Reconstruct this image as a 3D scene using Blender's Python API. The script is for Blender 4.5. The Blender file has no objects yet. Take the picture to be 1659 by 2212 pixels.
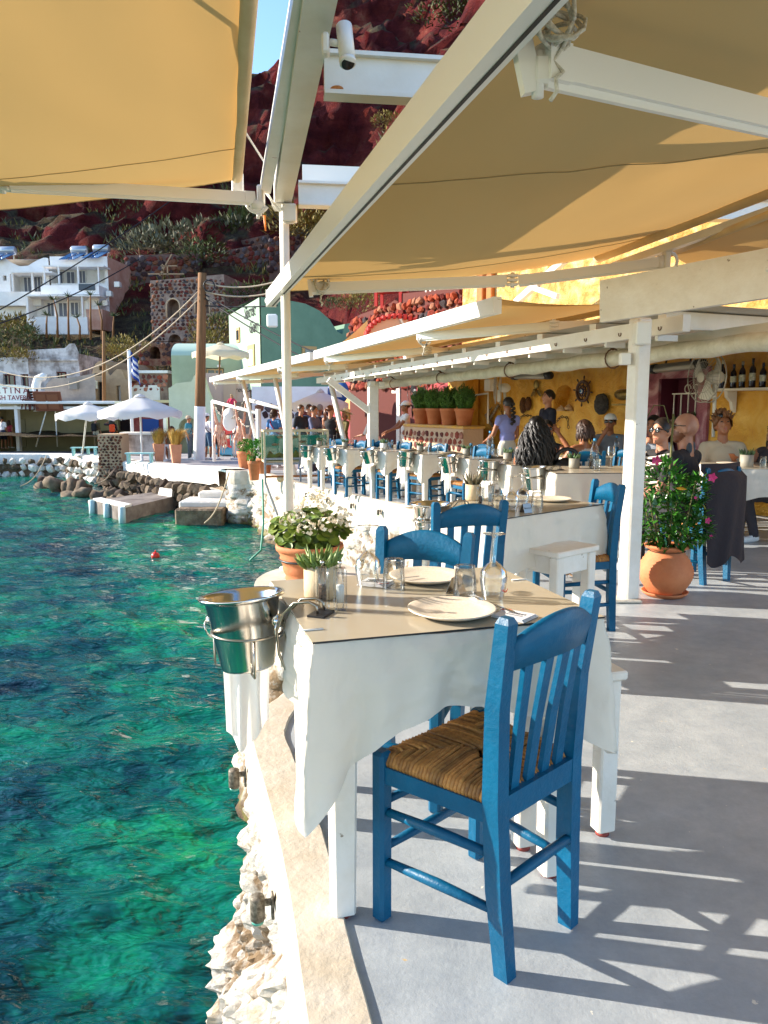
import bpy, bmesh, math, random
import numpy as np
from mathutils import Vector, Matrix, Quaternion, noise
R = math.radians
random.seed(7)
SC = bpy.context.scene
COL = SC.collection
# ---------------------------------------------------------------- camera
EYE = 1.36; FPX = 1660.0; CX, CY = 829.5, 1106.0; PITCH = R(7.89)
cam = bpy.data.cameras.new('camera'); camo = bpy.data.objects.new('camera', cam); COL.objects.link(camo)
cam.sensor_fit = 'VERTICAL'; cam.sensor_height = 36.0; cam.sensor_width = 27.0
cam.lens = 36.0 * FPX / 2212.0; cam.clip_end = 2000; cam.clip_start = 0.02
camo.location = (0, 0, EYE); camo.rotation_euler = (math.pi / 2 - PITCH, 0, 0)
SC.camera = camo
# ---------------------------------------------------------------- light
SUN_EL = R(22); SUN_DIR = Vector((-0.98 * math.cos(SUN_EL), 0.199 * math.cos(SUN_EL), math.sin(SUN_EL)))
w = bpy.data.worlds.new('World'); SC.world = w; w.use_nodes = True
nt = w.node_tree; nt.nodes.clear()
sky = nt.nodes.new('ShaderNodeTexSky'); sky.sky_type = 'NISHITA'; sky.sun_disc = False
sky.sun_elevation = SUN_EL; sky.sun_rotation = math.atan2(SUN_DIR.x, SUN_DIR.y)
sky.air_density = 1.0; sky.dust_density = 0.15; sky.ozone_density = 3.5; sky.altitude = 10
bg = nt.nodes.new('ShaderNodeBackground'); bg.inputs['Strength'].default_value = 0.15
wo = nt.nodes.new('ShaderNodeOutputWorld')
nt.links.new(sky.outputs[0], bg.inputs[0]); nt.links.new(bg.outputs[0], wo.inputs[0])
sl = bpy.data.lights.new('sun', 'SUN'); sl.energy = 4.3; sl.angle = R(0.5); sl.color = (1.0, 0.90, 0.77)
so = bpy.data.objects.new('sun', sl); COL.objects.link(so)
so.rotation_euler = (-SUN_DIR).to_track_quat('-Z', 'Y').to_euler()
SC.view_settings.view_transform = 'Standard'; SC.view_settings.look = 'None'
SC.view_settings.exposure = 1.5; SC.view_settings.gamma = 1.0
SC.cycles.max_bounces = 10; SC.cycles.transparent_max_bounces = 24
SC.cycles.sample_clamp_indirect = 6.0; SC.cycles.caustics_reflective = False; SC.cycles.caustics_refractive = False
# ---------------------------------------------------------------- helpers
def _ray(u, v):
    x = (u - CX) / FPX; y = (CY - v) / FPX
    return x, math.cos(PITCH) + y * math.sin(PITCH), -math.sin(PITCH) + y * math.cos(PITCH)
def G(u, v, z=0.0):
    x, y, k = _ray(u, v); t = (z - EYE) / k
    return Vector((x * t, y * t, z))
def AT(u, v, Y):
    x, y, k = _ray(u, v); t = Y / y
    return Vector((x * t, Y, EYE + k * t))
def V(*a): return Vector(a)
def lin(c): return c / 12.92 if c <= 0.04045 else ((c + 0.055) / 1.055) ** 2.4
def hx(s):
    s = s.lstrip('#'); return tuple(lin(int(s[i:i + 2], 16) / 255) for i in (0, 2, 4)) + (1.0,)
def rnd(a, b): return random.uniform(a, b)

MATS = {}
def mat(name, col, rough=0.6, metal=0.0, col2=None, nscale=4.0, contrast=0.5, detail=6, bump=0.0, bscale=30.0,
        spec=0.5, island=0.0, stretch=(1, 1, 1), sss=0, coat=0.0, world=False, bdist=0.02, fleck=None):
    if name in MATS: return MATS[name]
    m = bpy.data.materials.new(name); m.use_nodes = True; n = m.node_tree.nodes; l = m.node_tree.links
    p = n['Principled BSDF']; MATS[name] = m
    p.inputs['Roughness'].default_value = rough; p.inputs['Metallic'].default_value = metal
    p.inputs['Specular IOR Level'].default_value = spec; p.inputs['Coat Weight'].default_value = coat
    c1 = hx(col) if isinstance(col, str) else col
    p.inputs['Base Color'].default_value = c1
    src = None
    if col2 or bump or island:
        tc = n.new('ShaderNodeTexCoord'); mp = n.new('ShaderNodeMapping'); mp.inputs['Scale'].default_value = stretch
        if world:
            ge = n.new('ShaderNodeNewGeometry'); l.new(ge.outputs['Position'], mp.inputs[0])
        else: l.new(tc.outputs['Object'], mp.inputs[0])
    if col2:
        c2 = hx(col2) if isinstance(col2, str) else col2
        nz = n.new('ShaderNodeTexNoise'); nz.inputs['Scale'].default_value = nscale; nz.inputs['Detail'].default_value = detail
        nz.inputs['Roughness'].default_value = 0.65
        l.new(mp.outputs[0], nz.inputs['Vector'])
        rp = n.new('ShaderNodeValToRGB'); rp.color_ramp.elements[0].position = 0.5 - 0.25 * (1 - contrast) - 0.02
        rp.color_ramp.elements[1].position = 0.5 + 0.25 * (1 - contrast) + 0.02
        rp.color_ramp.elements[0].color = c1; rp.color_ramp.elements[1].color = c2
        l.new(nz.outputs['Fac'], rp.inputs[0]); src = rp.outputs[0]
    if island:
        g = n.new('ShaderNodeNewGeometry'); hs = n.new('ShaderNodeHueSaturation')
        mr = n.new('ShaderNodeMapRange'); mr.inputs[3].default_value = 1 - island; mr.inputs[4].default_value = 1 + island
        oi = n.new('ShaderNodeObjectInfo'); ad = n.new('ShaderNodeMath'); ad.operation = 'ADD'
        fr = n.new('ShaderNodeMath'); fr.operation = 'FRACT'
        l.new(g.outputs['Random Per Island'], ad.inputs[0]); l.new(oi.outputs['Random'], ad.inputs[1]); l.new(ad.outputs[0], fr.inputs[0])
        l.new(fr.outputs[0], mr.inputs[0]); l.new(mr.outputs[0], hs.inputs['Value'])
        if src: l.new(src, hs.inputs['Color'])
        else: hs.inputs['Color'].default_value = c1
        src = hs.outputs[0]
    if fleck:
        fz = n.new('ShaderNodeTexNoise'); fz.inputs['Scale'].default_value = fleck[1]; fz.inputs['Detail'].default_value = 4; l.new(mp.outputs[0], fz.inputs['Vector'])
        fr_ = n.new('ShaderNodeMapRange'); fr_.inputs[1].default_value = fleck[2]; fr_.inputs[2].default_value = fleck[2] + .03; l.new(fz.outputs['Fac'], fr_.inputs[0])
        fm_ = n.new('ShaderNodeMix'); fm_.data_type = 'RGBA'; l.new(fr_.outputs[0], fm_.inputs[0]); l.new(src, fm_.inputs[6]); fm_.inputs[7].default_value = hx(fleck[0]); src = fm_.outputs[2]
    if src: l.new(src, p.inputs['Base Color'])
    if bump:
        nb = n.new('ShaderNodeTexNoise'); nb.inputs['Scale'].default_value = bscale; nb.inputs['Detail'].default_value = 8
        nb.inputs['Roughness'].default_value = 0.6
        l.new(mp.outputs[0], nb.inputs['Vector'])
        bp = n.new('ShaderNodeBump'); bp.inputs['Strength'].default_value = bump; bp.inputs['Distance'].default_value = bdist
        l.new(nb.outputs['Fac'], bp.inputs['Height']); l.new(bp.outputs[0], p.inputs['Normal'])
    if sss:
        p.inputs['Subsurface Weight'].default_value = sss; p.inputs['Subsurface Radius'].default_value = (0.02, 0.008, 0.004)
    return m

def mat_glass(name, tint=(0.97, 0.98, 0.97, 1), rough=0.02, ior=1.45, boost=1.0):
    m = bpy.data.materials.new(name); m.use_nodes = True; n = m.node_tree.nodes; l = m.node_tree.links; n.clear()
    o = n.new('ShaderNodeOutputMaterial'); mx = n.new('ShaderNodeMixShader'); tr = n.new('ShaderNodeBsdfTransparent')
    gl = n.new('ShaderNodeBsdfGlossy'); fr = n.new('ShaderNodeFresnel'); fr.inputs[0].default_value = ior
    mu = n.new('ShaderNodeMath'); mu.operation = 'MULTIPLY'; mu.inputs[1].default_value = boost; mu.use_clamp = True; mi = n.new('ShaderNodeMath'); mi.operation = 'MINIMUM'; mi.inputs[1].default_value = .62
    tr.inputs[0].default_value = tint; gl.inputs['Roughness'].default_value = rough
    l.new(fr.outputs[0], mu.inputs[0]); l.new(mu.outputs[0], mi.inputs[0]); l.new(mi.outputs[0], mx.inputs[0]); l.new(tr.outputs[0], mx.inputs[1])
    l.new(gl.outputs[0], mx.inputs[2]); l.new(mx.outputs[0], o.inputs[0]); MATS[name] = m
    return m

def mat_fabric(name, col, transl=0.5, col2=None, rough=0.9, nscale=1.2, tcol=None, weave=0.15, crease=0):
    """woven cloth: diffuse front plus light coming through the weave"""
    m = bpy.data.materials.new(name); m.use_nodes = True; n = m.node_tree.nodes; l = m.node_tree.links; n.clear()
    o = n.new('ShaderNodeOutputMaterial'); mx = n.new('ShaderNodeMixShader'); d = n.new('ShaderNodeBsdfDiffuse'); t = n.new('ShaderNodeBsdfTranslucent')
    tc = n.new('ShaderNodeTexCoord'); nz = n.new('ShaderNodeTexNoise'); nz.inputs['Scale'].default_value = nscale; nz.inputs['Detail'].default_value = 5
    mp = n.new('ShaderNodeMapping'); mp.inputs['Scale'].default_value = (1, .35, 1)
    l.new(tc.outputs['Object'], mp.inputs[0]); l.new(mp.outputs[0], nz.inputs['Vector'])
    rp = n.new('ShaderNodeValToRGB'); rp.color_ramp.elements[0].position = .3; rp.color_ramp.elements[1].position = .7
    rp.color_ramp.elements[0].color = hx(col); rp.color_ramp.elements[1].color = hx(col2 or col)
    l.new(nz.outputs['Fac'], rp.inputs[0]); l.new(rp.outputs[0], d.inputs[0])
    if tcol: t.inputs[0].default_value = hx(tcol)
    else: l.new(rp.outputs[0], t.inputs[0])
    nb = n.new('ShaderNodeTexNoise'); nb.inputs['Scale'].default_value = 160; bp = n.new('ShaderNodeBump')
    bp.inputs['Strength'].default_value = weave; bp.inputs['Distance'].default_value = 0.004
    l.new(tc.outputs['Object'], nb.inputs['Vector']); l.new(nb.outputs['Fac'], bp.inputs['Height']); l.new(bp.outputs[0], d.inputs['Normal'])
    if crease:
        nc = n.new('ShaderNodeTexNoise'); nc.inputs['Scale'].default_value = 3.5; nc.inputs['Distortion'].default_value = 1.2; nc.inputs['Detail'].default_value = 3; b2 = n.new('ShaderNodeBump'); b2.inputs['Strength'].default_value = crease; b2.inputs['Distance'].default_value = .05
        l.new(tc.outputs['Object'], nc.inputs['Vector']); l.new(nc.outputs['Fac'], b2.inputs['Height']); l.new(b2.outputs[0], bp.inputs['Normal'])
    mx.inputs[0].default_value = transl
    l.new(d.outputs[0], mx.inputs[1]); l.new(t.outputs[0], mx.inputs[2]); l.new(mx.outputs[0], o.inputs[0]); MATS[name] = m
    return m

class MB:
    """collects faces for ONE mesh object"""
    def __init__(s): s.v = []; s.f = []; s.mi = []; s.M = Matrix.Identity(4); s.m = 0; s.sm = []
    def add(s, vs, fs, smooth=False):
        b = len(s.v); s.v += [tuple(s.M @ Vector(p)) for p in vs]
        for f in fs: s.f.append([b + i for i in f]); s.mi.append(s.m); s.sm.append(smooth)
        return s
    def hexa(s, lo, hi): return s.add(list(lo) + list(hi), [(3, 2, 1, 0), (4, 5, 6, 7), (0, 1, 5, 4), (1, 2, 6, 5), (2, 3, 7, 6), (3, 0, 4, 7)])
    def box(s, c, size, bev=0.0):
        x, y, z = c; a, b, h = size[0] / 2, size[1] / 2, size[2] / 2
        if bev <= 0:
            q = [(-a, -b), (a, -b), (a, b), (-a, b)]
            return s.hexa([(x + p, y + r, z - h) for p, r in q], [(x + p, y + r, z + h) for p, r in q])
        e = min(bev, a * .9, b * .9, h * .9)
        def ring(i, zz): return [(x + p, y + r, z + zz) for p, r in ((-a + i, -b + e), (-a + e, -b + i), (a - e, -b + i), (a - i, -b + e), (a - i, b - e), (a - e, b - i), (-a + e, b - i), (-a + i, b - e))]
        rs = [ring(e, -h), ring(0, -h + e), ring(0, h - e), ring(e, h)]
        vs = sum(rs, []); fs = [tuple(range(7, -1, -1)), tuple(range(24, 32))]
        for k in range(3):
            for i in range(8): j = (i + 1) % 8; fs.append((k * 8 + i, k * 8 + j, k * 8 + 8 + j, k * 8 + 8 + i))
        return s.add(vs, fs)
    def bar(s, a, b, w, h=None, up=(0, 0, 1), w2=None, h2=None):
        """square bar from a to b; w across, h along up"""
        a, b = Vector(a), Vector(b); h = h or w; w2 = w2 or w; h2 = h2 or h
        d = (b - a).normalized(); up = Vector(up)
        if abs(d.dot(up)) > .99: up = Vector((0, 1, 0))
        r = d.cross(up).normalized(); u = r.cross(d).normalized()
        lo = [a + r * (p * w / 2) + u * (q * h / 2) for p, q in ((-1, -1), (1, -1), (1, 1), (-1, 1))]
        hi = [b + r * (p * w2 / 2) + u * (q * h2 / 2) for p, q in ((-1, -1), (1, -1), (1, 1), (-1, 1))]
        return s.hexa(lo, hi)
    def tube(s, pts, r, seg=8, caps=True, closed=False, smooth=True, flat=None):
        pts = [Vector(p) for p in pts]; n = len(pts)
        rr = r if hasattr(r, '__len__') else [r] * n
        tang = []
        for i in range(n):
            a = pts[(i - 1) % n] if (closed or i) else pts[0]; b = pts[(i + 1) % n] if (closed or i < n - 1) else pts[-1]
            t = b - a; tang.append(t.normalized() if t.length > 1e-9 else Vector((0, 0, 1)))
        up = Vector((0, 0, 1)) if abs(tang[0].z) < .9 else Vector((1, 0, 0))
        x = tang[0].cross(up).normalized(); vs = []
        for i in range(n):
            t = tang[i]; x = (x - t * x.dot(t)); x = x.normalized() if x.length > 1e-6 else t.orthogonal().normalized(); y = t.cross(x)
            for k in range(seg):
                a = 2 * math.pi * k / seg; vs.append(pts[i] + (x * math.cos(a) + y * (math.sin(a) * (flat or 1))) * rr[i])
        fs = []
        for i in range(n if closed else n - 1):
            j = (i + 1) % n
            for k in range(seg): q = (k + 1) % seg; fs.append((i * seg + k, i * seg + q, j * seg + q, j * seg + k))
        if caps and not closed: fs += [tuple(range(seg - 1, -1, -1)), tuple((n - 1) * seg + k for k in range(seg))]
        return s.add(vs, fs, smooth)
    def lathe(s, prof, seg=24, c=(0, 0, 0), smooth=True, wob=0):
        vs = []; fs = []; n = len(prof); c = Vector(c)
        for r, z in prof:
            for k in range(seg):
                a = 2 * math.pi * k / seg; q = r * (1 + wob * math.sin(3 * a + z * 9)); vs.append(c + Vector((q * math.cos(a), q * math.sin(a), z)))
        for i in range(n - 1):
            for k in range(seg): q = (k + 1) % seg; fs.append((i * seg + k, i * seg + q, (i + 1) * seg + q, (i + 1) * seg + k))
        if prof[0][0] > 1e-5: fs.append(tuple(range(seg - 1, -1, -1)))
        if prof[-1][0] > 1e-5: fs.append(tuple((n - 1) * seg + k for k in range(seg)))
        return s.add(vs, fs, smooth)
    def pipe_lathe(s, prof, seg=24, c=(0, 0, 0)):
        """closed-profile lathe (open vessels with thickness): no caps"""
        vs = []; fs = []; n = len(prof); c = Vector(c)
        for r, z in prof:
            for k in range(seg): a = 2 * math.pi * k / seg; vs.append(c + Vector((r * math.cos(a), r * math.sin(a), z)))
        for i in range(n - 1):
            for k in range(seg): q = (k + 1) % seg; fs.append((i * seg + k, i * seg + q, (i + 1) * seg + q, (i + 1) * seg + k))
        return s.add(vs, fs, True)
    def grid(s, fn, nu, nv, smooth=True):
        vs = [fn(i / nu, j / nv) for j in range(nv + 1) for i in range(nu + 1)]
        fs = [(j * (nu + 1) + i, j * (nu + 1) + i + 1, (j + 1) * (nu + 1) + i + 1, (j + 1) * (nu + 1) + i) for j in range(nv) for i in range(nu)]
        return s.add(vs, fs, smooth)
    def prism(s, poly, vec, smooth=False):
        """polygon (3d points) extruded by vec"""
        n = len(poly); vec = Vector(vec); a = [Vector(p) for p in poly]; b = [p + vec for p in a]
        fs = [tuple(range(n)), tuple(range(2 * n - 1, n - 1, -1))] + [(i + n, (i + 1) % n + n, (i + 1) % n, i) for i in range(n)]
        return s.add(a + b, fs, smooth)
    def quad(s, a, b, c, d): return s.add([a, b, c, d], [(0, 1, 2, 3)])
    def ell(s, c, r, seg=10, rings=7, rot=None, jit=0.0, smooth=True):
        c = Vector(c); q = rot or Matrix.Identity(3); vs = []
        for i in range(1, rings):
            a = math.pi * i / rings
            for k in range(seg):
                b = 2 * math.pi * k / seg; j = 1 + rnd(-jit, jit)
                vs.append(c + q @ Vector((r[0] * math.sin(a) * math.cos(b) * j, r[1] * math.sin(a) * math.sin(b) * j, r[2] * math.cos(a) * j)))
        vs += [c + q @ Vector((0, 0, r[2])), c + q @ Vector((0, 0, -r[2]))]; t = len(vs) - 2
        fs = [(i * seg + k, (i + 1) * seg + k, (i + 1) * seg + (k + 1) % seg, i * seg + (k + 1) % seg) for i in range(rings - 2) for k in range(seg)]
        fs += [(t, k, (k + 1) % seg) for k in range(seg)] + [(t + 1, (rings - 2) * seg + (k + 1) % seg, (rings - 2) * seg + k) for k in range(seg)]
        return s.add(vs, fs, smooth)
    def mesh(s, name, mats):
        me = bpy.data.meshes.new(name); me.from_pydata(s.v, [], s.f)
        for m in (mats if isinstance(mats, (list, tuple)) else [mats]): me.materials.append(m)
        me.polygons.foreach_set('material_index', s.mi); me.polygons.foreach_set('use_smooth', s.sm); me.update()
        return me
    def build(s, name, mats, parent=None, loc=None, rz=0.0, fix=True):
        me = s.mesh(name, mats)
        if fix:
            bm = bmesh.new(); bm.from_mesh(me); bmesh.ops.recalc_face_normals(bm, faces=bm.faces); bm.to_mesh(me); bm.free()
        return link(name, me, parent, loc, rz)

def link(name, me, parent=None, loc=None, rz=0.0):
    o = bpy.data.objects.new(name, me); COL.objects.link(o)
    if parent: o.parent = parent
    if loc is not None: o.location = loc
    if rz: o.rotation_euler = (0, 0, rz)
    return o
def tag(o, label=None, cat=None, group=None, kind=None):
    if label: o['label'] = label
    if cat: o['category'] = cat
    if group: o['group'] = group
    if kind: o['kind'] = kind
    return o
def thing(name, label, cat, loc=(0, 0, 0), rz=0.0, group=None):
    o = bpy.data.objects.new(name, None); COL.objects.link(o); o.location = loc; o.rotation_euler = (0, 0, rz); o.empty_display_size = .1
    return tag(o, label, cat, group)
def copy_tree(o, loc=None, rz=None, label=None, parent=None, scale=None):
    c = o.copy(); COL.objects.link(c); c.parent = parent
    if loc is not None: c.location = loc
    if rz is not None: c.rotation_euler = (0, 0, rz)
    if label: c['label'] = label
    if scale: c.scale = (scale,) * 3
    for ch in o.children: copy_tree(ch, parent=c)
    return c
def one(mb, name, m, label, cat, group=None, loc=None, rz=0.0, kind=None):
    """a thing that is one mesh"""
    return tag(mb.build(name, m, None, loc, rz), label, cat, group, kind)
def fbm(x, y, z=0.0, o=4): return noise.fractal(Vector((x, y, z)), 0.8, 2.1, o)
def smoothstep(a, b, x):
    t = min(1, max(0, (x - a) / (b - a))); return t * t * (3 - 2 * t)
def interp(tab, x):
    if x <= tab[0][0]: return tab[0][1]
    for (a, p), (b, q) in zip(tab, tab[1:]):
        if x <= b: return p + (q - p) * (x - a) / (b - a)
    return tab[-1][1]
def arc(c, r, a0, a1, n, ax=Vector((1, 0, 0)), ay=Vector((0, 0, 1))):
    return [Vector(c) + ax * (r * math.cos(R(a0 + (a1 - a0) * i / n))) + ay * (r * math.sin(R(a0 + (a1 - a0) * i / n))) for i in range(n + 1)]
def rot_to(d):
    return Vector((0, 0, 1)).rotation_difference(Vector(d).normalized()).to_matrix()

# stone prototypes (about 20 to 80 faces each) shared by every stone object
def stone_proto(seed, sub=1, rough=.28, flat=True):
    bm = bmesh.new(); bmesh.ops.create_icosphere(bm, subdivisions=sub, radius=.5)
    for v in bm.verts:
        n_ = noise.noise(v.co * 2.3 + Vector((seed * 7.3, 0, 0))); v.co *= 1 + rough * n_ * 2
        v.co += Vector((rnd(-1, 1), rnd(-1, 1), rnd(-1, 1))) * .05 * rough
        v.co.x *= .9; v.co.z *= .95
    me = bpy.data.meshes.new('stone'); bm.to_mesh(me); bm.free()
    for p in me.polygons: p.use_smooth = not flat
    return me
_protos = {}
def stone_mesh(m, k, sub=1, flat=True):
    key = (m.name, k, sub, flat)
    if key not in _protos:
        me = stone_proto(k, sub, .3, flat); me.materials.append(m); _protos[key] = me
    return _protos[key]
def rubble(parent, o, ux, uz, W, Hh, size, mats, limit=200, depth=.5, skip=None, sub=1, jit=.3, name='stone', flat=True, asp=1.15, fill=1.12):
    """courses of rough stones standing proud of a wall face; o = lower-left corner, ux along, uz up"""
    o = Vector(o); ux = Vector(ux).normalized(); uz = Vector(uz).normalized(); n = ux.cross(uz).normalized()
    base = Matrix((ux, n, uz)).transposed(); cells = []; z = size * .5; row = 0
    while z < Hh:
        x = size * (.3 + .5 * (row % 2))
        while x < W:
            s_ = size * rnd(.72, 1.25); px = x + rnd(-jit, jit) * size * .3; pz = z + rnd(-jit, jit) * size * .3
            if not skip or not skip(px, pz): cells.append((px, pz, s_))
            x += size * asp * rnd(.85, 1.15)
        z += size * .86; row += 1
    random.shuffle(cells); rest = MB(); nrest = 0
    for i, (px, pz, s_) in enumerate(cells):
        m = random.choice(mats); me = stone_mesh(m, random.randrange(7), sub, flat)
        q = base @ Matrix.Rotation(rnd(-.5, .5), 3, 'Y') @ Matrix.Rotation(rnd(-.3, .3) + random.choice((0, math.pi)), 3, 'Z')
        sc = Vector((s_ * fill * rnd(.95, 1.25), s_ * depth * 2 * rnd(.7, 1.1), s_ * fill * rnd(.8, 1.0)))
        p = o + ux * px + uz * pz
        mt = Matrix.Translation(p) @ q.to_4x4() @ Matrix.Diagonal(sc.to_4d())
        if i < limit:
            ob = bpy.data.objects.new(name, me); COL.objects.link(ob); ob.parent = parent; ob.matrix_local = mt
        else:
            rest.m = mats.index(m); rest.M = mt; rest.add([v.co for v in me.vertices], [tuple(f.vertices) for f in me.polygons], not flat); nrest += 1
    if nrest: rest.M = Matrix.Identity(4); tag(rest.build(name + 's_beyond', mats, parent, fix=False), kind='stuff')
# ---------------------------------------------------------------- shared materials
WHITE = mat('white_paint', '#e9e4da', .5, col2='#d8cfc0', nscale=3, contrast=.1, bump=.12, bscale=25)
WPOST = mat('white_post_paint', '#efeae2', .45, col2='#ddd3c4', nscale=6, contrast=.1, bump=.15, bscale=40, fleck=('#8a7a66', 22, .71))
STEEL = mat('white_steel', '#ebe8e1', .38, col2='#d9d2c4', nscale=2.5, contrast=.15, bump=.06, bscale=60, fleck=('#9a6a42', 9, .72))
ALU = mat('white_aluminium', '#e9e5dc', .3)
DARK = mat('dark_gap', '#1c1a18', .6)
RUST = mat('rust', '#8a4a1e', .8, col2='#c87f3c', nscale=30)
BLUE = mat('blue_chair_paint', '#005c80', .4, col2='#00496a', nscale=9, contrast=.1, bump=.2, bscale=45, island=.07, spec=.3, fleck=('#3f7f98', 30, .75))
RUSH = mat('rush', '#c08744', .6, col2='#8a5624', nscale=60, contrast=.3, island=.38, bump=.3, bscale=120, bdist=.003)
CHROME = mat('polished_steel', '#d4d2cd', .16, 1.0, bump=.02, bscale=40)
WIRE = mat('wire_steel', '#a59c8e', .28, 1.0)
TERRA = mat('terracotta', '#b8683d', .75, col2='#cb8154', nscale=6, contrast=.2, bump=.2, bscale=30)
TERRA2 = mat('terracotta_pale', '#b4785a', .8, col2='#c08a6a', nscale=5, contrast=.2, bump=.2, bscale=30)
SOIL = mat('soil', '#3a2a1e', .95, bump=.8, bscale=60)
CLOTH = mat_fabric('white_tablecloth', '#ece6dc', .2, '#e6dccb', crease=.5)
LINEN = mat_fabric('white_napkin', '#f4f0ea', .25)
VINYL = mat('beige_table_cover', '#b3a994', .2, col2='#aca08a', nscale=2, contrast=.1, spec=.55)
GLASS = mat_glass('clear_glass', (.98, .985, .98, 1), boost=1.25)
WATERGL = mat_glass('bottle_water', (0.92, .95, .97, 1), .02, 1.33, 1.2)
CERAM = mat('speckled_ceramic', '#e6d9c6', .35, col2='#d9c8b0', nscale=160, contrast=.6)
BLACK = mat('black_plastic', '#17161a', .45)
POTCR = mat('cream_pot', '#cbb694', .7, col2='#bda580', nscale=14, bump=.15, bscale=60)
# ================================================================ ground, kerb, sea wall, water
WATER_Z = -1.7
ZF = [(0, 0), (7, 0), (9.8, -.05), (12.5, -.1), (15.8, -.2), (19.5, -.3), (23.5, -.5), (27, -.6), (30, -.72), (36, -.75), (90, -.75)]
def zf(y): return interp(ZF, y)
def GF(u, v):
    y = 10.0
    for _ in range(30): p = G(u, v, zf(y)); y = y * .5 + p.y * .5
    return G(u, v, zf(y))
# outer edge of the terrace and quay, from under the camera to the far left
EDGE = [(.62, -2.0), (.30, -.6), (.07, .4), (-.176, 1.504), (-.257, 1.909), (-.356, 2.31), (-.52, 2.871), (-.57, 3.06), (-.556, 3.303), (-.46, 3.52),
        (-.36, 4.2), (-.33, 5.0), (-.2, 5.3), (.3, 5.6), (.75, 6.3), (.98, 7.4), (1.02, 8.5), (.82, 9.3), (.5, 9.9)]
for u, v in ((903, 1099), (809, 1080.5), (731, 1065), (638, 1044), (590, 1030), (558, 1018)):
    p = GF(u, v); EDGE.append((p.x, p.y))
EDGE += [(-3.95, 19.6), (-4.15, 20.2)]
QUAY = [EDGE[-1], (-4.6, 21.6), (-6.3, 23.4), (-7.65, 25.5), (-9.2, 27.0), (-10.6, 30.2), (-13.5, 33.2), (-17, 33.6), (-24, 34.2), (-60, 36)]
def resample(pl, step):
    out = []; acc = 0.0
    for (a, b) in zip(pl, pl[1:]):
        a, b = Vector(a), Vector(b); L = (b - a).length; n = max(1, int(round(L / step(a.y) if callable(step) else L / step)))
        out += [a + (b - a) * (i / n) for i in range(n)]
    return out + [Vector(pl[-1])]
def smooth_poly(pl, it=2):
    p = [Vector(q) for q in pl]
    for _ in range(it):
        q = [p[0]]
        for a, b in zip(p, p[1:]): q += [a * .75 + b * .25, a * .25 + b * .75]
        p = q + [p[-1]]
    return p
EDGE_S = smooth_poly(EDGE, 2)
EDGE_R = resample(EDGE_S, lambda y: .035 if y < 4.5 else (.06 if y < 12 else .14))
def left_normals(pl):
    out = []
    for i in range(len(pl)):
        a = pl[max(0, i - 2)]; b = pl[min(len(pl) - 1, i + 2)]; d = (b - a).normalized(); out.append(Vector((-d.y, d.x)))
    return out
NRM = left_normals(EDGE_R)

def floor_sheet(pl, name, m, right=32.0, inset=0.0):
    mb = MB(); vs = []; fs = []
    ln = left_normals(pl); cols = [0, .12, .3, .6, 1.0]
    for p, n in zip(pl, ln):
        q = p - n * inset
        for c in cols: x = q.x + (right - q.x) * c ** 1.6; vs.append((x, q.y, zf(q.y)))
    k = len(cols)
    for i in range(len(pl) - 1):
        for j in range(k - 1): fs.append((i * k + j, i * k + j + 1, (i + 1) * k + j + 1, (i + 1) * k + j))
    mb.add(vs, fs); o = mb.build(name, m); return tag(o, kind='structure')

def floor_mat():
    m = bpy.data.materials.new('painted_concrete'); m.use_nodes = True; n = m.node_tree.nodes; l = m.node_tree.links; p = n['Principled BSDF']
    ge = n.new('ShaderNodeNewGeometry')
    def nz(s, d, r=.6):
        t = n.new('ShaderNodeTexNoise'); t.inputs['Scale'].default_value = s; t.inputs['Detail'].default_value = d; t.inputs['Roughness'].default_value = r
        l.new(ge.outputs['Position'], t.inputs['Vector']); return t
    def ramp(src, a, b, ca, cb):
        r = n.new('ShaderNodeValToRGB'); r.color_ramp.elements[0].position = a; r.color_ramp.elements[1].position = b
        r.color_ramp.elements[0].color = ca; r.color_ramp.elements[1].color = cb; l.new(src, r.inputs[0]); return r
    r1 = ramp(nz(1.3, 8).outputs[0], .35, .68, hx('#9aa2a8'), hx('#b2b7ba'))
    r2 = ramp(nz(9, 10, .78).outputs[0], .3, .72, (.72, .73, .75, 1), (1.1, 1.08, 1.04, 1))
    mx = n.new('ShaderNodeMix'); mx.data_type = 'RGBA'; mx.blend_type = 'MULTIPLY'; mx.inputs[0].default_value = 1
    l.new(r1.outputs[0], mx.inputs[6]); l.new(r2.outputs[0], mx.inputs[7])
    # flakes of the older ochre and cream coats
    sp = ramp(nz(4.5, 5, .55).outputs[0], .7, .71, (0, 0, 0, 1), (1, 1, 1, 1))
    m2 = n.new('ShaderNodeMix'); m2.data_type = 'RGBA'; l.new(sp.outputs[0], m2.inputs[0]); l.new(mx.outputs[2], m2.inputs[6]); m2.inputs[7].default_value = hx('#c9ad7c')
    sp2 = ramp(nz(24, 3, .5).outputs[0], .735, .745, (0, 0, 0, 1), (1, 1, 1, 1))
    m3 = n.new('ShaderNodeMix'); m3.data_type = 'RGBA'; l.new(sp2.outputs[0], m3.inputs[0]); l.new(m2.outputs[2], m3.inputs[6]); m3.inputs[7].default_value = hx('#d9d4c4')
    l.new(m3.outputs[2], p.inputs['Base Color'])
    rr = ramp(nz(3, 6).outputs[0], .3, .7, (.3, .3, .3, 1), (.55, .55, .55, 1)); l.new(rr.outputs[0], p.inputs['Roughness'])
    b = n.new('ShaderNodeBump'); b.inputs['Strength'].default_value = .35; b.inputs['Distance'].default_value = .006
    l.new(nz(55, 9, .7).outputs[0], b.inputs['Height']); l.new(b.outputs[0], p.inputs['Normal'])
    return m
FLOOR = floor_mat()
floor_sheet(EDGE_R, 'terrace_floor', FLOOR, inset=.02)
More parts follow.
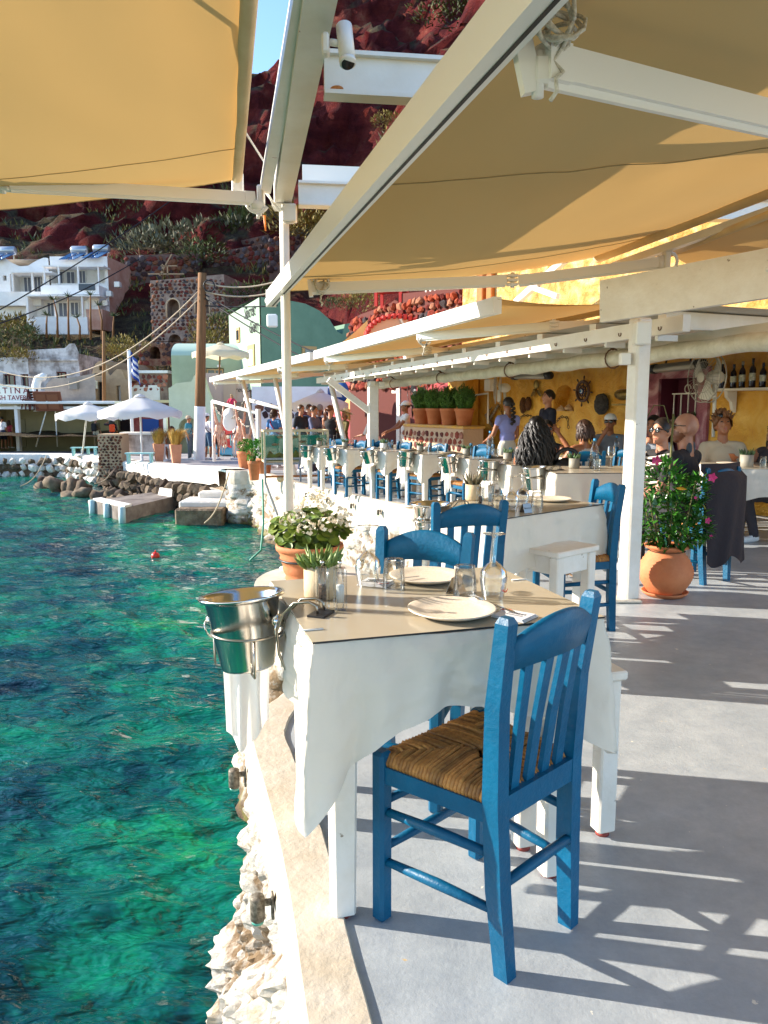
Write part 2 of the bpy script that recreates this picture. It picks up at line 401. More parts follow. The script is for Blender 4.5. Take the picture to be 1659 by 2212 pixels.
QUAY_R = resample(smooth_poly(QUAY, 1), .6)
PAVE = mat('quay_paving', '#b3aca8', .7, col2='#9a9596', nscale=.8, contrast=.3, bump=.2, bscale=12, world=True)
floor_sheet(QUAY_R, 'quay_pavement', PAVE, right=40)

KERBM = mat('kerb_plaster', '#cfc7b9', .8, col2='#b5a68e', nscale=4, contrast=.2, bump=.5, bscale=28, bdist=.01, world=True)
def kerb(pl, nr, name, wid, face, hgt=.012):
    mb = MB(); prof = []
    vs = []; k = 7
    for i, (p, n) in enumerate(zip(pl, nr)):
        z = zf(p.y); fh = face(p.y); w_ = .018 * fbm(p.x * 3, p.y * 3, 1.7); ww = wid(p.y)
        for off, dz in ((-ww - w_ * .5, .0015), (-ww - w_ * .5 + .006, hgt), (-.012, hgt + .002), (0, hgt - .006), (.012 + w_ * .3, -.05), (.022 + w_ * .5, -fh * .6), (.012, -fh)):
            vs.append((p.x + n.x * off, p.y + n.y * off, z + dz))
    fs = [(i * k + j, i * k + j + 1, (i + 1) * k + j + 1, (i + 1) * k + j) for i in range(len(pl) - 1) for j in range(k - 1)]
    mb.add(vs, fs, False); return tag(mb.build(name, KERBM), kind='structure')
kerb(EDGE_R, NRM, 'kerb', lambda y: .15, lambda y: .16 + .17 * smoothstep(5, 8.5, y))

def rock_mat():
    m = bpy.data.materials.new('whitewashed_rock'); m.use_nodes = True; n = m.node_tree.nodes; l = m.node_tree.links; p = n['Principled BSDF']
    ge = n.new('ShaderNodeNewGeometry'); sx = n.new('ShaderNodeSeparateXYZ'); l.new(ge.outputs['Position'], sx.inputs[0])
    def nz(s, d=8, r=.6):
        t = n.new('ShaderNodeTexNoise'); t.inputs['Scale'].default_value = s; t.inputs['Detail'].default_value = d; t.inputs['Roughness'].default_value = r
        l.new(ge.outputs['Position'], t.inputs['Vector']); return t
    def ramp(src, pts):
        r = n.new('ShaderNodeValToRGB'); e = r.color_ramp.elements
        while len(e) < len(pts): e.new(.5)
        for q, (a, c) in zip(e, pts): q.position = a; q.color = c
        l.new(src, r.inputs[0]); return r
    white = ramp(nz(6).outputs[0], [(.3, hx('#b8a688')), (.44, hx('#c6bfb3')), (.72, hx('#cdc9c2'))])
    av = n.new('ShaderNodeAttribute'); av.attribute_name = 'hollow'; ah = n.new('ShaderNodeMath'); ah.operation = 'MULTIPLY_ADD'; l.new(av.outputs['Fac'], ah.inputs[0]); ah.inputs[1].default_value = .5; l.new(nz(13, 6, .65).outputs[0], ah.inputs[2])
    stain_shade = ramp(ah.outputs[0], [(.66, (0, 0, 0, 1)), (.86, (1, 1, 1, 1))])
    m1 = n.new('ShaderNodeMix'); m1.data_type = 'RGBA'; l.new(stain_shade.outputs[0], m1.inputs[0]); l.new(white.outputs[0], m1.inputs[6]); m1.inputs[7].default_value = hx('#80694c')  # hollows browned: crevice shade put into the colour together with stain
    # bare brown rock and weed where the sea wets the wall
    ad = n.new('ShaderNodeMath'); ad.operation = 'MULTIPLY_ADD'; l.new(nz(2.2).outputs[0], ad.inputs[0]); ad.inputs[1].default_value = .75; l.new(sx.outputs[2], ad.inputs[2])
    wet = ramp(ad.outputs[0], [(.0, (0, 0, 0, 1)), (1, (1, 1, 1, 1))])
    mr = n.new('ShaderNodeMapRange'); mr.inputs[1].default_value = -1.22; mr.inputs[2].default_value = -1.0; l.new(ad.outputs[0], mr.inputs[0])
    brown = ramp(nz(7).outputs[0], [(.3, hx('#2c2216')), (.5, hx('#5a452b')), (.62, hx('#6b6a26')), (.75, hx('#84883a'))])
    m2 = n.new('ShaderNodeMix'); m2.data_type = 'RGBA'; l.new(mr.outputs[0], m2.inputs[0]); l.new(brown.outputs[0], m2.inputs[6]); l.new(m1.outputs[2], m2.inputs[7])
    l.new(m2.outputs[2], p.inputs['Base Color']); p.inputs['Roughness'].default_value = .85
    b = n.new('ShaderNodeBump'); b.inputs['Strength'].default_value = .8; b.inputs['Distance'].default_value = .03
    l.new(nz(30, 10, .7).outputs[0], b.inputs['Height']); l.new(b.outputs[0], p.inputs['Normal'])
    return m
ROCKW = rock_mat()
def rock_face(pl, nr, name, top, nt_, amp, batter, zbot=-2.3, m=None, cr=1.0, flat=False):
    mb = MB(); vs = []; cav = []
    for p, n in zip(pl, nr):
        z0 = zf(p.y) + top(p.y)
        for j in range(nt_ + 1):
            t = j / nt_; z = z0 + (zbot - z0) * t
            q = Vector((p.x, p.y, z)); a = smoothstep(0, .12, t)
            d = noise.noise(q * 2.1 * cr) * .5 + noise.noise(q * 5.3 * cr) * .35 + abs(noise.noise(q * 9.0 * cr + Vector((3, 1, 4)))) * .35 - .12
            vor = noise.voronoi(q * 4.2 * cr)[0]; d += (.35 - min(.6, vor[0])) * .5
            q3 = Vector((q.x, q.y, q.z * .55)); vor2 = noise.voronoi(q3 * 15 * cr)[0]; d += (.3 - min(.5, vor2[0])) * .26 + .13 * noise.noise(q * 27 * cr) + .3 * abs(noise.noise(q3 * 12 * cr))
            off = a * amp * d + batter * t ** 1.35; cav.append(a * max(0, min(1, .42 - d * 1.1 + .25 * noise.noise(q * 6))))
            vs.append((p.x + n.x * off, p.y + n.y * off, z + .05 * a * noise.noise(q * 4)))
    k = nt_ + 1
    fs = [(i * k + j, i * k + j + 1, (i + 1) * k + j + 1, (i + 1) * k + j) for i in range(len(pl) - 1) for j in range(nt_)]
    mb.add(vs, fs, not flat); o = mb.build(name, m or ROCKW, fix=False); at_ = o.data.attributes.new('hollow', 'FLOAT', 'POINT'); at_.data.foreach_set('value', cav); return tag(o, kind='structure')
n1 = next(i for i, p in enumerate(EDGE_R) if p.y > 4.6); n0 = next(i for i, p in enumerate(EDGE_R) if p.y > 1.2)
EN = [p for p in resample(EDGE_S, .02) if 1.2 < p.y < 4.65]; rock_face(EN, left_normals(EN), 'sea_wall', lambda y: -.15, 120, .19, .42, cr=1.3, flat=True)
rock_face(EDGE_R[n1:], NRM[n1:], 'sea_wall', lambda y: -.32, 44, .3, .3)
# round outcrop that carries the tall pole and the geranium pot
oc = [Vector((-.56 + .45 * math.cos(a) * (1 + .08 * math.sin(3 * a)), 5.85 + .85 * math.sin(a))) for a in [2 * math.pi * i / 60 for i in range(61)]]
oc = oc[::-1]; on = [(p - Vector((-.56, 5.85))).normalized() for p in oc]
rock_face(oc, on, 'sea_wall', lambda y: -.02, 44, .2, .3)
mb = MB(); mb.add([(-.56, 5.85, .0)] + [(p.x, p.y, -.02) for p in oc], [(0, i, i + 1) for i in range(1, 61)], True)
tag(mb.build('sea_wall', KERBM), kind='structure')
mb = MB(); mb.box((-.42, 5.1, -.06), (.5, .5, .11), .02); tag(mb.build('kerb', KERBM), kind='structure')
# quay wall of the far landing
QN = left_normals(QUAY_R)
QROCK = mat('quay_rock', '#5b4a38', .9, col2='#8d7a62', nscale=3, bump=.9, bscale=9, bdist=.1, world=True)
WSTONE = mat('whitewash', '#e6e0d6', .8, col2='#cfc6b8', nscale=2, contrast=.2, bump=.6, bscale=6, bdist=.05, world=True)
rock_face(QUAY_R, QN, 'quay_wall', lambda y: -.06, 16, .35, .35, m=QROCK, cr=.7)
mb = MB(); k = 4; vs = []
for p, n in zip(QUAY_R, QN):
    z = zf(p.y)
    for off, dz in ((-.5, .03), (.1, .05), (.22, .0), (.2, -.42 + .12 * fbm(p.x, p.y))): vs.append((p.x + n.x * off, p.y + n.y * off, z + dz))
mb.add(vs, [(i * k + j, i * k + j + 1, (i + 1) * k + j + 1, (i + 1) * k + j) for i in range(len(QUAY_R) - 1) for j in range(k - 1)], True)
tag(mb.build('quay_edge', WSTONE), kind='structure')

# water --------------------------------------------------------
def water_mat():
    m = bpy.data.materials.new('sea_water'); m.use_nodes = True; n = m.node_tree.nodes; l = m.node_tree.links; p = n['Principled BSDF']
    ge = n.new('ShaderNodeNewGeometry')
    def nz(s, d=4, r=.5, vec=None, st=None, dist=0):
        t = n.new('ShaderNodeTexNoise'); t.inputs['Scale'].default_value = s; t.inputs['Detail'].default_value = d; t.inputs['Roughness'].default_value = r
        t.inputs['Distortion'].default_value = dist
        src = vec or ge.outputs['Position']
        if st:
            mp = n.new('ShaderNodeMapping'); mp.inputs['Scale'].default_value = st; mp.inputs['Rotation'].default_value = (0, 0, R(12)); l.new(src, mp.inputs[0]); src = mp.outputs[0]
        l.new(src, t.inputs['Vector']); return t
    def ramp(src, pts):
        r = n.new('ShaderNodeValToRGB'); e = r.color_ramp.elements
        while len(e) < len(pts): e.new(.5)
        for q, (a, c) in zip(e, pts): q.position = a; q.color = c
        l.new(src, r.inputs[0]); return r
    # sea bed seen through the moving surface: sand, weed and rock patches bent by the ripples
    wv = nz(3.4, 4, .55, st=(1, 1.7, 1)); sub = n.new('ShaderNodeVectorMath'); sub.operation = 'MULTIPLY_ADD'
    l.new(wv.outputs['Color'], sub.inputs[0]); sub.inputs[1].default_value = (1.1, 1.1, 0); l.new(ge.outputs['Position'], sub.inputs[2])
    big = nz(.33, 3, .55, vec=sub.outputs[0]); small = nz(1.7, 5, .6, vec=sub.outputs[0])
    ad = n.new('ShaderNodeMath'); ad.operation = 'MULTIPLY_ADD'; l.new(small.outputs[0], ad.inputs[0]); ad.inputs[1].default_value = .55
    mu = n.new('ShaderNodeMath'); mu.operation = 'MULTIPLY'; mu.inputs[1].default_value = .6; l.new(big.outputs[0], mu.inputs[0]); l.new(mu.outputs[0], ad.inputs[2])
    c = ramp(ad.outputs[0], [(.39, hx('#011a26')), (.48, hx('#03383e')), (.56, hx('#04524a')), (.65, hx('#066c52')), (.74, hx('#1c8048')), (.82, hx('#6a9038'))])
    l.new(c.outputs[0], p.inputs['Base Color'])
    p.inputs['Roughness'].default_value = .06; p.inputs['IOR'].default_value = 1.33; p.inputs['Specular IOR Level'].default_value = .36
    h1 = nz(2.3, 3, .5, st=(1, 2.2, 1), dist=.5); h2 = nz(6.5, 2, .5, st=(1, 2, 1), dist=.6)
    a2 = n.new('ShaderNodeMath'); a2.operation = 'MULTIPLY_ADD'; l.new(h2.outputs[0], a2.inputs[0]); a2.inputs[1].default_value = .22; l.new(h1.outputs[0], a2.inputs[2])
    b = n.new('ShaderNodeBump'); b.inputs['Strength'].default_value = 1.0; b.inputs['Distance'].default_value = .12
    l.new(a2.outputs[0], b.inputs['Height']); l.new(b.outputs[0], p.inputs['Normal'])
    return m
mb = MB(); ys = []; y = -3.0
while y < 42: ys.append(y); y += .045 + max(0, y) * .008
nx = 300; vs = []
for y in ys:
    for i in range(nx + 1):
        t = i / nx; x = 3.0 - 75 * (t ** 1.8) * (.25 + .75 * min(1, max(.1, y / 30)))
        q = Vector((x * .9, y * 1.7, .3)); a = .05 * noise.noise(q * 1.1) + .045 * (1 - abs(noise.noise(q * 2.2 + Vector((5, 2, 0)))) * 2) + .05 * noise.noise(q * .35)
        vs.append((x, y, WATER_Z + a))
mb.add(vs, [(j * (nx + 1) + i, (j + 1) * (nx + 1) + i, (j + 1) * (nx + 1) + i + 1, j * (nx + 1) + i + 1) for j in range(len(ys) - 1) for i in range(nx)], True)
tag(mb.build('sea', water_mat(), fix=True), kind='structure')
# ================================================================ awnings, posts and beams
AWN = mat_fabric('awning_canvas', '#dcb87c', .3, '#cfa96c', nscale=.7, tcol='#c8a062')
AWNTUBE = mat('awning_roll', '#d9c299', .8, col2='#cbb083', nscale=3)
SEAM = mat('seam_thread', '#a8905e', .8)
ROPE = mat('white_rope', '#ddd6c6', .85, col2='#b0a898', nscale=70, contrast=.6, bump=.5, bscale=200, bdist=.003)
def rope_coil(parent, c, r, n, seed, drop=.2):
    rs = random.Random(seed); pts = []; c = Vector(c)
    for i in range(n * 10):
        a = i * .628 + rs.uniform(-.1, .1); k = 1 + .28 * math.sin(i * .37 + seed)
        pts.append(c + Vector((r * k * math.cos(a) * (.75 + .3 * math.sin(i * .11)), r * .6 * math.sin(a + i * .13 + seed), r * k * math.sin(a) * (.8 + .3 * math.cos(i * .17)) + r * .25 * math.sin(i * .21))))
    for i in range(5): pts.append(c + Vector((rs.uniform(-.02, .02), rs.uniform(-.02, .02), -r - drop * (i + 1) / 5)))
    mb = MB(); mb.tube(pts, r * .105, 6); return mb.build('rope_coil', ROPE, parent)
def elbow(mb, p, s=.05):
    for dz in (-.035, 0, .035): mb.box((p.x, p.y, p.z + dz), (s * 1.7, s * 1.3, .022), .006)
    mb.lathe([(s * .33, -.06), (s * .33, .06)], 10, p)
def arm(parent, a, b, w=.045, h=.075):
    mb = MB(); mb.bar(a, b, w, h); d = (Vector(b) - Vector(a)).normalized()
    mb.bar(Vector(a) - d * .01, Vector(a) + d * .07, w * 1.12, h * 1.1); mb.bar(Vector(b) - d * .07, Vector(b) + d * .01, w * 1.12, h * 1.1)
    mb.bar(Vector(a) + Vector((0, 0, -h * .62)), Vector(b) + Vector((0, 0, -h * .62)), w * .35, h * .25)
    return mb.build('folding_arm', ALU, parent)
def canvas(parent, a0, a1, b0, b1, sag=.05, seams=(), nu=40, nv=24):
    """cloth between the roller (a0 to a1) and the front bar (b0 to b1)"""
    a0, a1, b0, b1 = map(Vector, (a0, a1, b0, b1))
    def f(u, v):
        p = a0.lerp(a1, u).lerp(b0.lerp(b1, u), v)
        p.z += -sag * math.sin(math.pi * v) * (1 + .25 * math.sin(u * 9)) + .012 * fbm(p.x * 1.1, p.y * .8, 2.2) + .007 * math.sin(v * 26 + 3 * fbm(p.x, p.y)) * (1 - abs(2 * u - 1)) ** 2
        return p
    mb = MB(); mb.grid(f, nu, nv); o = mb.build('canvas', AWN, parent)
    for u in seams:
        mb = MB(); mb.tube([f(u, i / nv) + Vector((0, 0, -.004)) for i in range(nv + 1)], .0025, 4); mb.build('seam', SEAM, o)
    return o
# --- awning above the sea, upper left
t = thing('retractable_awning', 'tan retractable awning stretching out over the water, upper left', 'awning', (-1.09, 6.0, 2.6))
L = Vector(t.location)
ra, rb = V(-1.1, 6.0, 3.02) - L, V(.28, -.6, 3.02) - L
out = V(-2.7, -.6, -.4)
canvas(t, ra, rb, ra + out, rb + out, .06, (.0, .11, .62))
mb = MB(); mb.tube([ra + V(0, .02, .03), rb + V(0, 0, .03)], .045, 16); mb.build('roller_tube', AWNTUBE, t)
mb = MB(); mb.bar(ra + V(.2, .12, -.02), rb + V(.2, 0, -.02), .075, .085); mb.build('square_bar', STEEL, t)
mb = MB(); mb.bar(ra + out, rb + out, .07, .11); mb.build('front_bar', ALU, t)
sh = V(-.98, 6.02, 2.9) - L; el = AT(22, 396, 5.15) - L
arm(t, sh, el)
mb = MB(); elbow(mb, el + V(-.05, 0, 0), .06); mb.build('elbow_joint', ALU, t)
arm(t, el + V(-.1, -.02, -.0), ra + out * .98 + V(.6, -2.2, -.03))
mb = MB(); mb.box(sh + V(.05, .06, .02), (.05, .1, .16), .01)
for i in range(5): mb.lathe([(.012, -.02), (.012, .02)], 8, sh + V(.05 + .02 * math.sin(i), .0, -.05 - .02 * i))
mb.lathe([(.05, -.03), (.055, 0), (.05, .03)], 12, sh + V(.03, .02, -.05)); mb.tube(arc(sh + V(.03, 0, -.02), .085, 200, 330, 8), .014, 6)
mb.build('shoulder_bracket', ALU, t)
mb = MB(); mb.box(ra + V(0, .06, .0), (.09, .03, .14), .01); mb.build('end_bracket', ALU, t)
# --- steel frame: pole, long box beam, cross beams
t = thing('steel_frame', 'white steel frame with round pole and long overhead beam at quay edge', 'steel frame', (-.785, 6.3, 0)); L = Vector(t.location)
PT = V(0, 0, 2.9)
mb = MB(); mb.tube([V(0, 0, -.02), V(0, 0, 1.5), PT], .038, 16); mb.build('pole', STEEL, t)
mb = MB(); mb.lathe([(.0, .0), (.09, 0), (.09, .02), (.05, .03), (.045, .06), (0, .06)], 12); mb.build('pole_base', STEEL, t)
ba, bb = V(-.02, .05, 3.0), V(-.785 + .785 + 1.42, -8.0, 3.0) 
mb = MB(); mb.bar(ba, bb, .13, .17); mb.build('long_beam', STEEL, t)
mb = MB(); mb.box((0.0, 0.0, 2.9), (.17, .17, .02)); mb.build('cap_plate', STEEL, t)
mb = MB(); mb.box((.055, -.1, 2.83), (.11, .09, .13), .008); mb.build('junction_box', ALU, t)
mb = MB(); mb.lathe([(.035, -.005), (.04, .0), (.035, .004)], 14, (.055, -.1, 2.763)); mb.build('junction_lens', mat('lamp_lens', '#c9c6bf', .3), t)
mb = MB()
for k in range(3): mb.tube([V(-.1 - .012 * k, -.05, 3.14), V(-.12 - .01 * k, -.12, 3.0), V(-.07 + .02 * k, -.14, 2.9 - .02 * k), V(-.02 + .02 * k, -.11, 2.84), V(.02, -.1, 2.87)], .008, 6)
mb.tube([V(-.07, -3.4, 3.1), V(-.1, -3.0, 3.02), V(-.075, -2.6, 3.1), V(-.1, -1.5, 3.06), V(-.08, -.2, 3.12)], .008, 6); mb.build('cable', ALU, t)
def ibeam(a, b, h, w, name='cross_beam'):
    mb = MB(); a, b = Vector(a), Vector(b); u = V(0, 0, h / 2)
    mb.bar(a, b, w * .35, h); mb.bar(a + u, b + u, w, .018); mb.bar(a - u, b - u, w, .018); return mb.build(name, STEEL, t)
x1 = AT(700, 162, 3.75) - L; ibeam(x1, x1 + V(5.5, .75, 0), .17, .1)
x2 = AT(636, 402, 6.15) - L; ibeam(x2 + V(.03, 0, -.06), x2 + V(6, .8, -.06), .16, .12)
mb = MB(); mb.bar(x2 + V(.05, .12, .09), x2 + V(6, .92, .09), .02, .2); mb.build('fascia', ALU, t)
mb = MB(); mb.ell(x1 + V(.06, -.03, -.07), (.03, .012, .014)); mb.build('rust_patch', RUST, t)
mb = MB(); mb.tube([V(-.17, .1, 2.86), V(-.16, .08, 2.74)], [.012, .006], 6); mb.build('hook', mat('orange_tag', '#d9771f', .6), t)
# CCTV camera
c = AT(748, 92, 3.35); t = thing('security_camera', 'white bullet security camera hanging from overhead steel beam', 'camera', c)
mb = MB(); mb.tube([V(-.01, .03, .075), V(.005, -.02, -.075)], .033, 20); mb.build('camera_body', ALU, t)
mb = MB(); mb.tube([V(.005, -.02, -.074), V(.007, -.025, -.09)], .034, 20); mb.build('sun_shield', ALU, t)
mb = MB(); mb.tube([V(.007, -.025, -.089), V(.008, -.027, -.0925)], .027, 20); mb.build('lens', BLACK, t)
mb = MB(); mb.tube([V(-.025, .01, .0), V(-.065, .02, .01)], .014, 10); mb.box((-.085, .02, -.0), (.03, .06, .08), .008); mb.build('bracket', ALU, t)
# --- large awning over the tables, right
t = thing('retractable_awning', 'large tan retractable awning above the blue chairs, upper right', 'awning', (-1.0, 7.0, 1.9)); L = Vector(t.location)
b0, b1 = V(-1.0, 7.0, 2.3) - L, V(1.05, -.8, 2.3) - L
r0, r1 = V(1.98, 7.35, 2.72) - L, V(3.7, -.6, 2.72) - L
canvas(t, r0, r1, b0 + V(.04, 0, .06), b1 + V(.04, 0, .06), .06, (.0, .1, .43, .72), 60, 30)
mb = MB(); mb.bar(b0, b1, .075, .13); mb.build('front_bar', ALU, t)
dn = (b1 - b0).normalized(); rn = dn.cross(V(0, 0, 1)).normalized(); rn = rn if rn.x > 0 else -rn
mb = MB(); mb.bar(b0 + V(0, 0, -.0665) + rn * .012, b1 + V(0, 0, -.0665) + rn * .012, .011, .004); mb.bar(b0 + rn * .0385 + V(0, 0, -.028), b1 + rn * .0385 + V(0, 0, -.028), .004, .026); mb.build('bar_groove', DARK, t)
mb = MB(); mb.bar(b0 - dn * .012, b0, .09, .15); mb.build('bar_end_cap', ALU, t)
mb = MB(); mb.tube([r0 + V(0, .03, .0), r1], .05, 16); mb.build('roller_tube', AWNTUBE, t)
mb = MB(); mb.bar(r0 + V(.12, -.1, -.1), r1 + V(.12, 0, -.1), .06, .06); mb.build('square_bar', STEEL, t)
sh = AT(1428, 566, 6.45) - L; el = AT(1107, 605, 6.6) - L; tp = AT(672, 622, 6.45) - L
arm(t, sh, el + V(.06, 0, 0)); arm(t, el - V(.06, 0, 0), tp)
mb = MB(); elbow(mb, el, .055); mb.build('elbow_joint', ALU, t)
mb = MB(); mb.box(sh + V(.04, .0, .03), (.05, .09, .2), .01); mb.tube(arc(sh + V(.05, -.03, .0), .07, -120, 80, 8), .013, 6); mb.lathe([(.035, -.05), (.035, .05)], 12, sh); mb.build('shoulder_bracket', ALU, t)
mb = MB(); mb.bar(tp + V(-.02, 0, .14), tp + V(.0, 0, -.07), .03, .06); mb.lathe([(.02, -.05), (.02, .05)], 10, tp); mb.build('arm_bracket', ALU, t)
rope_coil(t, tp + V(.08, -.03, .03), .075, 5, 2, .1)
tp = AT(1138, 135, 2.12) - L; el = AT(1800, 285, 2.9) - L
arm(t, tp + V(.05, 0, 0), el, .05, .085)
mb = MB(); mb.bar(tp + V(-.03, -.01, .10), tp + V(.015, 0, -.075), .03, .05); mb.box(tp + V(.04, .0, -.02), (.045, .04, .07), .008); mb.lathe([(.016, -.055), (.016, .055)], 10, tp + V(.03, 0, -.03)); mb.build('arm_bracket', ALU, t)
mb = MB(); mb.ell(tp + V(-.045, -.01, .035), (.016, .012, .014)); mb.build('bolt', RUST, t)
rope_coil(t, tp + V(.075, -.03, .075), .055, 7, 5, .12)
t2_ = thing('retractable_awning', 'brownish awning behind the roller at the right edge', 'awning', (2.4, 6.6, 1.9)); L = Vector(t2_.location)
canvas(t2_, AT(1448, 548, 6.7) - L, AT(1760, 425, 4.6) - L, AT(1572, 606, 8.6) - L, AT(1900, 560, 6.4) - L, .03, (), 20, 12)
mb = MB(); mb.tube([AT(1448, 548, 6.7) - L, AT(1760, 425, 4.6) - L], .03, 8); mb.build('roller_tube', AWNTUBE, t2_)
# --- two lower awnings along the row of tables
def low_awning(label, b0, b1, r0, r1, armpts, seams):
    t = thing('retractable_awning', label, 'awning', (b0[0], b0[1], b0[2] - .3)); L = Vector(t.location)
    b0, b1, r0, r1 = (Vector(q) - L for q in (b0, b1, r0, r1))
    canvas(t, r0, r1, b0 + V(0, 0, .05), b1 + V(0, 0, .05), .05, seams, 30, 12)
    mb = MB(); mb.bar(b0, b1, .08, .14); mb.build('front_bar', ALU, t)
    mb = MB(); mb.tube([r0, r1], .06, 12); mb.build('roller_tube', AWNTUBE, t)
    mb = MB(); mb.bar(r0 + V(.02, 0, -.12), r1 + V(.02, 0, -.12), .05, .07); mb.build('square_bar', STEEL, t)
    for k in armpts:
        p = b0.lerp(b1, k[0]); q = r0.lerp(r1, k[1]) + V(0, 0, -.14); e = p.lerp(q, .55) + (b1 - b0).normalized() * k[2] + V(0, 0, -.08)
        arm(t, p + V(0, 0, -.1), e); arm(t, e, q)
        mb = MB(); elbow(mb, e, .055); mb.build('elbow_joint', ALU, t)
        mb = MB(); mb.bar(p + V(0, 0, -.04), p + V(.03, 0, -.16), .03, .06); mb.build('arm_bracket', ALU, t)
        rope_coil(t, p + V(.06, -.02, -.15), .06, 4, int(k[0] * 90), .1)
    return t
low_awning('tan awning with white front bar over the far row of tables', (.97, 6.75, 2.21), (-1.15, 13.2, 2.2), (2.45, 7.3, 2.33), (.35, 14.0, 2.33), ((.28, .12, -.8), (.9, .7, -1.6)), (.0, .4))
low_awning('farthest tan awning, low over the fish tank and standing people', (-1.25, 13.5, 2.2), (-5.2, 23.4, 2.12), (.3, 14.2, 2.3), (-3.2, 24.2, 2.25), ((.22, .1, -.8), (.62, .5, -1.2), (.95, .9, -1)), (.0, .5))
# --- pergola: near square post, wide plank, beam with hooks, roller blind, ceiling
t = thing('pergola', 'white timber pergola with square post, wide plank and hooked beam', 'pergola', (1.72, 5.28, 0)); L = Vector(t.location)
mb = MB(); mb.M = Matrix.Rotation(R(20), 4, 'Z'); mb.box((0, 0, .97), (.112, .112, 1.94), .012); mb.build('post', WPOST, t)
mb = MB(); mb.box((-.03, -.02, .012), (.2, .16, .025), .01); mb.build('post_foot', KERBM, t)
PL0, PL1 = AT(1300, 652, 5.22) - L, AT(1700, 584, 4.35) - L
mb = MB(); mb.bar(PL0, PL1 + (PL1 - PL0) * .8, .05, .27); mb.build('plank', WPOST, t)
mb = MB(); mb.tube(arc(PL0 + V(.06, -.04, .1), .012, 0, 360, 10, V(1, 0, 0), V(0, 0, 1.7)), .004, 6); mb.build('screw_eye', STEEL, t)
mb = MB(); mb.tube([PL1 + V(-.12, -.03, .0), PL1 + V(-.125, -.042, 0)], .014, 10); mb.build('bolt_head', STEEL, t)
mb = MB(); mb.box((-.02, -.1, 1.83), (.1, .09, .15), .008); mb.build('junction_box', ALU, t)
mb = MB(); mb.box((-.1, -.02, 1.67), (.07, .06, .08), .006); mb.build('junction_box', ALU, t)
h0, h1 = V(2.0, 5.2, 1.9) - L, V(-1.35, 15.9, 1.86) - L
mb = MB(); mb.bar(h0, h1, .06, .11); mb.build('hooked_beam', WHITE, t)
HOOK = mat('rusty_hook', '#6d4a30', .6, .5)
hd = (h1 - h0); hn = V(-.95, -.3, 0)
for i in range(22):
    p = h0 + hd * ((i + .5) / 24) + hn * .035; mb = MB()
    mb.tube(arc(p + V(0, 0, -.01), .016, 150, 390, 7, V(.29, -.95, 0), V(0, 0, 1)), .0035, 5); mb.build('hook', HOOK, t)
w0, w1 = V(5.6, 8.0, 2.12) - L, V(1.5, 17.6, 2.1) - L
mb = MB()
def ceil(u, v):
    p = (h0 + V(.05, 0, .12)).lerp(h1 + V(.05, 0, .12), u).lerp((w0 + V(0, 0, .1)).lerp(w1 + V(0, 0, .1), u), v); return p
mb.grid(ceil, 12, 4, False); mb.build('ceiling', mat('pergola_ceiling', '#cfc7b4', .7, col2='#b8ae98', nscale=2), t)
for i in range(13):
    u = (i + .3) / 13; a = h0.lerp(h1, u) + V(.0, 0, .045); b = w0.lerp(w1, min(1, u + .02)) + V(0, 0, .03)
    mb = MB(); mb.bar(a, b, .06, .12); mb.build('rafter', WHITE, t)
for i in range(18):
    p = h0.lerp(h1, (i + .5) / 18) + hn * .0 + V(0, 0, -.07); mb = MB(); mb.bar(p, p + V(.16, .05, -.0), .03, .04); mb.build('bracket', WHITE, t)
q0, q1 = V(2.9, 3.9, 1.79) - L, V(-.12, 15.0, 1.74) - L
BLIND = mat('rolled_blind', '#ddd5c2', .45, col2='#c8bfa8', nscale=9, stretch=(1, 1, 1), bump=.5, bscale=14, bdist=.03)
mb = MB(); mb.tube([q0.lerp(q1, i / 60) + V(0, 0, .008 * math.sin(i * 1.7)) for i in range(61)], [.066 + .008 * fbm(i * .9, 2) for i in range(61)], 14); mb.build('rolled_blind', BLIND, t)
mb = MB(); mb.bar(q0 + V(.12, 0, .1), q1 + V(.12, 0, .1), .06, .07); mb.build('blind_rail', WHITE, t)
for k in (.28, .47, .68, .9):
    p = q0.lerp(q1, k); mb = MB(); mb.tube(arc(p, .085, 0, 360, 14, V(.95, .28, 0), V(0, 0, 1)), .007, 5); mb.bar(p + V(0, 0, .08), p + V(-.12, -.03, .17), .02); mb.build('blind_strap', HOOK, t)
# far square post with diagonal brace beside the white bench
t = thing('pergola_post', 'white square post with diagonal brace beside the scalloped white bench', 'post', (-.19, 13.4, zf(13.4)), R(12))
mb = MB(); mb.box((0, 0, .95), (.17, .17, 1.9), .012); mb.build('post', WPOST, t)
mb = MB(); mb.bar((-.05, 0, 1.38), (-.78, -.05, 1.92), .09, .1); mb.build('brace', WPOST, t)
mb = MB(); mb.box((-.04, -.13, 1.86), (.1, .1, .08), .01); mb.box((.12, -.13, 1.85), (.1, .1, .08), .01); mb.build('spotlight', ALU, t)
# leaning tubes that prop the farthest awning
for k, (a, b, Y, lb) in enumerate(((( 714, 826), (742, 945), 16.2, 'leaning white tube prop behind the ponytailed woman'), ((594, 818), (618, 935), 18.5, 'leaning white tube prop between the tall pole and the chain'), ((523, 816), (556, 960), 21.5, 'leaning white tube prop nearest the hanging octopuses'))):
    pa, pb = AT(*a, Y), AT(*b, Y - .3); pb = pb + (pb - pa) * ((pb.z - zf(Y)) / (pa.z - pb.z)); t = MB(); t.M = Matrix.Translation(-pb); t.tube([pb, pa], .055, 12)
    one(t, 'awning_prop', STEEL, lb, 'post', 'leaning awning props', pb)
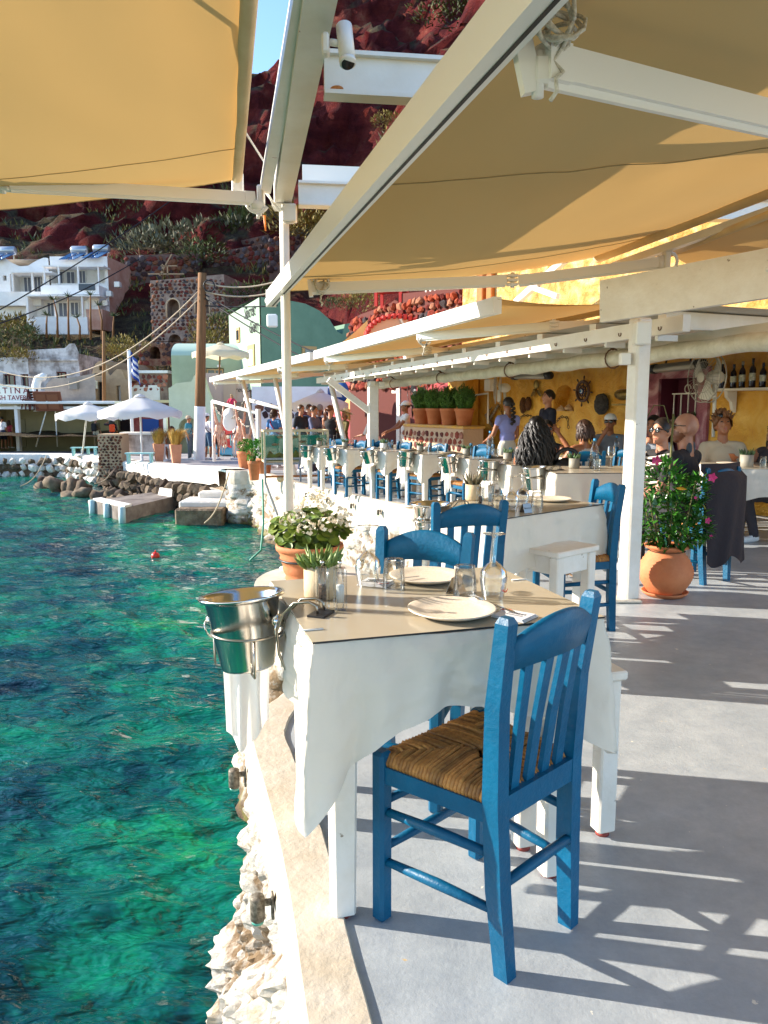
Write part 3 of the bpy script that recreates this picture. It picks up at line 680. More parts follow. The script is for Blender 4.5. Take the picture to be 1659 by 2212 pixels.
# ================================================================ chairs, tables and what stands on them
def make_chair(label):
    t = thing('taverna_chair', label, 'chair')
    S = .45
    for s in (-1, 1):
        mb = MB(); mb.M = Matrix.Translation((s * .2, .175, 0))
        mb.box((0, 0, S / 2 + .012), (.044, .044, S + .025), .009); mb.build('leg', BLUE, t)
        pts = [(s * .138, -.185, 0), (s * .15, -.168, .22), (s * .158, -.16, S), (s * .168, -.168, .68), (s * .177, -.195, .885)]
        mb = MB(); vs = []
        for i, p in enumerate(pts):
            w_, d_ = ((.036, .04), (.042, .046), (.042, .046), (.04, .042), (.036, .036))[i]
            vs += [(p[0] - w_ / 2, p[1] - d_ / 2, p[2]), (p[0] + w_ / 2, p[1] - d_ / 2, p[2]), (p[0] + w_ / 2, p[1] + d_ / 2, p[2]), (p[0] - w_ / 2, p[1] + d_ / 2, p[2])]
        p = pts[-1]; vs += [(p[0] + a * .011, p[1] + b * .012, p[2] + .014) for a, b in ((-1, -1), (1, -1), (1, 1), (-1, 1))]
        fs = [(3, 2, 1, 0), (20, 21, 22, 23)] + [(i * 4 + j, i * 4 + (j + 1) % 4, i * 4 + 4 + (j + 1) % 4, i * 4 + 4 + j) for i in range(5) for j in range(4)]
        mb.add(vs, fs); mb.build('back_post', BLUE, t)
        mb = MB(); mb.bar((s * .198, .16, S - .035), (s * .16, -.16, S - .035), .026, .045); mb.build('seat_rail', BLUE, t)
        for z in (.31, .17):
            mb = MB(); mb.tube([(s * .2, .165, z), (s * .175, 0, z), (s * .154, -.172, z)], [.011, .0145, .011], 10); mb.build('stretcher', BLUE, t)
    mb = MB(); mb.bar((-.19, .175, S - .035), (.19, .175, S - .035), .026, .045); mb.build('seat_rail', BLUE, t)
    mb = MB(); mb.bar((-.15, -.168, S - .02), (.15, -.168, S - .02), .028, .06); mb.build('seat_rail', BLUE, t)
    for z in (.33, .2):
        mb = MB(); mb.tube([(-.19, .175, z), (0, .175, z), (.19, .175, z)], [.011, .0145, .011], 10); mb.build('stretcher', BLUE, t)
    mb = MB(); mb.tube([(-.145, -.178, .24), (0, -.178, .24), (.145, -.178, .24)], [.012, .0145, .012], 10); mb.build('stretcher', BLUE, t)
    # arched, bowed top rail
    n = 16; vs = []
    for i in range(n + 1):
        u = i / n * 2 - 1; x = u * .16; c = 1 - u * u; y = -.182 - .03 * c; z0 = .768 + .012 * c; z1 = .842 + .05 * c; tl = .016
        vs += [(x, y + .011, z0), (x, y - .011, z0), (x, y - .011 - tl, z1 - .006), (x, y - tl, z1), (x, y + .011 - tl, z1 - .006)]
    fs = [(i * 5 + j, i * 5 + (j + 1) % 5, i * 5 + 5 + (j + 1) % 5, i * 5 + 5 + j) for i in range(n) for j in range(5)] + [(4, 3, 2, 1, 0), tuple(n * 5 + j for j in range(5))]
    mb = MB(); mb.add(vs, fs, True); mb.build('top_rail', BLUE, t)
    for x in (-.098, -.033, .033, .098):
        mb = MB(); c = 1 - (x / .152) ** 2
        mb.bar((x * .95, -.162, S + .005), (x * .98, -.172 - .012 * c, .62), .032, .013, (0, 1, 0)); mb.bar((x * .98, -.172 - .012 * c, .62), (x * 1.04, -.184 - .03 * c, .785), .032, .013, (0, 1, 0)); mb.build('back_slat', BLUE, t)
    # rush seat: strands wrapped over each rail meeting on the diagonals
    mb = MB(); cs = [V(-.205, .185, 0), V(.205, .185, 0), V(.165, -.162, 0), V(-.165, -.162, 0)]; ce = V(0, .0, 0)
    rs = random.Random(3)
    for k in range(4):
        a, b = cs[k], cs[(k + 1) % 4]; n = 30 if k != 2 else 26; e = (b - a).normalized(); inn = V(e.y, -e.x, 0); inn = inn if inn.dot(ce - a) > 0 else -inn
        for i in range(n):
            u = .05 + .9 * (i + .5) / n; p = a.lerp(b, u); k2 = min(u, 1 - u) * 2; q = (a if u < .5 else b).lerp(ce, k2)
            ln = max(.02, (q - p).dot(inn)); w_ = (b - a).length / n * .56; j = rs.uniform(-.0025, .0025); tw = rs.uniform(-.006, .006)
            bul = .012 * (1 - (2 * u - 1) ** 2)
            pts = [p + inn * .004 + V(0, 0, S - .02), p - inn * .002 + V(0, 0, S - .002), p + inn * .008 + V(0, 0, S + .014 + j)]
            m_ = 4
            for s_ in range(1, m_ + 1): pts.append(p + inn * (ln * s_ / m_ * 1.03) + e * (tw * s_ / m_) + V(0, 0, S + .014 + bul * (s_ / m_) + j - .006 * (s_ == m_)))
            mb.tube(pts, [w_] * 3 + [w_ * (1 + .1 * math.sin(i))] * m_, 6, flat=.8)
    tag(mb.build('rush_seat', RUSH, t), 'woven straw seat of twisted rush strands')
    mb = MB(); mb.grid(lambda u, v: (V(-.19, .17, S - .004).lerp(V(.19, .17, S - .004), u)).lerp(V(-.15, -.15, S - .004).lerp(V(.15, -.15, S - .004), u), v), 3, 3); mb.build('seat_core', mat('rush_core', '#6b4420', .9), t)
    return t
def face(t, loc, d):
    t.location = loc; t.rotation_euler = (0, 0, math.atan2(-d[0], d[1]))
ch = [G(823, 1985), G(1085, 2105), G(1222, 1992), G(1028, 1848)]
chair = make_chair('blue wooden chair with rush seat in the foreground, turned away')
CC = (ch[0] + ch[1] + ch[2] + ch[3]) / 4
face(chair, CC + V(.0, .0, 0), ((ch[0] + ch[3]) - (ch[1] + ch[2]))[:2]); chair['group'] = 'blue taverna chairs'
def put_chair(loc, d, label): c = copy_tree(chair, label=label); face(c, V(loc[0], loc[1], zf(loc[1])), d); return c
def chair_from_back(a, b, d, label):
    m = (Vector(a) + Vector(b)) / 2; d = Vector(d).normalized(); return put_chair((m.x + d.x * .195, m.y + d.y * .195), d, label)
chair_from_back((-.021, 2.935), (.326, 2.771), (-.427, -.904), 'blue chair facing the camera across the nearest table')
chair_from_back((.224, 3.666), (.619, 3.769), (-.25, .968), 'blue chair seen from behind, pushed to the second table')
chair_from_back((1.345, 4.85), (1.40, 4.52), (-.98, -.17), 'blue chair in side view between second table and white post')

def make_table(label, w_, d_, h, legs=.074, inset=.085, name='dining_table'):
    t = thing(name, label, 'table')
    mb = MB(); mb.box((0, 0, h - .014), (w_, d_, .028), .004); mb.build('tabletop', WHITE, t)
    for s in (-1, 1):
        for q in (-1, 1):
            mb = MB(); x, y = s * (w_ / 2 - inset), q * (d_ / 2 - inset); a, b = legs / 2, legs * .41
            lo = [(x - b, y - b, .012), (x + b, y - b, .012), (x + b, y + b, .012), (x - b, y + b, .012)]; hi = [(x - a, y - a, h - .03), (x + a, y - a, h - .03), (x + a, y + a, h - .03), (x - a, y + a, h - .03)]
            e = .007
            def ch8(r, e): 
                o = []; 
                for i in range(4):
                    p, n_, l_ = Vector(r[i]), Vector(r[(i + 1) % 4]), Vector(r[i - 1]); o += [p + (l_ - p).normalized() * e, p + (n_ - p).normalized() * e]
                return o
            A, B = ch8(lo, e), ch8(hi, e)
            mb.add(A + B, [tuple(range(7, -1, -1)), tuple(range(8, 16))] + [(i, (i + 1) % 8, 8 + (i + 1) % 8, 8 + i) for i in range(8)])
            o = mb.build('leg', WPOST, t); mb = MB(); mb.lathe([(.024, 0), (.024, .014)], 10, (x, y, 0)); mb.build('foot_pad', mat('red_rubber', '#8e3b33', .7), o)
    mb = MB()
    for s in (-1, 1): mb.bar((-w_ / 2 + inset, s * (d_ / 2 - inset), h - .07), (w_ / 2 - inset, s * (d_ / 2 - inset), h - .07), .02, .08); mb.bar((s * (w_ / 2 - inset), -d_ / 2 + inset, h - .07), (s * (w_ / 2 - inset), d_ / 2 - inset, h - .07), .02, .08)
    mb.build('apron', WHITE, t)
    return t
def cloth_mesh(w_, d_, h, base, corners, seed=1, ns=132, nt_=16, fold=.016):
    """corners: drop at (-x,-y), (+x,-y), (+x,+y), (-x,+y)"""
    rs = random.Random(seed); ph = [rs.uniform(0, 6.28) for _ in range(6)]
    r = .012; a, b = w_ / 2 + .002, d_ / 2 + .002; cs = [V(-a, -b, 0), V(a, -b, 0), V(a, b, 0), V(-a, b, 0)]; per = 2 * (2 * a + 2 * b); P = []
    tot = 4 * (a + b)
    for i in range(ns):
        s = tot * i / ns; e = 0
        L_ = [2 * a, 2 * b, 2 * a, 2 * b]
        while s > L_[e]: s -= L_[e]; e += 1
        u = s / L_[e]; p = cs[e].lerp(cs[(e + 1) % 4], u); d = (cs[(e + 1) % 4] - cs[e]).normalized(); n = V(d.y, -d.x, 0)
        dc0, dc1 = s, L_[e] - s
        if dc0 < .1: n = (n + V(*{0: (-1, 0, 0), 1: (0, -1, 0), 2: (1, 0, 0), 3: (0, 1, 0)}[e]) * (1 - dc0 / .1) * 1.0).normalized()
        if dc1 < .1: n = (n + V(*{0: (1, 0, 0), 1: (0, 1, 0), 2: (-1, 0, 0), 3: (0, -1, 0)}[e]) * (1 - dc1 / .1) * 1.0).normalized()
        k0, k1 = math.exp(-(dc0 / .15) ** 1.25), math.exp(-(dc1 / .15) ** 1.25)
        drop = base + (corners[e] - base) * k0 + (corners[(e + 1) % 4] - base) * k1 + .012 * math.sin(s * 11 + ph[e])
        P.append((p, n, d, drop, min(dc0, dc1), s + e * 1.7))
    vs = [];
    for j in range(nt_ + 1):
        t_ = j / nt_
        for i, (p, n, d, drop, dc, s) in enumerate(P):
            cb = math.exp(-(dc / .09) ** 2)
            o = .006 + .012 * math.sin(min(1, t_ * 6) * 1.57) + fold * t_ * (math.sin(s * 24 + ph[0] + 1.5 * math.sin(s * 7)) + .6 * math.sin(s * 47 + ph[1]) + 1.3 * math.exp(-(dc / .22) ** 2) * abs(math.sin(s * 31 + ph[3] + 2 * t_)) ) + .014 * fbm(s * 6, t_ * 2.2, ph[4]) + .018 * t_ * cb - .028 * t_ * math.exp(-((dc - .13) / .06) ** 2)
            q = p + n * o + d * (.012 * t_ * math.sin(s * 19 + ph[2])) + V(0, 0, h + .003 - drop * t_ ** .93)
            vs.append(q)
    fs = [(j * ns + i, j * ns + (i + 1) % ns, (j + 1) * ns + (i + 1) % ns, (j + 1) * ns + i) for j in range(nt_) for i in range(ns)]
    mb = MB(); mb.add(vs, fs, True); mb.add([(0, 0, h + .003)] + vs[:ns], [(0, 1 + i, 1 + (i + 1) % ns) for i in range(ns)], False)
    return mb
def lay_cloth(loc, rz, w_, d_, h, base, corners, label, seed=1, **k):
    mb = cloth_mesh(w_, d_, h, base, corners, seed, **k); return one(mb, 'tablecloth', CLOTH, label, 'tablecloth', 'white tablecloths', loc, rz)
def lay_cover(loc, rz, w_, d_, h, label):
    t = thing('table_cover', label, 'table cover', loc, rz, 'beige table covers')
    mb = MB(); mb.box((0, 0, h + .0075), (w_ + .014, d_ + .014, .003)); mb.build('vinyl_sheet', VINYL, t)
    mb = MB(); mb.box((0, -d_ / 2 - .0075, h + .0068), (w_ + .014, .0012, .0046)); mb.build('dark_edge', BLACK, t)
    return t
TH = .785
# nearest table
N = G(680, 1393, TH); Fc = G(601, 1260, TH); Nr = G(1294, 1338, TH); T1W = .79; T1D = .67
T1R = math.atan2((Nr - N).y, (Nr - N).x); ux = V(math.cos(T1R), math.sin(T1R), 0); uy = V(-ux.y, ux.x, 0)
T1C = N + ux * (T1W / 2) + uy * (T1D / 2); T1C.z = 0
tb = make_table('white dining table nearest the camera, at the terrace edge', T1W, T1D, TH); tb.location = T1C; tb.rotation_euler = (0, 0, T1R); tb['group'] = 'white dining tables'
lay_cloth(T1C, T1R, T1W, T1D, TH, .19, (.46, .38, .3, .24), 'white tablecloth hanging in folds from the nearest table', 4, ns=300, nt_=26)
lay_cover(T1C, T1R, T1W, T1D, TH, 'smooth beige cover on the nearest table')
# second table
T2R = R(41); N2 = V(.56, 3.93, 0); T2W, T2D = 1.0, .66; ux2 = V(math.cos(T2R), math.sin(T2R), 0); uy2 = V(-ux2.y, ux2.x, 0)
T2C = N2 + ux2 * (T2W / 2) + uy2 * (T2D / 2)
t2 = make_table('white table behind the nearest one, set for two with a white stool', T2W, T2D, .765); t2.location = T2C; t2.rotation_euler = (0, 0, T2R); t2['group'] = 'white dining tables'
lay_cloth(T2C, T2R, T2W, T2D, .765, .25, (.42, .42, .34, .3), 'cream tablecloth of the second table, hanging behind a white stool', 6)
lay_cover(T2C, T2R, T2W, T2D, .765, 'beige cover on the second table')

def make_stool(label, w_, d_, h):
    t = thing('white_stool', label, 'stool', group='white wooden stools')
    mb = MB(); mb.box((0, 0, h - .014), (w_, d_, .03), .006); mb.build('seat', WPOST, t)
    for s in (-1, 1):
        for q in (-1, 1):
            mb = MB(); mb.box((s * (w_ / 2 - .045), q * (d_ / 2 - .04), (h - .03) / 2 + .008), (.062, .058, h - .045), .006); o = mb.build('leg', WPOST, t)
            mb = MB(); mb.lathe([(.022, 0), (.022, .012)], 10, (s * (w_ / 2 - .045), q * (d_ / 2 - .04), 0)); mb.build('foot_pad', mat('red_rubber', '#8e3b33'), o)
        mb = MB(); mb.box((s * (w_ / 2 - .045), 0, h - .075), (.03, d_ - .14, .09)); mb.build('apron', WPOST, t)
        mb = MB(); mb.box((0, s * (d_ / 2 - .04), h - .075), (w_ - .15, .03, .09)); mb.build('apron', WPOST, t)
    return t
st = make_stool('white wooden stool beside the nearest table, half hidden by its cloth', .37, .29, .55); st.location = (.535, 2.36, 0); st.rotation_euler = (0, 0, T1R)
nc = G(1204, 1194, .6); s2 = copy_tree(st, label='white wooden stool in front of the second table'); d2 = V(math.cos(R(40)), math.sin(R(40)), 0)
s2.location = V(nc.x, nc.y, 0) + d2 * .2 + V(-d2.y, d2.x, 0) * .15; s2.rotation_euler = (0, 0, R(40)); s2.scale = (1, 1, 1.08)

# ---- small things, each modelled once and copied
def make_bucket(label):
    t = thing('ice_bucket', label, 'ice bucket', group='steel ice buckets')
    mb = MB(); mb.pipe_lathe([(0.0, .0), (.072, 0), (.076, .006), (.105, .195), (.114, .2), (.121, .204), (.123, .209), (.12, .213), (.112, .211), (.102, .2), (.073, .008), (0, .006)], 40); mb.build('vessel', CHROME, t)
    for s in (-1, 1):
        mb = MB(); mb.lathe([(.0, -.03), (.017, -.028), (.02, -.018), (.017, -.008), (.01, -.003)], 14); mb.v = [(s * (.098 - p[2] - .003), p[1], p[0] + .135) for p in mb.v]; k = mb.build('knob', CHROME, t)
        mb = MB(); mb.tube(arc((s * .118, 0, .115), .027, 0, 360, 18, V(0, 1, 0), V(s * .2, 0, 1)), .0028, 6, closed=False); mb.build('ring_handle', CHROME, k)
    return t
def make_holder(label):
    """wire frame that hooks the bucket to the table edge; table lies towards +x"""
    t = thing('bucket_holder', label, 'bucket holder', group='wire bucket holders')
    mb = MB(); mb.tube(arc((0, 0, .1), .101, 0, 360, 30, V(1, 0, 0), V(0, 1, 0)), .004, 7); mb.build('ring', WIRE, t)
    for a in (70, 190, 310):
        c, s = math.cos(R(a)), math.sin(R(a)); mb = MB()
        mb.tube([(c * .101, s * .101, .1), (c * .101, s * .101, .0), (c * .098, s * .098, -.008), (c * .06, s * .06, -.012), (0, 0, -.012)], .0035, 6); mb.build('cage_wire', WIRE, t)
    for s in (-1, 1):
        mb = MB(); mb.tube([(.23, s * .022, .176), (.226, s * .022, .198), (.205, s * .022, .207), (.16, s * .023, .2), (.125, s * .023, .165), (.106, s * .024, .115), (.112, s * .024, .05), (.135, s * .022, -.0), (.165, s * .02, -.035)], .0042, 7); mb.build('hook_wire', WIRE, t)
    mb = MB(); mb.box((.23, 0, .171), (.05, .075, .006), .001); mb.build('grip_pad', BLACK, t)
    return t
def make_wineglass(label):
    t = thing('wine_glass', label, 'wine glass', group='upturned wine glasses')
    p = [(.031, 0), (.037, .03), (.041, .062), (.037, .085), (.02, .103), (.006, .113), (.0035, .13), (.0035, .178), (.006, .186), (.022, .191), (.034, .1935)]
    mb = MB(); mb.pipe_lathe(p, 26); mb.lathe([(0, .194), (.034, .1942)], 26); mb.build('glass', GLASS, t)
    mb = MB(); mb.pipe_lathe([(.0295, 0.0005), (.0355, .03), (.0395, .062), (.0355, .084), (.018, .101), (.0, .108)], 26); mb.build('inner_wall', GLASS, t); return t
def make_tumbler(label):
    t = thing('tumbler', label, 'glass', group='upturned tumblers')
    mb = MB(); mb.pipe_lathe([(.036, 0), (.034, .05), (.029, .094), (.029, .1), (.0, .1005)], 24); mb.build('glass', GLASS, t)
    mb = MB(); mb.pipe_lathe([(.0345, 0), (.0325, .05), (.0275, .088), (.0, .089)], 24); mb.build('inner_wall', GLASS, t); return t
PEP = mat('peppercorns', '#33231a', .8, col2='#7c5c40', nscale=240, contrast=.7, bump=.9, bscale=300, bdist=.004); SALT = mat('salt', '#eceae6', .9, bump=.6, bscale=260, bdist=.003)
def make_mill(label, content, m):
    t = thing('mill', label, 'mill')
    mb = MB(); mb.box((0, 0, .06), (.036, .036, .12), .004); mb.build('acrylic_body', GLASS, t)
    mb = MB(); mb.lathe([(.0115, .004), (.0115, .118)], 12); mb.build('inner_tube', GLASS, t)
    mb = MB(); mb.lathe([(.0112, .022), (.0112, .07), (.0, .073)], 14); mb.build(content, m, t)
    mb = MB(); mb.lathe([(.003, .118), (.003, .128), (.006, .131), (.006, .138), (.0, .14)], 10); mb.build('knob', CHROME, t)
    return t
SUCC = mat('succulent', '#7d8b3e', .5, col2='#4f7030', nscale=20, contrast=.2, island=.2); SUCC2 = mat('dry_succulent', '#7c6a52', .6, col2='#5a5a3a', nscale=15, island=.3); SUCC3 = mat('dark_succulent', '#3d5a34', .5, col2='#5f7a48', nscale=15, island=.3)
def make_succulent(label, m, potm=POTCR, r=.05, h=.1, n=34, ln=.085, seed=1, spread=1.0):
    t = thing('succulent_pot', label, 'potted plant', group='small potted succulents'); rs = random.Random(seed)
    mb = MB(); mb.pipe_lathe([(0, 0), (r * .92, 0), (r, .008), (r, h), (r * .92, h), (r * .9, h * .88)], 24); mb.build('pot', potm, t)
    mb = MB(); mb.lathe([(r * .92, h * .85), (r * .92, h * .9), (0, h * .93)], 16); mb.build('soil', SOIL, t)
    mb = MB()
    for i in range(n):
        a = rs.uniform(0, 6.28); rr = r * .75 * math.sqrt(rs.random()); l = ln * rs.uniform(.6, 1.2); tilt = rs.uniform(.1, .9) * spread
        p = V(rr * math.cos(a), rr * math.sin(a), h * .88); d = V(math.cos(a) * tilt, math.sin(a) * tilt, 1).normalized()
        mb.tube([p, p + d * l * .5 + V(0, 0, .004), p + d * l + V(0, 0, .012)], [.008, .0075, .001], 5)
        for q in range(4): k_ = p + d * l * (.2 + .18 * q); e = V(rs.uniform(-1, 1), rs.uniform(-1, 1), .4).normalized(); mb.tube([k_, k_ + e * .014], [.003, .0006], 3)
    mb.build('leaves', m, t); return t
def make_plate(label):
    t = thing('plate', label, 'plate', group='speckled plates')
    mb = MB(); mb.lathe([(.0, .002), (.07, .002), (.08, .0), (.1, .008), (.12, .016), (.122, .019), (.118, .02), (.095, .012), (.075, .008), (0, .008)], 44); mb.build('dish', CERAM, t); return t
SILVER = mat('cutlery_steel', '#b9b6b0', .22, 1.0); PRINT = mat('dark_print', '#3a3a40', .7); PRINTR = mat('red_print', '#c8452f', .7)
NAPK = mat('napkin_paper', '#dfdcda', .85, col2='#d0cfd2', nscale=90)
def text_obj(body, size, m, parent, loc, rot=(0, 0, 0), name='lettering', ext=.0004, align='CENTER', shear=0, sx=1.0, bold=0):
    c = bpy.data.curves.new(name, 'FONT'); c.body = body; c.size = size; c.extrude = ext; c.align_x = align; c.align_y = 'CENTER'; c.shear = shear; c.offset = bold; c.resolution_u = 3
    o = bpy.data.objects.new(name, c); COL.objects.link(o); dg = bpy.context.evaluated_depsgraph_get(); me = bpy.data.meshes.new_from_object(o.evaluated_get(dg)); bpy.data.objects.remove(o)
    me.materials.clear(); me.materials.append(m); r = link(name, me, parent, loc); r.rotation_euler = rot; r.scale = (sx, 1, 1); return r
def make_napkin(label, fork=True):
    t = thing('folded_napkin', label, 'napkin', group='folded napkins with cutlery')
    mb = MB()
    for k in range(3): mb.box((0, -.003 * k, .002 + .003 * k), (.1 - .004 * k, .085 - .003 * k, .0026), .001)
    mb.build('paper', NAPK, t)
    text_obj('sunset', .021, PRINT, t, (.005, .006, .0099), ext=.0001); text_obj('ammoudi', .013, PRINT, t, (.005, -.012, .0099), ext=.0001)
    mb = MB(); mb.tube(arc((-.032, .012, .01), .016, 40, 210, 10, V(1, 0, 0), V(0, 1, 0)), [.0006 + .0014 * math.sin(math.pi * i / 10) for i in range(11)], 4); mb.build('red_fish_mark', PRINTR, t)
    return t
def make_fork(label):
    t = thing('fork', label, 'fork'); mb = MB(); mb.bar((0, -.1, .004), (0, .02, .006), .007, .002, w2=.005); mb.bar((0, .02, .006), (0, .045, .008), .006, .002, w2=.02)
    for k in range(4): mb.bar((-.0085 + .0057 * k, .044, .008), (-.0085 + .0057 * k, .085, .012), .0032, .0018, w2=.002)
    mb.build('tines_and_handle', SILVER, t); return t
def make_sign(label):
    t = thing('reserved_stand', label, 'table sign', group='folded metal table signs')
    for s in (-1, 1):
        mb = MB(); mb.bar((0, s * .022, 0), (0, s * .003, .05), .055, .0015, (0, -s, .4)); mb.build('plate_panel', mat('brushed_metal', '#9b958c', .3, .9), t)
    text_obj('Reserved', .0125, PRINT, t, (0, -.0142, .026), (R(69), 0, 0), ext=.0001); return t
def ontable(C, rz, h):
    ux_ = V(math.cos(rz), math.sin(rz), 0); uy_ = V(-ux_.y, ux_.x, 0)
    return lambda x, y: V(C[0], C[1], C[2] + h + .0095) + ux_ * x + uy_ * y
def setp(o, p, rz=0.0, lab=None): o.location = p; o.rotation_euler = (0, 0, rz); return o
ZT = TH + .0095
# nearest table setting, placed where the photograph has each piece
buck = make_bucket('steel ice bucket hanging from the nearest table over the water'); hold = make_holder('wire holder hooking the ice bucket to the nearest table')
bp = AT(533, 1290, 2.12); bp.z -= .205; setp(buck, bp, T1R + R(-28)); setp(hold, V(bp.x, bp.y, TH + .012 - .171), R(-20)); buck.rotation_euler = (R(-2), R(-6), T1R + R(-40))
wg = make_wineglass('upturned wine glass left of the tumblers, nearest table'); setp(wg, G(795, 1266, ZT))
wg2 = copy_tree(wg, G(1065, 1292, ZT), .4, 'upturned wine glass with small red fish mark, nearest table')
mb = MB(); mb.tube(arc((.02, -.036, .042), .017, 200, 330, 10, V(.8, .5, 0), V(0, 0, 1)), [.0005 + .0014 * math.sin(math.pi * i / 10) for i in range(11)], 4); mb.build('red_fish_mark', PRINTR, wg2)
tu = make_tumbler('upturned tumbler beside the left wine glass, nearest table'); setp(tu, G(851, 1276, ZT)); copy_tree(tu, G(1004, 1293, ZT), label='upturned tumbler beside the right wine glass, nearest table')
pm = make_mill('clear square pepper mill on the nearest table', 'peppercorns', PEP); setp(pm, G(697, 1316, ZT), .2); sm_ = make_mill('clear square salt mill on the nearest table', 'salt', SALT); setp(sm_, G(735, 1317, ZT), .15)
su = make_succulent('green succulent in cream pot beside the mills, nearest table', SUCC, ln=.055, n=46, spread=1.9); setp(su, G(684, 1296, ZT) + V(.01, .03, 0), .3)
pl = make_plate('speckled plate at the near side of the nearest table'); setp(pl, G(976, 1326, ZT)); copy_tree(pl, G(921, 1252, ZT), label='speckled plate at the far side of the nearest table')
nk = make_napkin('white napkin printed sunset beside the near plate'); setp(nk, G(1112, 1333, ZT), R(-38)); fk = make_fork('fork leaning on the near napkin'); setp(fk, G(1058, 1316, ZT) + V(0, 0, .012), R(32))
nk2 = copy_tree(nk, G(812, 1262, ZT), R(160), 'folded napkin beside the far plate, behind the glasses'); fk2 = copy_tree(fk, G(848, 1262, ZT) + V(0, 0, .011), R(120), 'fork lying on the far napkin')
rv = make_sign('folded metal reserved sign on the nearest table'); setp(rv, G(985, 1280, ZT), R(62))
CLIP = mat('clear_clip', '#e9e6df', .25)
def clip(p, rz, lab):
    mb = MB(); mb.tube([(.05, 0, .002), (0, 0, .002), (-.014, 0, -.004), (-.018, 0, -.02), (-.006, 0, -.045), (.012, 0, -.05)], .004, 6, flat=.6); one(mb, 'cloth_clip', CLIP, lab, 'clip', 'tablecloth clips', p, rz)
e0 = ontable(T1C, T1R, TH)
clip(e0(-T1W / 2 - .01, -T1D / 2 + .09), T1R, 'clear clip at the corner of the nearest table by the ice bucket')
clip(e0(-T1W / 2 + .17, T1D / 2 + .006), T1R - R(90), 'clear clip on the far edge of the nearest table behind the plant')
clip(e0(T1W / 2 + .006, .12), T1R + R(180), 'clear clip on the right edge of the nearest table')
def hanging_napkin(p, w_, h, rz, lab, seed=1):
    rs = random.Random(seed); ph = rs.uniform(0, 6)
    mb = MB(); mb.grid(lambda u, v: V((u - .5) * w_ * (1 - .12 * v), .014 * math.sin(u * 15 + ph) * (.3 + v) + .01 * math.sin(u * 6 + v * 3), -h * v * (1 + .14 * math.sin(u * 5 + ph))), 28, 10)
    return one(mb, 'cloth_napkin', LINEN, lab, 'napkin', 'cloth napkins hung on bucket holders', p, rz)
hanging_napkin(bp + V(-.02, .07, .06), .14, .3, R(6), 'white napkin hanging behind the nearest ice bucket', 2)

# second table setting
e2 = ontable(T2C, T2R, .765)
Z2 = .7745
b2 = copy_tree(buck, label='steel ice bucket with ring handle at the left of the second table'); q = G(932, 1116, .60); b2.location = V(q.x, q.y, .60); b2.rotation_euler = (0, 0, R(60)); q = V(.2, 4.32, 0)
b2.location = AT(930, 1118, 4.35); b2.location.z = .597; hp = b2.location.copy(); h2_ = copy_tree(hold, V(hp.x, hp.y, hp.z + .012), R(20), 'wire holder at the left of the second table')
copy_tree(pm, G(1037, 1098, Z2), .3, 'pepper mill on the second table'); copy_tree(sm_, G(1058, 1092, Z2), .3, 'salt mill on the second table')
s3 = make_succulent('brown spiky succulent in cream pot on the second table', SUCC2, seed=4, ln=.075); setp(s3, G(1022, 1080, Z2))
copy_tree(tu, G(1075, 1104, Z2), label='upturned tumbler beside the salt mill, second table'); copy_tree(wg, G(1105, 1103, Z2), label='upturned wine glass in front, second table'); copy_tree(wg, G(1128, 1094, Z2), label='upturned wine glass behind, second table')
copy_tree(tu, G(1160, 1096, Z2), label='upturned tumbler beside the metal sign, second table'); copy_tree(rv, G(1136, 1107, Z2), R(30), 'folded metal reserved sign on the second table'); copy_tree(pl, G(1192, 1082, Z2), label='white plate on the second table')

# ---- quayside row, third to ninth table, from the post to the fish tank
ROWB = [(1157, 1034, 7.0), (1054, 1015, 8.2), (971, 1001, 9.45), (875, 994, 10.6), (799, 988, 11.55), (717, 982, 12.4), (662, 973, 13.5)]
ORD = ['third', 'fourth', 'fifth', 'sixth', 'seventh', 'eighth', 'ninth']
PLACE = ['just left of the square post', 'beside the long black curls', 'left of the water bottle', 'in front of the rosemary pots', 'in front of the scalloped bench', 'below the ponytailed woman', 'next to the fish tank']
small = make_table('tmp', .72, .66, .755); small['group'] = 'white dining tables'
cl_ = [one(cloth_mesh(.72, .66, .755, .2, c, s, 96, 10), 'tablecloth', CLOTH, 'tmp', 'tablecloth', 'white tablecloths') for s, c in ((11, (.4, .34, .3, .38)), (12, (.36, .42, .3, .42)), (13, (.44, .38, .34, .33)))]
s_d = make_succulent('tmp', SUCC3, mat('grey_pot', '#8a8578', .6), .05, .095, 30, .06, 9, 1.3)
s_w = make_succulent('tmp', SUCC3, mat('white_pot', '#e8e4dc', .5), .055, .1, 26, .07, 6, 1.4)
used = set()
def use(o, loc, rz, label):
    if o.name not in used and o['label'] == 'tmp': used.add(o.name); o['label'] = label; o.location = loc; o.rotation_euler = (0, 0, rz); return o
    return copy_tree(o, loc, rz, label)
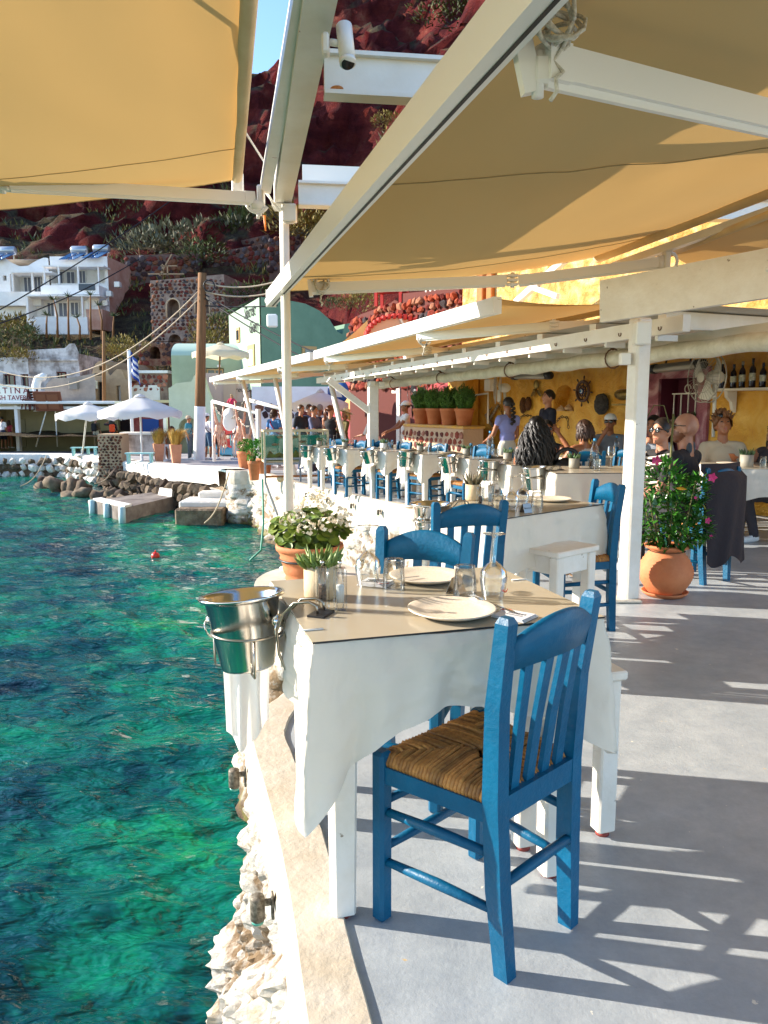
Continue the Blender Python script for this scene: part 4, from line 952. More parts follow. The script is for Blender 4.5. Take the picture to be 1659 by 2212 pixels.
for i, (u, v, Y) in enumerate(ROWB):
    b = AT(u, v, Y); z0 = zf(Y); ang = R(18 + 3.0 * i if i < 5 else 32)
    if i == 0: ang = R(4)
    dx = V(math.cos(ang), math.sin(ang), 0); dy = V(-dx.y, dx.x, 0); c = V(b.x, b.y, z0) + dx * .5 + dy * .08
    o = ORD[i]; w_ = PLACE[i]
    bz = z0 + (.587 if i else .597)
    bb_ = copy_tree(buck, V(b.x, b.y, bz), ang + R(30 + 25 * i), f'steel ice bucket of the {o} table, {w_}'); bb_.rotation_euler = (0, R((-4, 3, -9, 5, -13, -9, 2)[i]), ang)
    copy_tree(hold, V(b.x, b.y, bz + .012), ang, f'wire bucket holder of the {o} table, {w_}')
    if i == 0:
        big = make_table(f'long white table {w_}', 1.15, .78, .765); big.location = c + dx * .17; big.rotation_euler = (0, 0, ang); big['group'] = 'white dining tables'
        lay_cloth(c + dx * .17, ang, 1.15, .78, .765, .3, (.34, .34, .34, .34), f'white cloth of the long table {w_}', 21); lay_cover(c + dx * .17, ang, 1.15, .78, .765, f'beige cover of the long table {w_}')
        e = ontable(c + dx * .17, ang, .765)
    else:
        use(small, c, ang, f'{o} white table along the quay, {w_}'); use(cl_[i % 3], c, ang, f'white cloth of the {o} table, {w_}'); lay_cover(c, ang, .72, .66, .755, f'beige cover of the {o} table, {w_}')
        e = ontable(c, ang, .755)
    if i: 
        hanging_napkin(V(b.x, b.y, bz + .05) + dx * .02 + dy * .08, .13, .3, ang + R(100), f'white napkin at the bucket of the {o} table, {w_}', i + 3)
        copy_tree(pm, e(.02, .14), .3 + i, f'pepper mill on the {o} table, {w_}'); copy_tree(sm_, e(-.03, .16), .3 + i, f'salt mill on the {o} table, {w_}')
        use(s_w if i in (4,) else s_d, e(-.1, .2), i, f'dark green succulent on the {o} table, {w_}')
        copy_tree(tu, e(.12, .05), 0, f'upturned tumbler on the {o} table, {w_}'); copy_tree(wg, e(.16, .14), 0, f'upturned wine glass on the {o} table, {w_}')
        copy_tree(pl, e(.12, -.18), 0, f'plate on the {o} table, {w_}')
    else:
        s4 = copy_tree(s_d, e(-.25, .12), 2, 'grey green succulent on the long table'); copy_tree(pm, e(-.12, .05), .1, 'pepper mill on the long table'); copy_tree(sm_, e(-.06, .06), .2, 'salt mill on the long table')
        copy_tree(pl, e(.3, -.1), 0, 'plate in front of the bottle on the long table')
e_long = e2
# white lamp stones and a lit candle on the row
for (u, v, Y, lab) in ((789, 983, 11.8, 'round white lamp stone on the seventh table'), (1122, 1011, 8.6, 'white lamp stone near the black bag')):
    mb = MB(); mb.ell((0, 0, .03), (.075, .06, .03), 14, 8); one(mb, 'lamp_stone', WHITE, lab, 'lamp', 'white lamp stones', AT(u, v, Y))
# chairs along the row
RC = [((-.55, 12.55), (-.85, -.5), 'blue chair between eighth and ninth table of the row'), ((.15, 11.75), (-.85, -.5), 'blue chair between the seventh and eighth table, rush seat showing'), ((.62, 10.9), (-.8, -.6), 'blue chair behind the sixth table of the row'),
      ((1.05, 9.5), (-.9, -.4), 'blue chair behind the fifth table of the row'), ((1.25, 10.6), (-.6, -.8), 'blue chair behind the cream bottle side of the sixth table'), ((-.95, 14.3), (-.5, -.86), 'pale blue chair behind the ninth table by the tank'),
      ((-.1, 12.9), (-.4, -.9), 'dark blue chair left of the scalloped bench'), ((1.62, 8.95), (-.3, -.95), 'blue chair behind the woman with long black curls'), ((2.15, 8.1), (-.2, -.97), 'bright blue chair beside the black rope bag'),
      ((2.75, 9.3), (-.9, -.3), 'dark blue chair in front of the grey shirted man')]
for p, d, lb in RC: put_chair(p, d, lb)
# bottles and glasses in use
BOT = mat_glass('bottle_glass', (.93, .97, 1, 1), .02, 1.45, 1.5); BLUECAP = mat('blue_cap', '#2f86b8', .4)
def make_bottle(label):
    t = thing('water_bottle', label, 'bottle', group='clear water bottles with blue caps')
    mb = MB(); mb.pipe_lathe([(0, 0), (.038, 0), (.04, .01), (.04, .17), (.034, .2), (.015, .235), (.013, .26), (.0, .26)], 22); mb.build('glass', BOT, t)
    mb = MB(); mb.lathe([(.0145, .255), (.0145, .28), (0, .281)], 14); mb.build('cap', BLUECAP, t)
    mb = MB(); mb.lathe([(.038, .003), (.038, .1), (0, .1)], 20); mb.build('water', WATERGL, t); return t
bo = make_bottle('clear water bottle with blue cap on the long table'); setp(bo, G(1283, 1012, .775)); 
copy_tree(bo, AT(1058, 983, 9.0), label='clear water bottle with blue cap beside the woman with long black curls'); copy_tree(bo, AT(1331, 985, 10.8), label='water bottle in front of the grey shirted man')
tg = copy_tree(tu, G(1289, 1016, .775) + V(0, 0, .1), label='tumbler of water on the long table'); tg.rotation_euler = (math.pi, 0, 0)
tg = copy_tree(wg, G(1319, 1008, .775) + V(0, 0, .195), label='wine glass standing upright on the long table'); tg.rotation_euler = (math.pi, 0, 0)
tg = copy_tree(tu, AT(1071, 988, 9.0) + V(0, 0, .1), label='half full tumbler beside the far water bottle'); tg.rotation_euler = (math.pi, 0, 0)
# inner row tables
for k, (x, y, lab) in enumerate(((2.55, 9.9, 'white table in front of the waiter'), (3.25, 10.6, 'white table of the man in grey shirt and cap'))):
    use(small, V(x, y, zf(y)), R(20), lab); use(cl_[k], V(x, y, zf(y)), R(20), f'white cloth on the {lab[6:]}'); lay_cover(V(x, y, zf(y)), R(20), .72, .66, .755, f'beige cover on the {lab[6:]}')
RT = V(3.9, 7.55, 0); big2 = make_table('white table of the curly haired man at the right edge', 1.4, .8, .765); big2.location = RT; big2.rotation_euler = (0, 0, R(-6)); big2['group'] = 'white dining tables'
lay_cloth(RT, R(-6), 1.4, .8, .765, .27, (.4, .3, .3, .36), 'cream cloth of the right hand table', 31, fold=.008)
mb = MB(); mb.box((0, 0, .772), (1.42, .82, .006)); one(mb, 'table_cover', VINYL, 'beige cover of the right hand table', 'table cover', 'beige table covers', RT, R(-6))
e = ontable(RT, R(-6), .765)
s5 = make_succulent('dark succulent in wide grey pot on the right hand table', SUCC3, MATS['grey_pot'], .062, .12, 40, .06, 12, 1.6); setp(s5, G(1612, 1009, .775))
copy_tree(pl, G(1575, 1003, .775), label='plate in front of the curly haired man'); copy_tree(tu, G(1648, 1008, .775), label='dark drink glass on the right hand table')
# ================================================================ the restaurant building along the terrace
def wall_holes(mb, x0, x1, z0, z1, ops, depth, y=0.0, back_m=None, rev_m=None):
    """wall face in the plane y (outward +y) with openings (xa, xb, za, zb, arched); reveals run to y-depth, closed by a back panel"""
    m0 = mb.m; f1 = z1 if callable(z1) else (lambda x: z1)
    def top(o, x):
        xa, xb, za, zb, ar = o
        if not ar: return zb
        r = (xb - xa) / 2; k = max(0, 1 - ((x - (xa + xb) / 2) / r) ** 2); return zb - min(r, zb - za) * (1 - math.sqrt(k))
    xs = {x0, x1}
    for o in ops:
        n = 8 if o[4] else 1; xs |= {o[0] + (o[1] - o[0]) * i / n for i in range(n + 1)}
    if callable(z1): xs |= {x0 + (x1 - x0) * i / 28 for i in range(29)}
    xs = sorted(x for x in xs if x0 - 1e-6 <= x <= x1 + 1e-6)
    for a, b in zip(xs, xs[1:]):
        if b - a < 1e-5: continue
        m = (a + b) / 2; lo = [(z0, z0)]
        cov = sorted([o for o in ops if o[0] < m < o[1]], key=lambda o: o[2]); pa, pb = z0, z0
        for o in cov:
            if o[2] > pa + 1e-5: mb.quad((a, y, pa), (b, y, pb), (b, y, o[2]), (a, y, o[2]))
            pa, pb = top(o, a), top(o, b)
        mb.quad((a, y, pa), (b, y, pb), (b, y, f1(b)), (a, y, f1(a)))
    for o in ops:
        xa, xb, za, zb, ar = o; n = 8 if ar else 1
        pts = [(xa, za), (xb, za)] + [(xb + (xa - xb) * i / n, top(o, xb + (xa - xb) * i / n)) for i in range(n + 1)]
        if rev_m is not None: mb.m = rev_m
        for p, q in zip(pts, pts[1:] + pts[:1]):
            if abs(p[0] - q[0]) + abs(p[1] - q[1]) > 1e-5: mb.quad((p[0], y, p[1]), (q[0], y, q[1]), (q[0], y - depth, q[1]), (p[0], y - depth, p[1]))
        if back_m is not None:
            mb.m = back_m; mb.add([(p[0], y - depth, p[1]) for p in pts], [tuple(range(len(pts)))])
        mb.m = m0
class Plane:
    """a vertical wall plane: local x along the wall, local +y out of it towards the quay"""
    def __init__(s, a, b, z=0.0):
        s.a = Vector((a[0], a[1], z)); d = Vector((b[0] - a[0], b[1] - a[1], 0)); s.L = d.length; s.d = d.normalized(); s.n = Vector((-s.d.y, s.d.x, 0)); s.rz = math.atan2(s.d.y, s.d.x)
    def at(s, u, v, o=0.0):
        r = Vector(_ray(u, v)); P = Vector((0, 0, EYE)); t = (s.a + s.n * o - P).dot(s.n) / r.dot(s.n); q = P + r * t - s.a
        return q.dot(s.d), q.z + 0.0
    def w(s, x, o, z): return s.a + s.d * x + s.n * o + Vector((0, 0, z))
def swirl_mat(name, c1, c2, c3, bump=.6, rough=.45):
    m = bpy.data.materials.new(name); m.use_nodes = True; n = m.node_tree.nodes; l = m.node_tree.links; p = n['Principled BSDF']; tc = n.new('ShaderNodeTexCoord')
    nz = n.new('ShaderNodeTexNoise'); nz.inputs['Scale'].default_value = 2.2; nz.inputs['Detail'].default_value = 7; nz.inputs['Distortion'].default_value = 1.8; l.new(tc.outputs['Object'], nz.inputs['Vector'])
    r = n.new('ShaderNodeValToRGB'); e = r.color_ramp.elements; e.new(.5)
    for q, (a, c) in zip(e, ((.32, c1), (.5, c2), (.68, c3))): q.position = a; q.color = hx(c)
    l.new(nz.outputs[0], r.inputs[0]); l.new(r.outputs[0], p.inputs['Base Color']); p.inputs['Roughness'].default_value = rough
    n2 = n.new('ShaderNodeTexNoise'); n2.inputs['Scale'].default_value = 4.5; n2.inputs['Detail'].default_value = 9; n2.inputs['Distortion'].default_value = 2.5; n2.inputs['Roughness'].default_value = .65; l.new(tc.outputs['Object'], n2.inputs['Vector'])
    b = n.new('ShaderNodeBump'); b.inputs['Strength'].default_value = bump; b.inputs['Distance'].default_value = .08; l.new(n2.outputs[0], b.inputs['Height']); l.new(b.outputs[0], p.inputs['Normal'])
    return m
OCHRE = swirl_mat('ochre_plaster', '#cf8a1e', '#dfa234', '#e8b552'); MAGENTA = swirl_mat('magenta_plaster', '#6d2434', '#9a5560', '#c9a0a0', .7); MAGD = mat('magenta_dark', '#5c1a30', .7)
REDW = mat('red_plaster', '#9c3436', .75, col2='#8a2a2e', nscale=2, bump=.2, bscale=9); ORANGE = mat('orange_timber', '#b8661c', .7, col2='#9c5414', nscale=8)
DOORW = mat('door_white', '#dfdad0', .55); PANE = mat('window_pane', '#2a3036', .08, spec=.8)
W = Plane((5.7, 7.9), (1.72, 17.3), -.1)
t = thing('restaurant_building', 'ochre plastered restaurant front with magenta window and arched niche', 'building', W.a, W.rz)
nc0, nc1 = W.at(1196, 860), W.at(1241, 860); nz0, nz1 = W.at(1218, 888)[1], W.at(1218, 831)[1]
m0, m1 = W.at(1535, 860)[0], W.at(1393, 860)[0]; mz1 = W.at(1460, 795)[1]
o0, o1 = W.at(1514, 830)[0], W.at(1429, 830)[0]; oz0, oz1 = .75, W.at(1470, 817)[1]
niche = (min(nc0[0], nc1[0]), max(nc0[0], nc1[0]), nz0, nz1, True)
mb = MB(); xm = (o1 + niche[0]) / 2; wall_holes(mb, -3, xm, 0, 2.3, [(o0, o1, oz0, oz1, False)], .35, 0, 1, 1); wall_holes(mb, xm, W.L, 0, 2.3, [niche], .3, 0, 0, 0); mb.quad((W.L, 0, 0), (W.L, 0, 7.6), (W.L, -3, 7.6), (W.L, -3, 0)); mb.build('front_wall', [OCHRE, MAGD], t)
mb = MB(); wall_holes(mb, -3, W.L, 2.3, 7.6, [], .3); mb.build('upper_wall', swirl_mat('pale_ochre_plaster', '#b57a24', '#cfa050', '#dcc08a', 1.0), t)
mb = MB(); wall_holes(mb, m0, m1, .0, mz1, [(o0, o1, oz0, oz1, False)], .05, .05, None, 0); mb.quad((m0, .05, 0), (m0, .05, mz1), (m0, 0, mz1), (m0, 0, 0)); mb.quad((m1, .05, 0), (m1, .05, mz1), (m1, 0, mz1), (m1, 0, 0)); mb.quad((m0, .05, mz1), (m1, .05, mz1), (m1, 0, mz1), (m0, 0, mz1)); wn = mb.build('window_surround', MAGENTA, t)
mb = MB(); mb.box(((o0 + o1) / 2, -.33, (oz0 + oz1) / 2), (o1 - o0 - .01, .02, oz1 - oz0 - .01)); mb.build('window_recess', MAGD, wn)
ww = o0 + (o1 - o0) * .32; mb = MB(); mb.box(((o0 + ww) / 2, -.25, oz1 - .32), (ww - o0 - .02, .03, .44)); mb.build('window_casement', mat('pale_lilac', '#b9b2c4', .6), wn)
mb = MB()
for i in range(5): mb.bar((o0 + .06 + i * .14, -.12, oz0 + .02), (o0 + .06 + i * .14, -.12, oz1 - .22), .014)
mb.bar((o0 + .02, -.12, oz1 - .22), (o0 + .66, -.12, oz1 - .22), .018); mb.tube(arc((o0 + .2, -.12, oz1 - .15), .06, 0, 300, 10), .008, 5); mb.tube(arc((o0 + .36, -.12, oz1 - .15), .06, 180, -120, 10), .008, 5); mb.build('window_grille', WHITE, wn)
# pillar and orange timbers at the far end, upper storey
for (ua, ub, va, vb, pr) in ((1042, 1055, 540, 655, .14), (1059, 1071, 540, 660, .1)):
    a, b = W.at(ua, 600)[0], W.at(ub, 600)[0]; mb = MB(); mb.box(((a + b) / 2, pr / 2, (W.at(ua, vb)[1] + W.at(ua, va)[1]) / 2 + .3), (abs(b - a), pr, 2.6), .02); mb.build('timber_shutter', ORANGE, t)
a, b = W.at(1000, 880)[0], W.at(1037, 880)[0]; mb = MB(); mb.box(((a + b) / 2, .2, 1.0), (abs(a - b), .4, 2.2), .05); mb.build('pillar', OCHRE, t)
mb = MB(); a, b = W.at(1115, 653, .8), W.at(1222, 560, .8); mb.bar((a[0], .8, a[1]), (b[0], .8, b[1]), .09, .1); c_, d_ = W.at(1150, 620, .8), W.at(1205, 640, .8); mb.bar((c_[0], .8, c_[1]), (d_[0], .8, d_[1]), .07, .08); mb.build('roof_brace', STEEL, t)
def onwall(P, u, v, o): x, z = P.at(u, v, o); return P.w(x, o, z)
PX = lambda Y: Y / FPX  # metres per display pixel at distance Y
# --- wall decorations
def deco(name, label, cat, u, v, o=.06, P=W): return thing(name, label, cat, onwall(P, u, v, o), P.rz)
def dist(u, v): return onwall(W, u, v, 0).length
WOODD = mat('dark_wood', '#3a1f14', .5, col2='#55301c', nscale=20)
t = deco('helm_decoration', 'dark wooden ship wheel with blue eye charm on ochre wall', 'ship wheel', 1259, 845); r = 17 * PX(dist(1259, 845)) * 1.15
mb = MB(); mb.tube(arc((0, 0, 0), r, 0, 360, 28), r * .16, 8); mb.build('rim', WOODD, t)
mb = MB(); mb.tube(arc((0, .01, 0), r * .55, 0, 360, 24), r * .08, 6); mb.build('inner_ring', WOODD, t)
for k in range(8):
    a = k * math.pi / 4 + .1; c, s = math.cos(a), math.sin(a); mb = MB(); mb.tube([(c * r * .15, 0, s * r * .15), (c * r * .95, 0, s * r * .95), (c * r * 1.2, 0, s * r * 1.2), (c * r * 1.45, 0, s * r * 1.45), (c * r * 1.6, 0, s * r * 1.6)], [r * .06, r * .06, r * .05, r * .1, r * .06], 7); mb.build('spoke', WOODD, t)
for k, (rr, cc) in enumerate(((.3, '#16306e'), (.2, '#e9e9e6'), (.13, '#4d9fd0'), (.06, '#101018'))):
    mb = MB(); mb.lathe([(rr * r, 0), (rr * r, .012), (0, .014)], 16); mb.v = [(p[0], p[2] + .02 + .012 * k, p[1]) for p in mb.v]; mb.build('eye_charm', mat('charm%d' % k, cc, .3), t)
t = deco('ship_propeller', 'small bronze ship propeller mounted on ochre wall', 'propeller', 1158, 843); r = 13 * PX(dist(1158, 843)) * 1.2; BRZ = mat('bronze', '#8a7440', .35, .8, col2='#5c4c2a', nscale=20)
for k in range(3):
    a = math.pi / 2 + k * 2.094; q = V(math.cos(a), 0, math.sin(a)); mb = MB(); mb.ell(q * r * .75, (r * .42, .012, r * .62), 12, 8, Matrix.Rotation(-(a - math.pi / 2), 3, 'Y') @ Matrix.Rotation(.4, 3, 'Z')); mb.build('blade', BRZ, t)
mb = MB(); mb.ell((0, .02, 0), (r * .22, .05, r * .22)); mb.build('hub', BRZ, t)
ROCKB = mat('brown_sponge_stone', '#6b4220', .95, col2='#4a2c14', nscale=20, bump=1, bscale=40, bdist=.04); ROCKG = mat('grey_lava_stone', '#4a4542', .95, col2='#2c2928', nscale=18, bump=1, bscale=30, bdist=.05)
def plaque(name, lab, u, v, w_, h, m):
    d = PX(dist(u, v)); mb = MB(); mb.ell((0, 0, 0), (w_ * d / 2 * 1.15, .06, h * d / 2), 18, 12, jit=.09); one(mb, name, m, lab, 'stone', None, onwall(W, u, v, .07), W.rz)
plaque('wall_stone', 'rough brown stone slab hanging on ochre wall beside the waiter', 1130, 876, 15, 33, ROCKB); plaque('wall_stone', 'smaller brown stone half touching the brown slab on the wall', 1141, 872, 13, 28, ROCKB); plaque('wall_stone', 'dark grey pitted lava stone on the ochre wall', 1299, 873, 38, 42, ROCKG)
IRON = mat('old_white_iron', '#b9ab90', .6, .3, col2='#6b5236', nscale=25)
t = deco('anchor', 'weathered white anchor hanging on the sunlit ochre wall', 'anchor', 1066, 895); d = PX(dist(1066, 895)) * 1.1
mb = MB(); mb.tube([(-.42 * 40 * d, 0, .45 * 40 * d), (0.4 * 40 * d, 0, -.3 * 40 * d)], [.025, .035], 8); mb.build('shank', IRON, t)
mb = MB(); mb.tube([(16 * d, .0, 10 * d), (20 * d, 0, 0), (16 * d, 0, -12 * d), (2 * d, 0, -22 * d), (-6 * d, .02, -24 * d)], [.015, .03, .04, .03, .012], 8); mb.build('arms', IRON, t)
mb = MB(); mb.tube([(8 * d, -.02, 14 * d), (14 * d, .1, -2 * d), (2 * d, .1, -14 * d)], [.012, .022, .012], 7); mb.build('stock', IRON, t)
CHAINM = mat('chain_iron', '#4a3c30', .5, .7)
t = thing('wall_chain', 'iron chain hanging in loops along the ochre wall', 'chain', W.a, W.rz); pts = []
for (u, v) in ((1078, 878), (1088, 900), (1112, 915), (1130, 897), (1146, 898), (1158, 913), (1196, 917), (1212, 900), (1226, 902), (1228, 926)):
    x, z = W.at(u, v, .05); pts.append(V(x, .05, z))
k = 0
for a, b in zip(pts, pts[1:]):
    n = max(2, int((b - a).length / .06))
    for i in range(n):
        p = a.lerp(b, (i + .5) / n); e = (b - a).normalized(); s_ = V(0, 1, 0) if k % 2 else e.cross(V(0, 1, 0)); k += 1
        mb = MB(); mb.tube([p + e * (.034 * math.cos(q)) + s_ * (.02 * math.sin(q)) for q in [2 * math.pi * j / 8 for j in range(8)]], .007, 4, closed=True); mb.build('chain_link', CHAINM, t)
SHELL = mat('sea_shell', '#d6b78e', .5, col2='#b88a5c', nscale=14)
for k, (u, v, lab) in enumerate(((1212, 881, 'large round sea shell in the wall niche'), (1229, 876, 'pointed conch shell in the wall niche'), (1236, 885, 'small pale shell at the niche edge'))):
    x, z = W.at(u, v, -.12); mb = MB(); s = (.085, .07, .05)[k]; rad = []
    for i in range(26): a = i * .62; g = (i / 26); mb.ell((s * .9 * g * math.cos(a), s * .5 * g * math.sin(a), s * 1.2 * (1 - g)), (s * .5 * g + .01,) * 3, 8, 6)
    one(mb, 'sea_shell', SHELL, lab, 'shell', None, W.w(x, -.12, z - .06), W.rz)
FANM = mat('fan_plastic', '#d8d4c8', .4); MESH = mat('fan_wire', '#b5b0a4', .4, .5)
def wall_fan(lab, u, v, r, o=.45, yaw=0, P=W, black=False, tilt=.3):
    c = onwall(P, u, v, o); t = thing('wall_fan', lab, 'fan', c, P.rz + yaw); fm, wm = (BLACK, BLACK) if black else (FANM, MESH)
    mb = MB(); 
    for q in (0, .09): mb.tube(arc((0, q, 0), r, 0, 360, 30), .008, 5, closed=False)
    for rr in (.35, .62): mb.tube(arc((0, .1, 0), r * rr, 0, 360, 24), .004, 4)
    for k in range(36): a = k * math.pi / 18; mb.tube([(math.cos(a) * r, .09, math.sin(a) * r), (math.cos(a) * r * .6, .12, math.sin(a) * r * .6), (math.cos(a) * r * .2, .13, math.sin(a) * r * .2)], .0028, 3)
    mb.build('wire_guard', wm, t)
    for k in range(3 if not black else 4):
        a = .5 + k * (2.094 if not black else 1.571); mb = MB(); mb.grid(lambda p, q: V(math.cos(a + (q - .5) * (.5 + .5 * p)) * r * (.12 + .78 * p), .03 + .05 * (q - .5), math.sin(a + (q - .5) * (.5 + .5 * p)) * r * (.12 + .78 * p)), 6, 6); mb.build('fan_blade', fm, t)
    mb = MB(); mb.ell((0, .13, 0), (r * .22, .02, r * .22), 16, 8); mb.ell((0, -.08, 0), (r * .3, .12, r * .3), 14, 8); mb.build('motor', fm, t)
    mb = MB(); mb.tube([(0, -.08, -.05), (.01, -.1, -r * 1.2), (.0, -.1, -r * 2.4)], [.03, .022, .02], 8); mb.build('bracket', fm, t)
wall_fan('white fan on the ochre wall near the anchor', 1081, 838, .3, .5, -.5); wall_fan('white fan beside the wine shelf, turned sideways', 1533, 815, .31, .8, -.15)
def heater(lab, ua, va, ub, vb, o=.7):
    a, b = onwall(W, ua, va, o), onwall(W, ub, vb, o); t = thing('patio_heater', lab, 'heater', a); b = b - a; d = b.normalized(); n = V(-.7, -.6, -.4).normalized(); h = .11
    mb = MB(); mb.tube([d * .1, b - d * .1], .06, 10); mb.build('housing', mat('silver_plastic', '#8f8b86', .35, .6), t)
    mb = MB(); mb.tube([d * .12 + n * .045, b - d * .12 + n * .045], .03, 8); mb.build('heating_tube', mat('quartz', '#c9c2b6', .2), t)
    for p, q in ((V(0, 0, 0), d), (b, -d)): mb = MB(); mb.tube([p, p + q * .13], [.062, .068], 12); mb.build('end_cap', BLACK, t)
    mb = MB(); mb.bar(b * .3 + V(0, 0, .05), b * .3 + V(.1, .1, .3), .02); mb.bar(b * .75 + V(0, 0, .05), b * .75 + V(.1, .1, .3), .02); mb.build('mount', BLACK, t)
heater('black and silver patio heater above the braided waitress', 1108, 813, 1190, 811); heater('black and silver patio heater above the magenta window', 1404, 798, 1522, 786)
mb = MB(); mb.box((0, 0, 0), (.2, .16, .24), .02); one(mb, 'loudspeaker', ALU, 'small white loudspeaker under the ceiling near the first fan', 'loudspeaker', None, onwall(W, 1058, 832, .3), W.rz)
mb = MB(); mb.ell((0, 0, 0), (.2, .06, .09), 14, 8); mb.tube([(-.2, 0, 0), (-.28, 0, .05)], [.03, .05], 6); mb.box((0, .02, -.16), (.36, .1, .03)); one(mb, 'brass_fish', BRZ, 'small brass fish on a white ledge, half behind the post', 'ornament', None, onwall(W, 1346, 852, .08), W.rz)
# wine shelf
t = deco('wine_shelf', 'white wall shelf with curved bracket holding wine bottles', 'shelf', 1610, 841, .12); x0s = -.75
mb = MB(); mb.box((-.12, 0, 0), (1.5, .22, .035), .005); mb.build('board', WHITE, t)
mb = MB(); mb.prism([(.22, -.1, -.02), (.22, .08, -.02), (.22, .06, -.1), (.22, -.02, -.16), (.22, -.05, -.26), (.22, -.1, -.3)], (.05, 0, 0)); mb.build('shelf_bracket', WHITE, t)
WINE = mat('wine_glass_dark', '#15101c', .12, spec=.8); LABW = mat('wine_label', '#d9d6c4', .6, col2='#a5ad98', nscale=40)
WL = [(.5, 0), (.4, 1), (.35, 0), (.21, 1), (.07, 0), (-.09, 2), (-.25, 3), (-.4, 1), (-.55, 0), (-.7, 1)]
CAPC = ['#222', '#2a6f78', '#d7cfb0', '#334', '#8a8578', '#181818', '#2b2233', '#b6a070', '#444', '#222']
for k, (x, s) in enumerate(WL):
    b = W.w(*[q for q in (W.at(1610, 841, .12)[0] + x, .12 + (.04 if k == 2 else -.01), W.at(1610, 841, .12)[1] + .018)]); t = thing('wine_bottle', 'wine bottle on the wall shelf, number %s from the fan side' % ['one', 'two', 'three', 'four', 'five', 'six', 'seven', 'eight', 'nine', 'ten'][k], 'bottle', b, W.rz, 'wine bottles on the shelf'); h = .34 + .03 * ((k * 7) % 3 - 1)
    mb = MB(); mb.lathe([(.036, 0), (.04, .01), (.04, h * .6), (.034, h * .68), (.015, h * .78), (.0145, h * .97), (.017, h * .97), (.017, h), (0, h)], 16); mb.build('glass', WINE, t)
    mb = MB(); mb.pipe_lathe([(.0408, h * .25), (.0408, h * .5)], 16); mb.build('paper_label', LABW, t)
    mb = MB(); mb.lathe([(.0165, h * .86), (.018, h * 1.0), (0, h * 1.003)], 12); c = CAPC[k].lstrip('#'); mb.build('capsule', mat('capsule%d' % k, '#' + (''.join(q * 2 for q in c) if len(c) == 3 else c), .4), t)
# --- red building farther along
RB = Plane((2.45, 17.9), (-1.75, 26.6), -.3)
t = thing('red_building', 'dark red house front with white framed door and window', 'building', RB.a, RB.rz)
d0, d1 = sorted((RB.at(821, 880)[0], RB.at(862, 880)[0])); dz = RB.at(840, 850)[1]; q0, q1 = sorted((RB.at(765, 900)[0], RB.at(787, 900)[0])); qz0, qz1 = RB.at(776, 932)[1], RB.at(776, 875)[1]
mb = MB(); wall_holes(mb, 0, RB.L, 0, 2.6, [(d0, d1, .0, dz, False), (q0, q1, qz0, qz1, False)], .3, 0, 0, 0); mb.quad((RB.L, 0, 0), (RB.L, 0, 2.6), (RB.L, -3, 2.6), (RB.L, -3, 0)); mb.quad((0, 0, 2.6), (RB.L, 0, 2.6), (RB.L, -3, 2.6), (0, -3, 2.6)); mb.build('wall', REDW, t)
fw = (d1 - d0) * .16
mb = MB(); mb.box((d0 - fw / 2, .04, dz / 2), (fw, .1, dz)); mb.box((d1 + fw / 2, .04, dz / 2), (fw, .1, dz)); mb.box(((d0 + d1) / 2, .042, dz + fw / 2), (d1 - d0 + fw * 2, .104, fw)); dr = mb.build('door_frame', WHITE, t)
mb = MB(); mb.box(((d0 + d1) / 2 + .01, -.2, dz / 2), ((d1 - d0) * .98, .05, dz)); 
mb.build('door_leaf', DOORW, dr); mb = MB()
for zz in (.25, .62): mb.box(((d0 + d1) / 2, -.165, dz * zz), ((d1 - d0) * .6, .015, dz * .28), .004)
mb.build('door_panel', WHITE, dr)
fw2 = .12; mb = MB(); mb.box((q0 - fw2 / 2, .04, (qz0 + qz1) / 2), (fw2, .1, qz1 - qz0)); mb.box((q1 + fw2 / 2, .04, (qz0 + qz1) / 2), (fw2, .1, qz1 - qz0)); mb.box(((q0 + q1) / 2, .042, qz1 + fw2 / 2), (q1 - q0 + .24, .104, fw2)); mb.box(((q0 + q1) / 2, .042, qz0 - fw2 / 2), (q1 - q0 + .24, .104, fw2)); wn = mb.build('window_frame', WHITE, t)
mb = MB(); mb.box(((q0 + q1) / 2, -.2, (qz0 + qz1) / 2), (q1 - q0 - .01, .03, qz1 - qz0 - .01)); mb.build('shutter', DOORW, wn)
t = deco('wooden_sign', 'pale wooden board sign on the red wall', 'sign', 748, 867, .06, RB); a, b = RB.at(735, 867)[0], RB.at(762, 867)[0]; sw = abs(a - b); sh_ = RB.at(748, 848)[1] - RB.at(748, 887)[1]
mb = MB(); mb.box((0, 0, 0), (sw, .05, sh_), .01); mb.build('board', mat('pale_wood', '#d2a05c', .7, col2='#bd8844', nscale=3, stretch=(1, 1, 9)), t)
WL_ = mat('sign_white', '#f0e6d4', .6); text_obj('sunset', sh_ * .2, WL_, t, (0, .03, -sh_ * .16), (R(90), 0, math.pi), ext=.002); text_obj('ammoudi', sh_ * .12, WL_, t, (0, .03, -sh_ * .32), (R(90), 0, math.pi), ext=.002)
mb = MB(); mb.prism([(-.02, .028, .0), (.16, .028, .02), (.0, .028, sh_ * .36)], (0, .004, 0)); mb.build('sail_mark', WL_, t)
wall_fan('large black industrial fan on the red wall', 905, 848, .46, .5, 0, RB, True)
for k, (u, v) in enumerate(((849, 886), (849, 893), (849, 900), (849, 907), (849, 914), (849, 921))):
    mb = MB(); mb.box((0, 0, 0), (.28, .05, .09), .02); one(mb, 'name_plate', WHITE, 'white name plate left of the door, %s from the top' % ['first', 'second', 'third', 'fourth', 'fifth', 'sixth'][k], 'plate', 'stacked white name plates', onwall(RB, u - 33, v, .05), RB.rz)
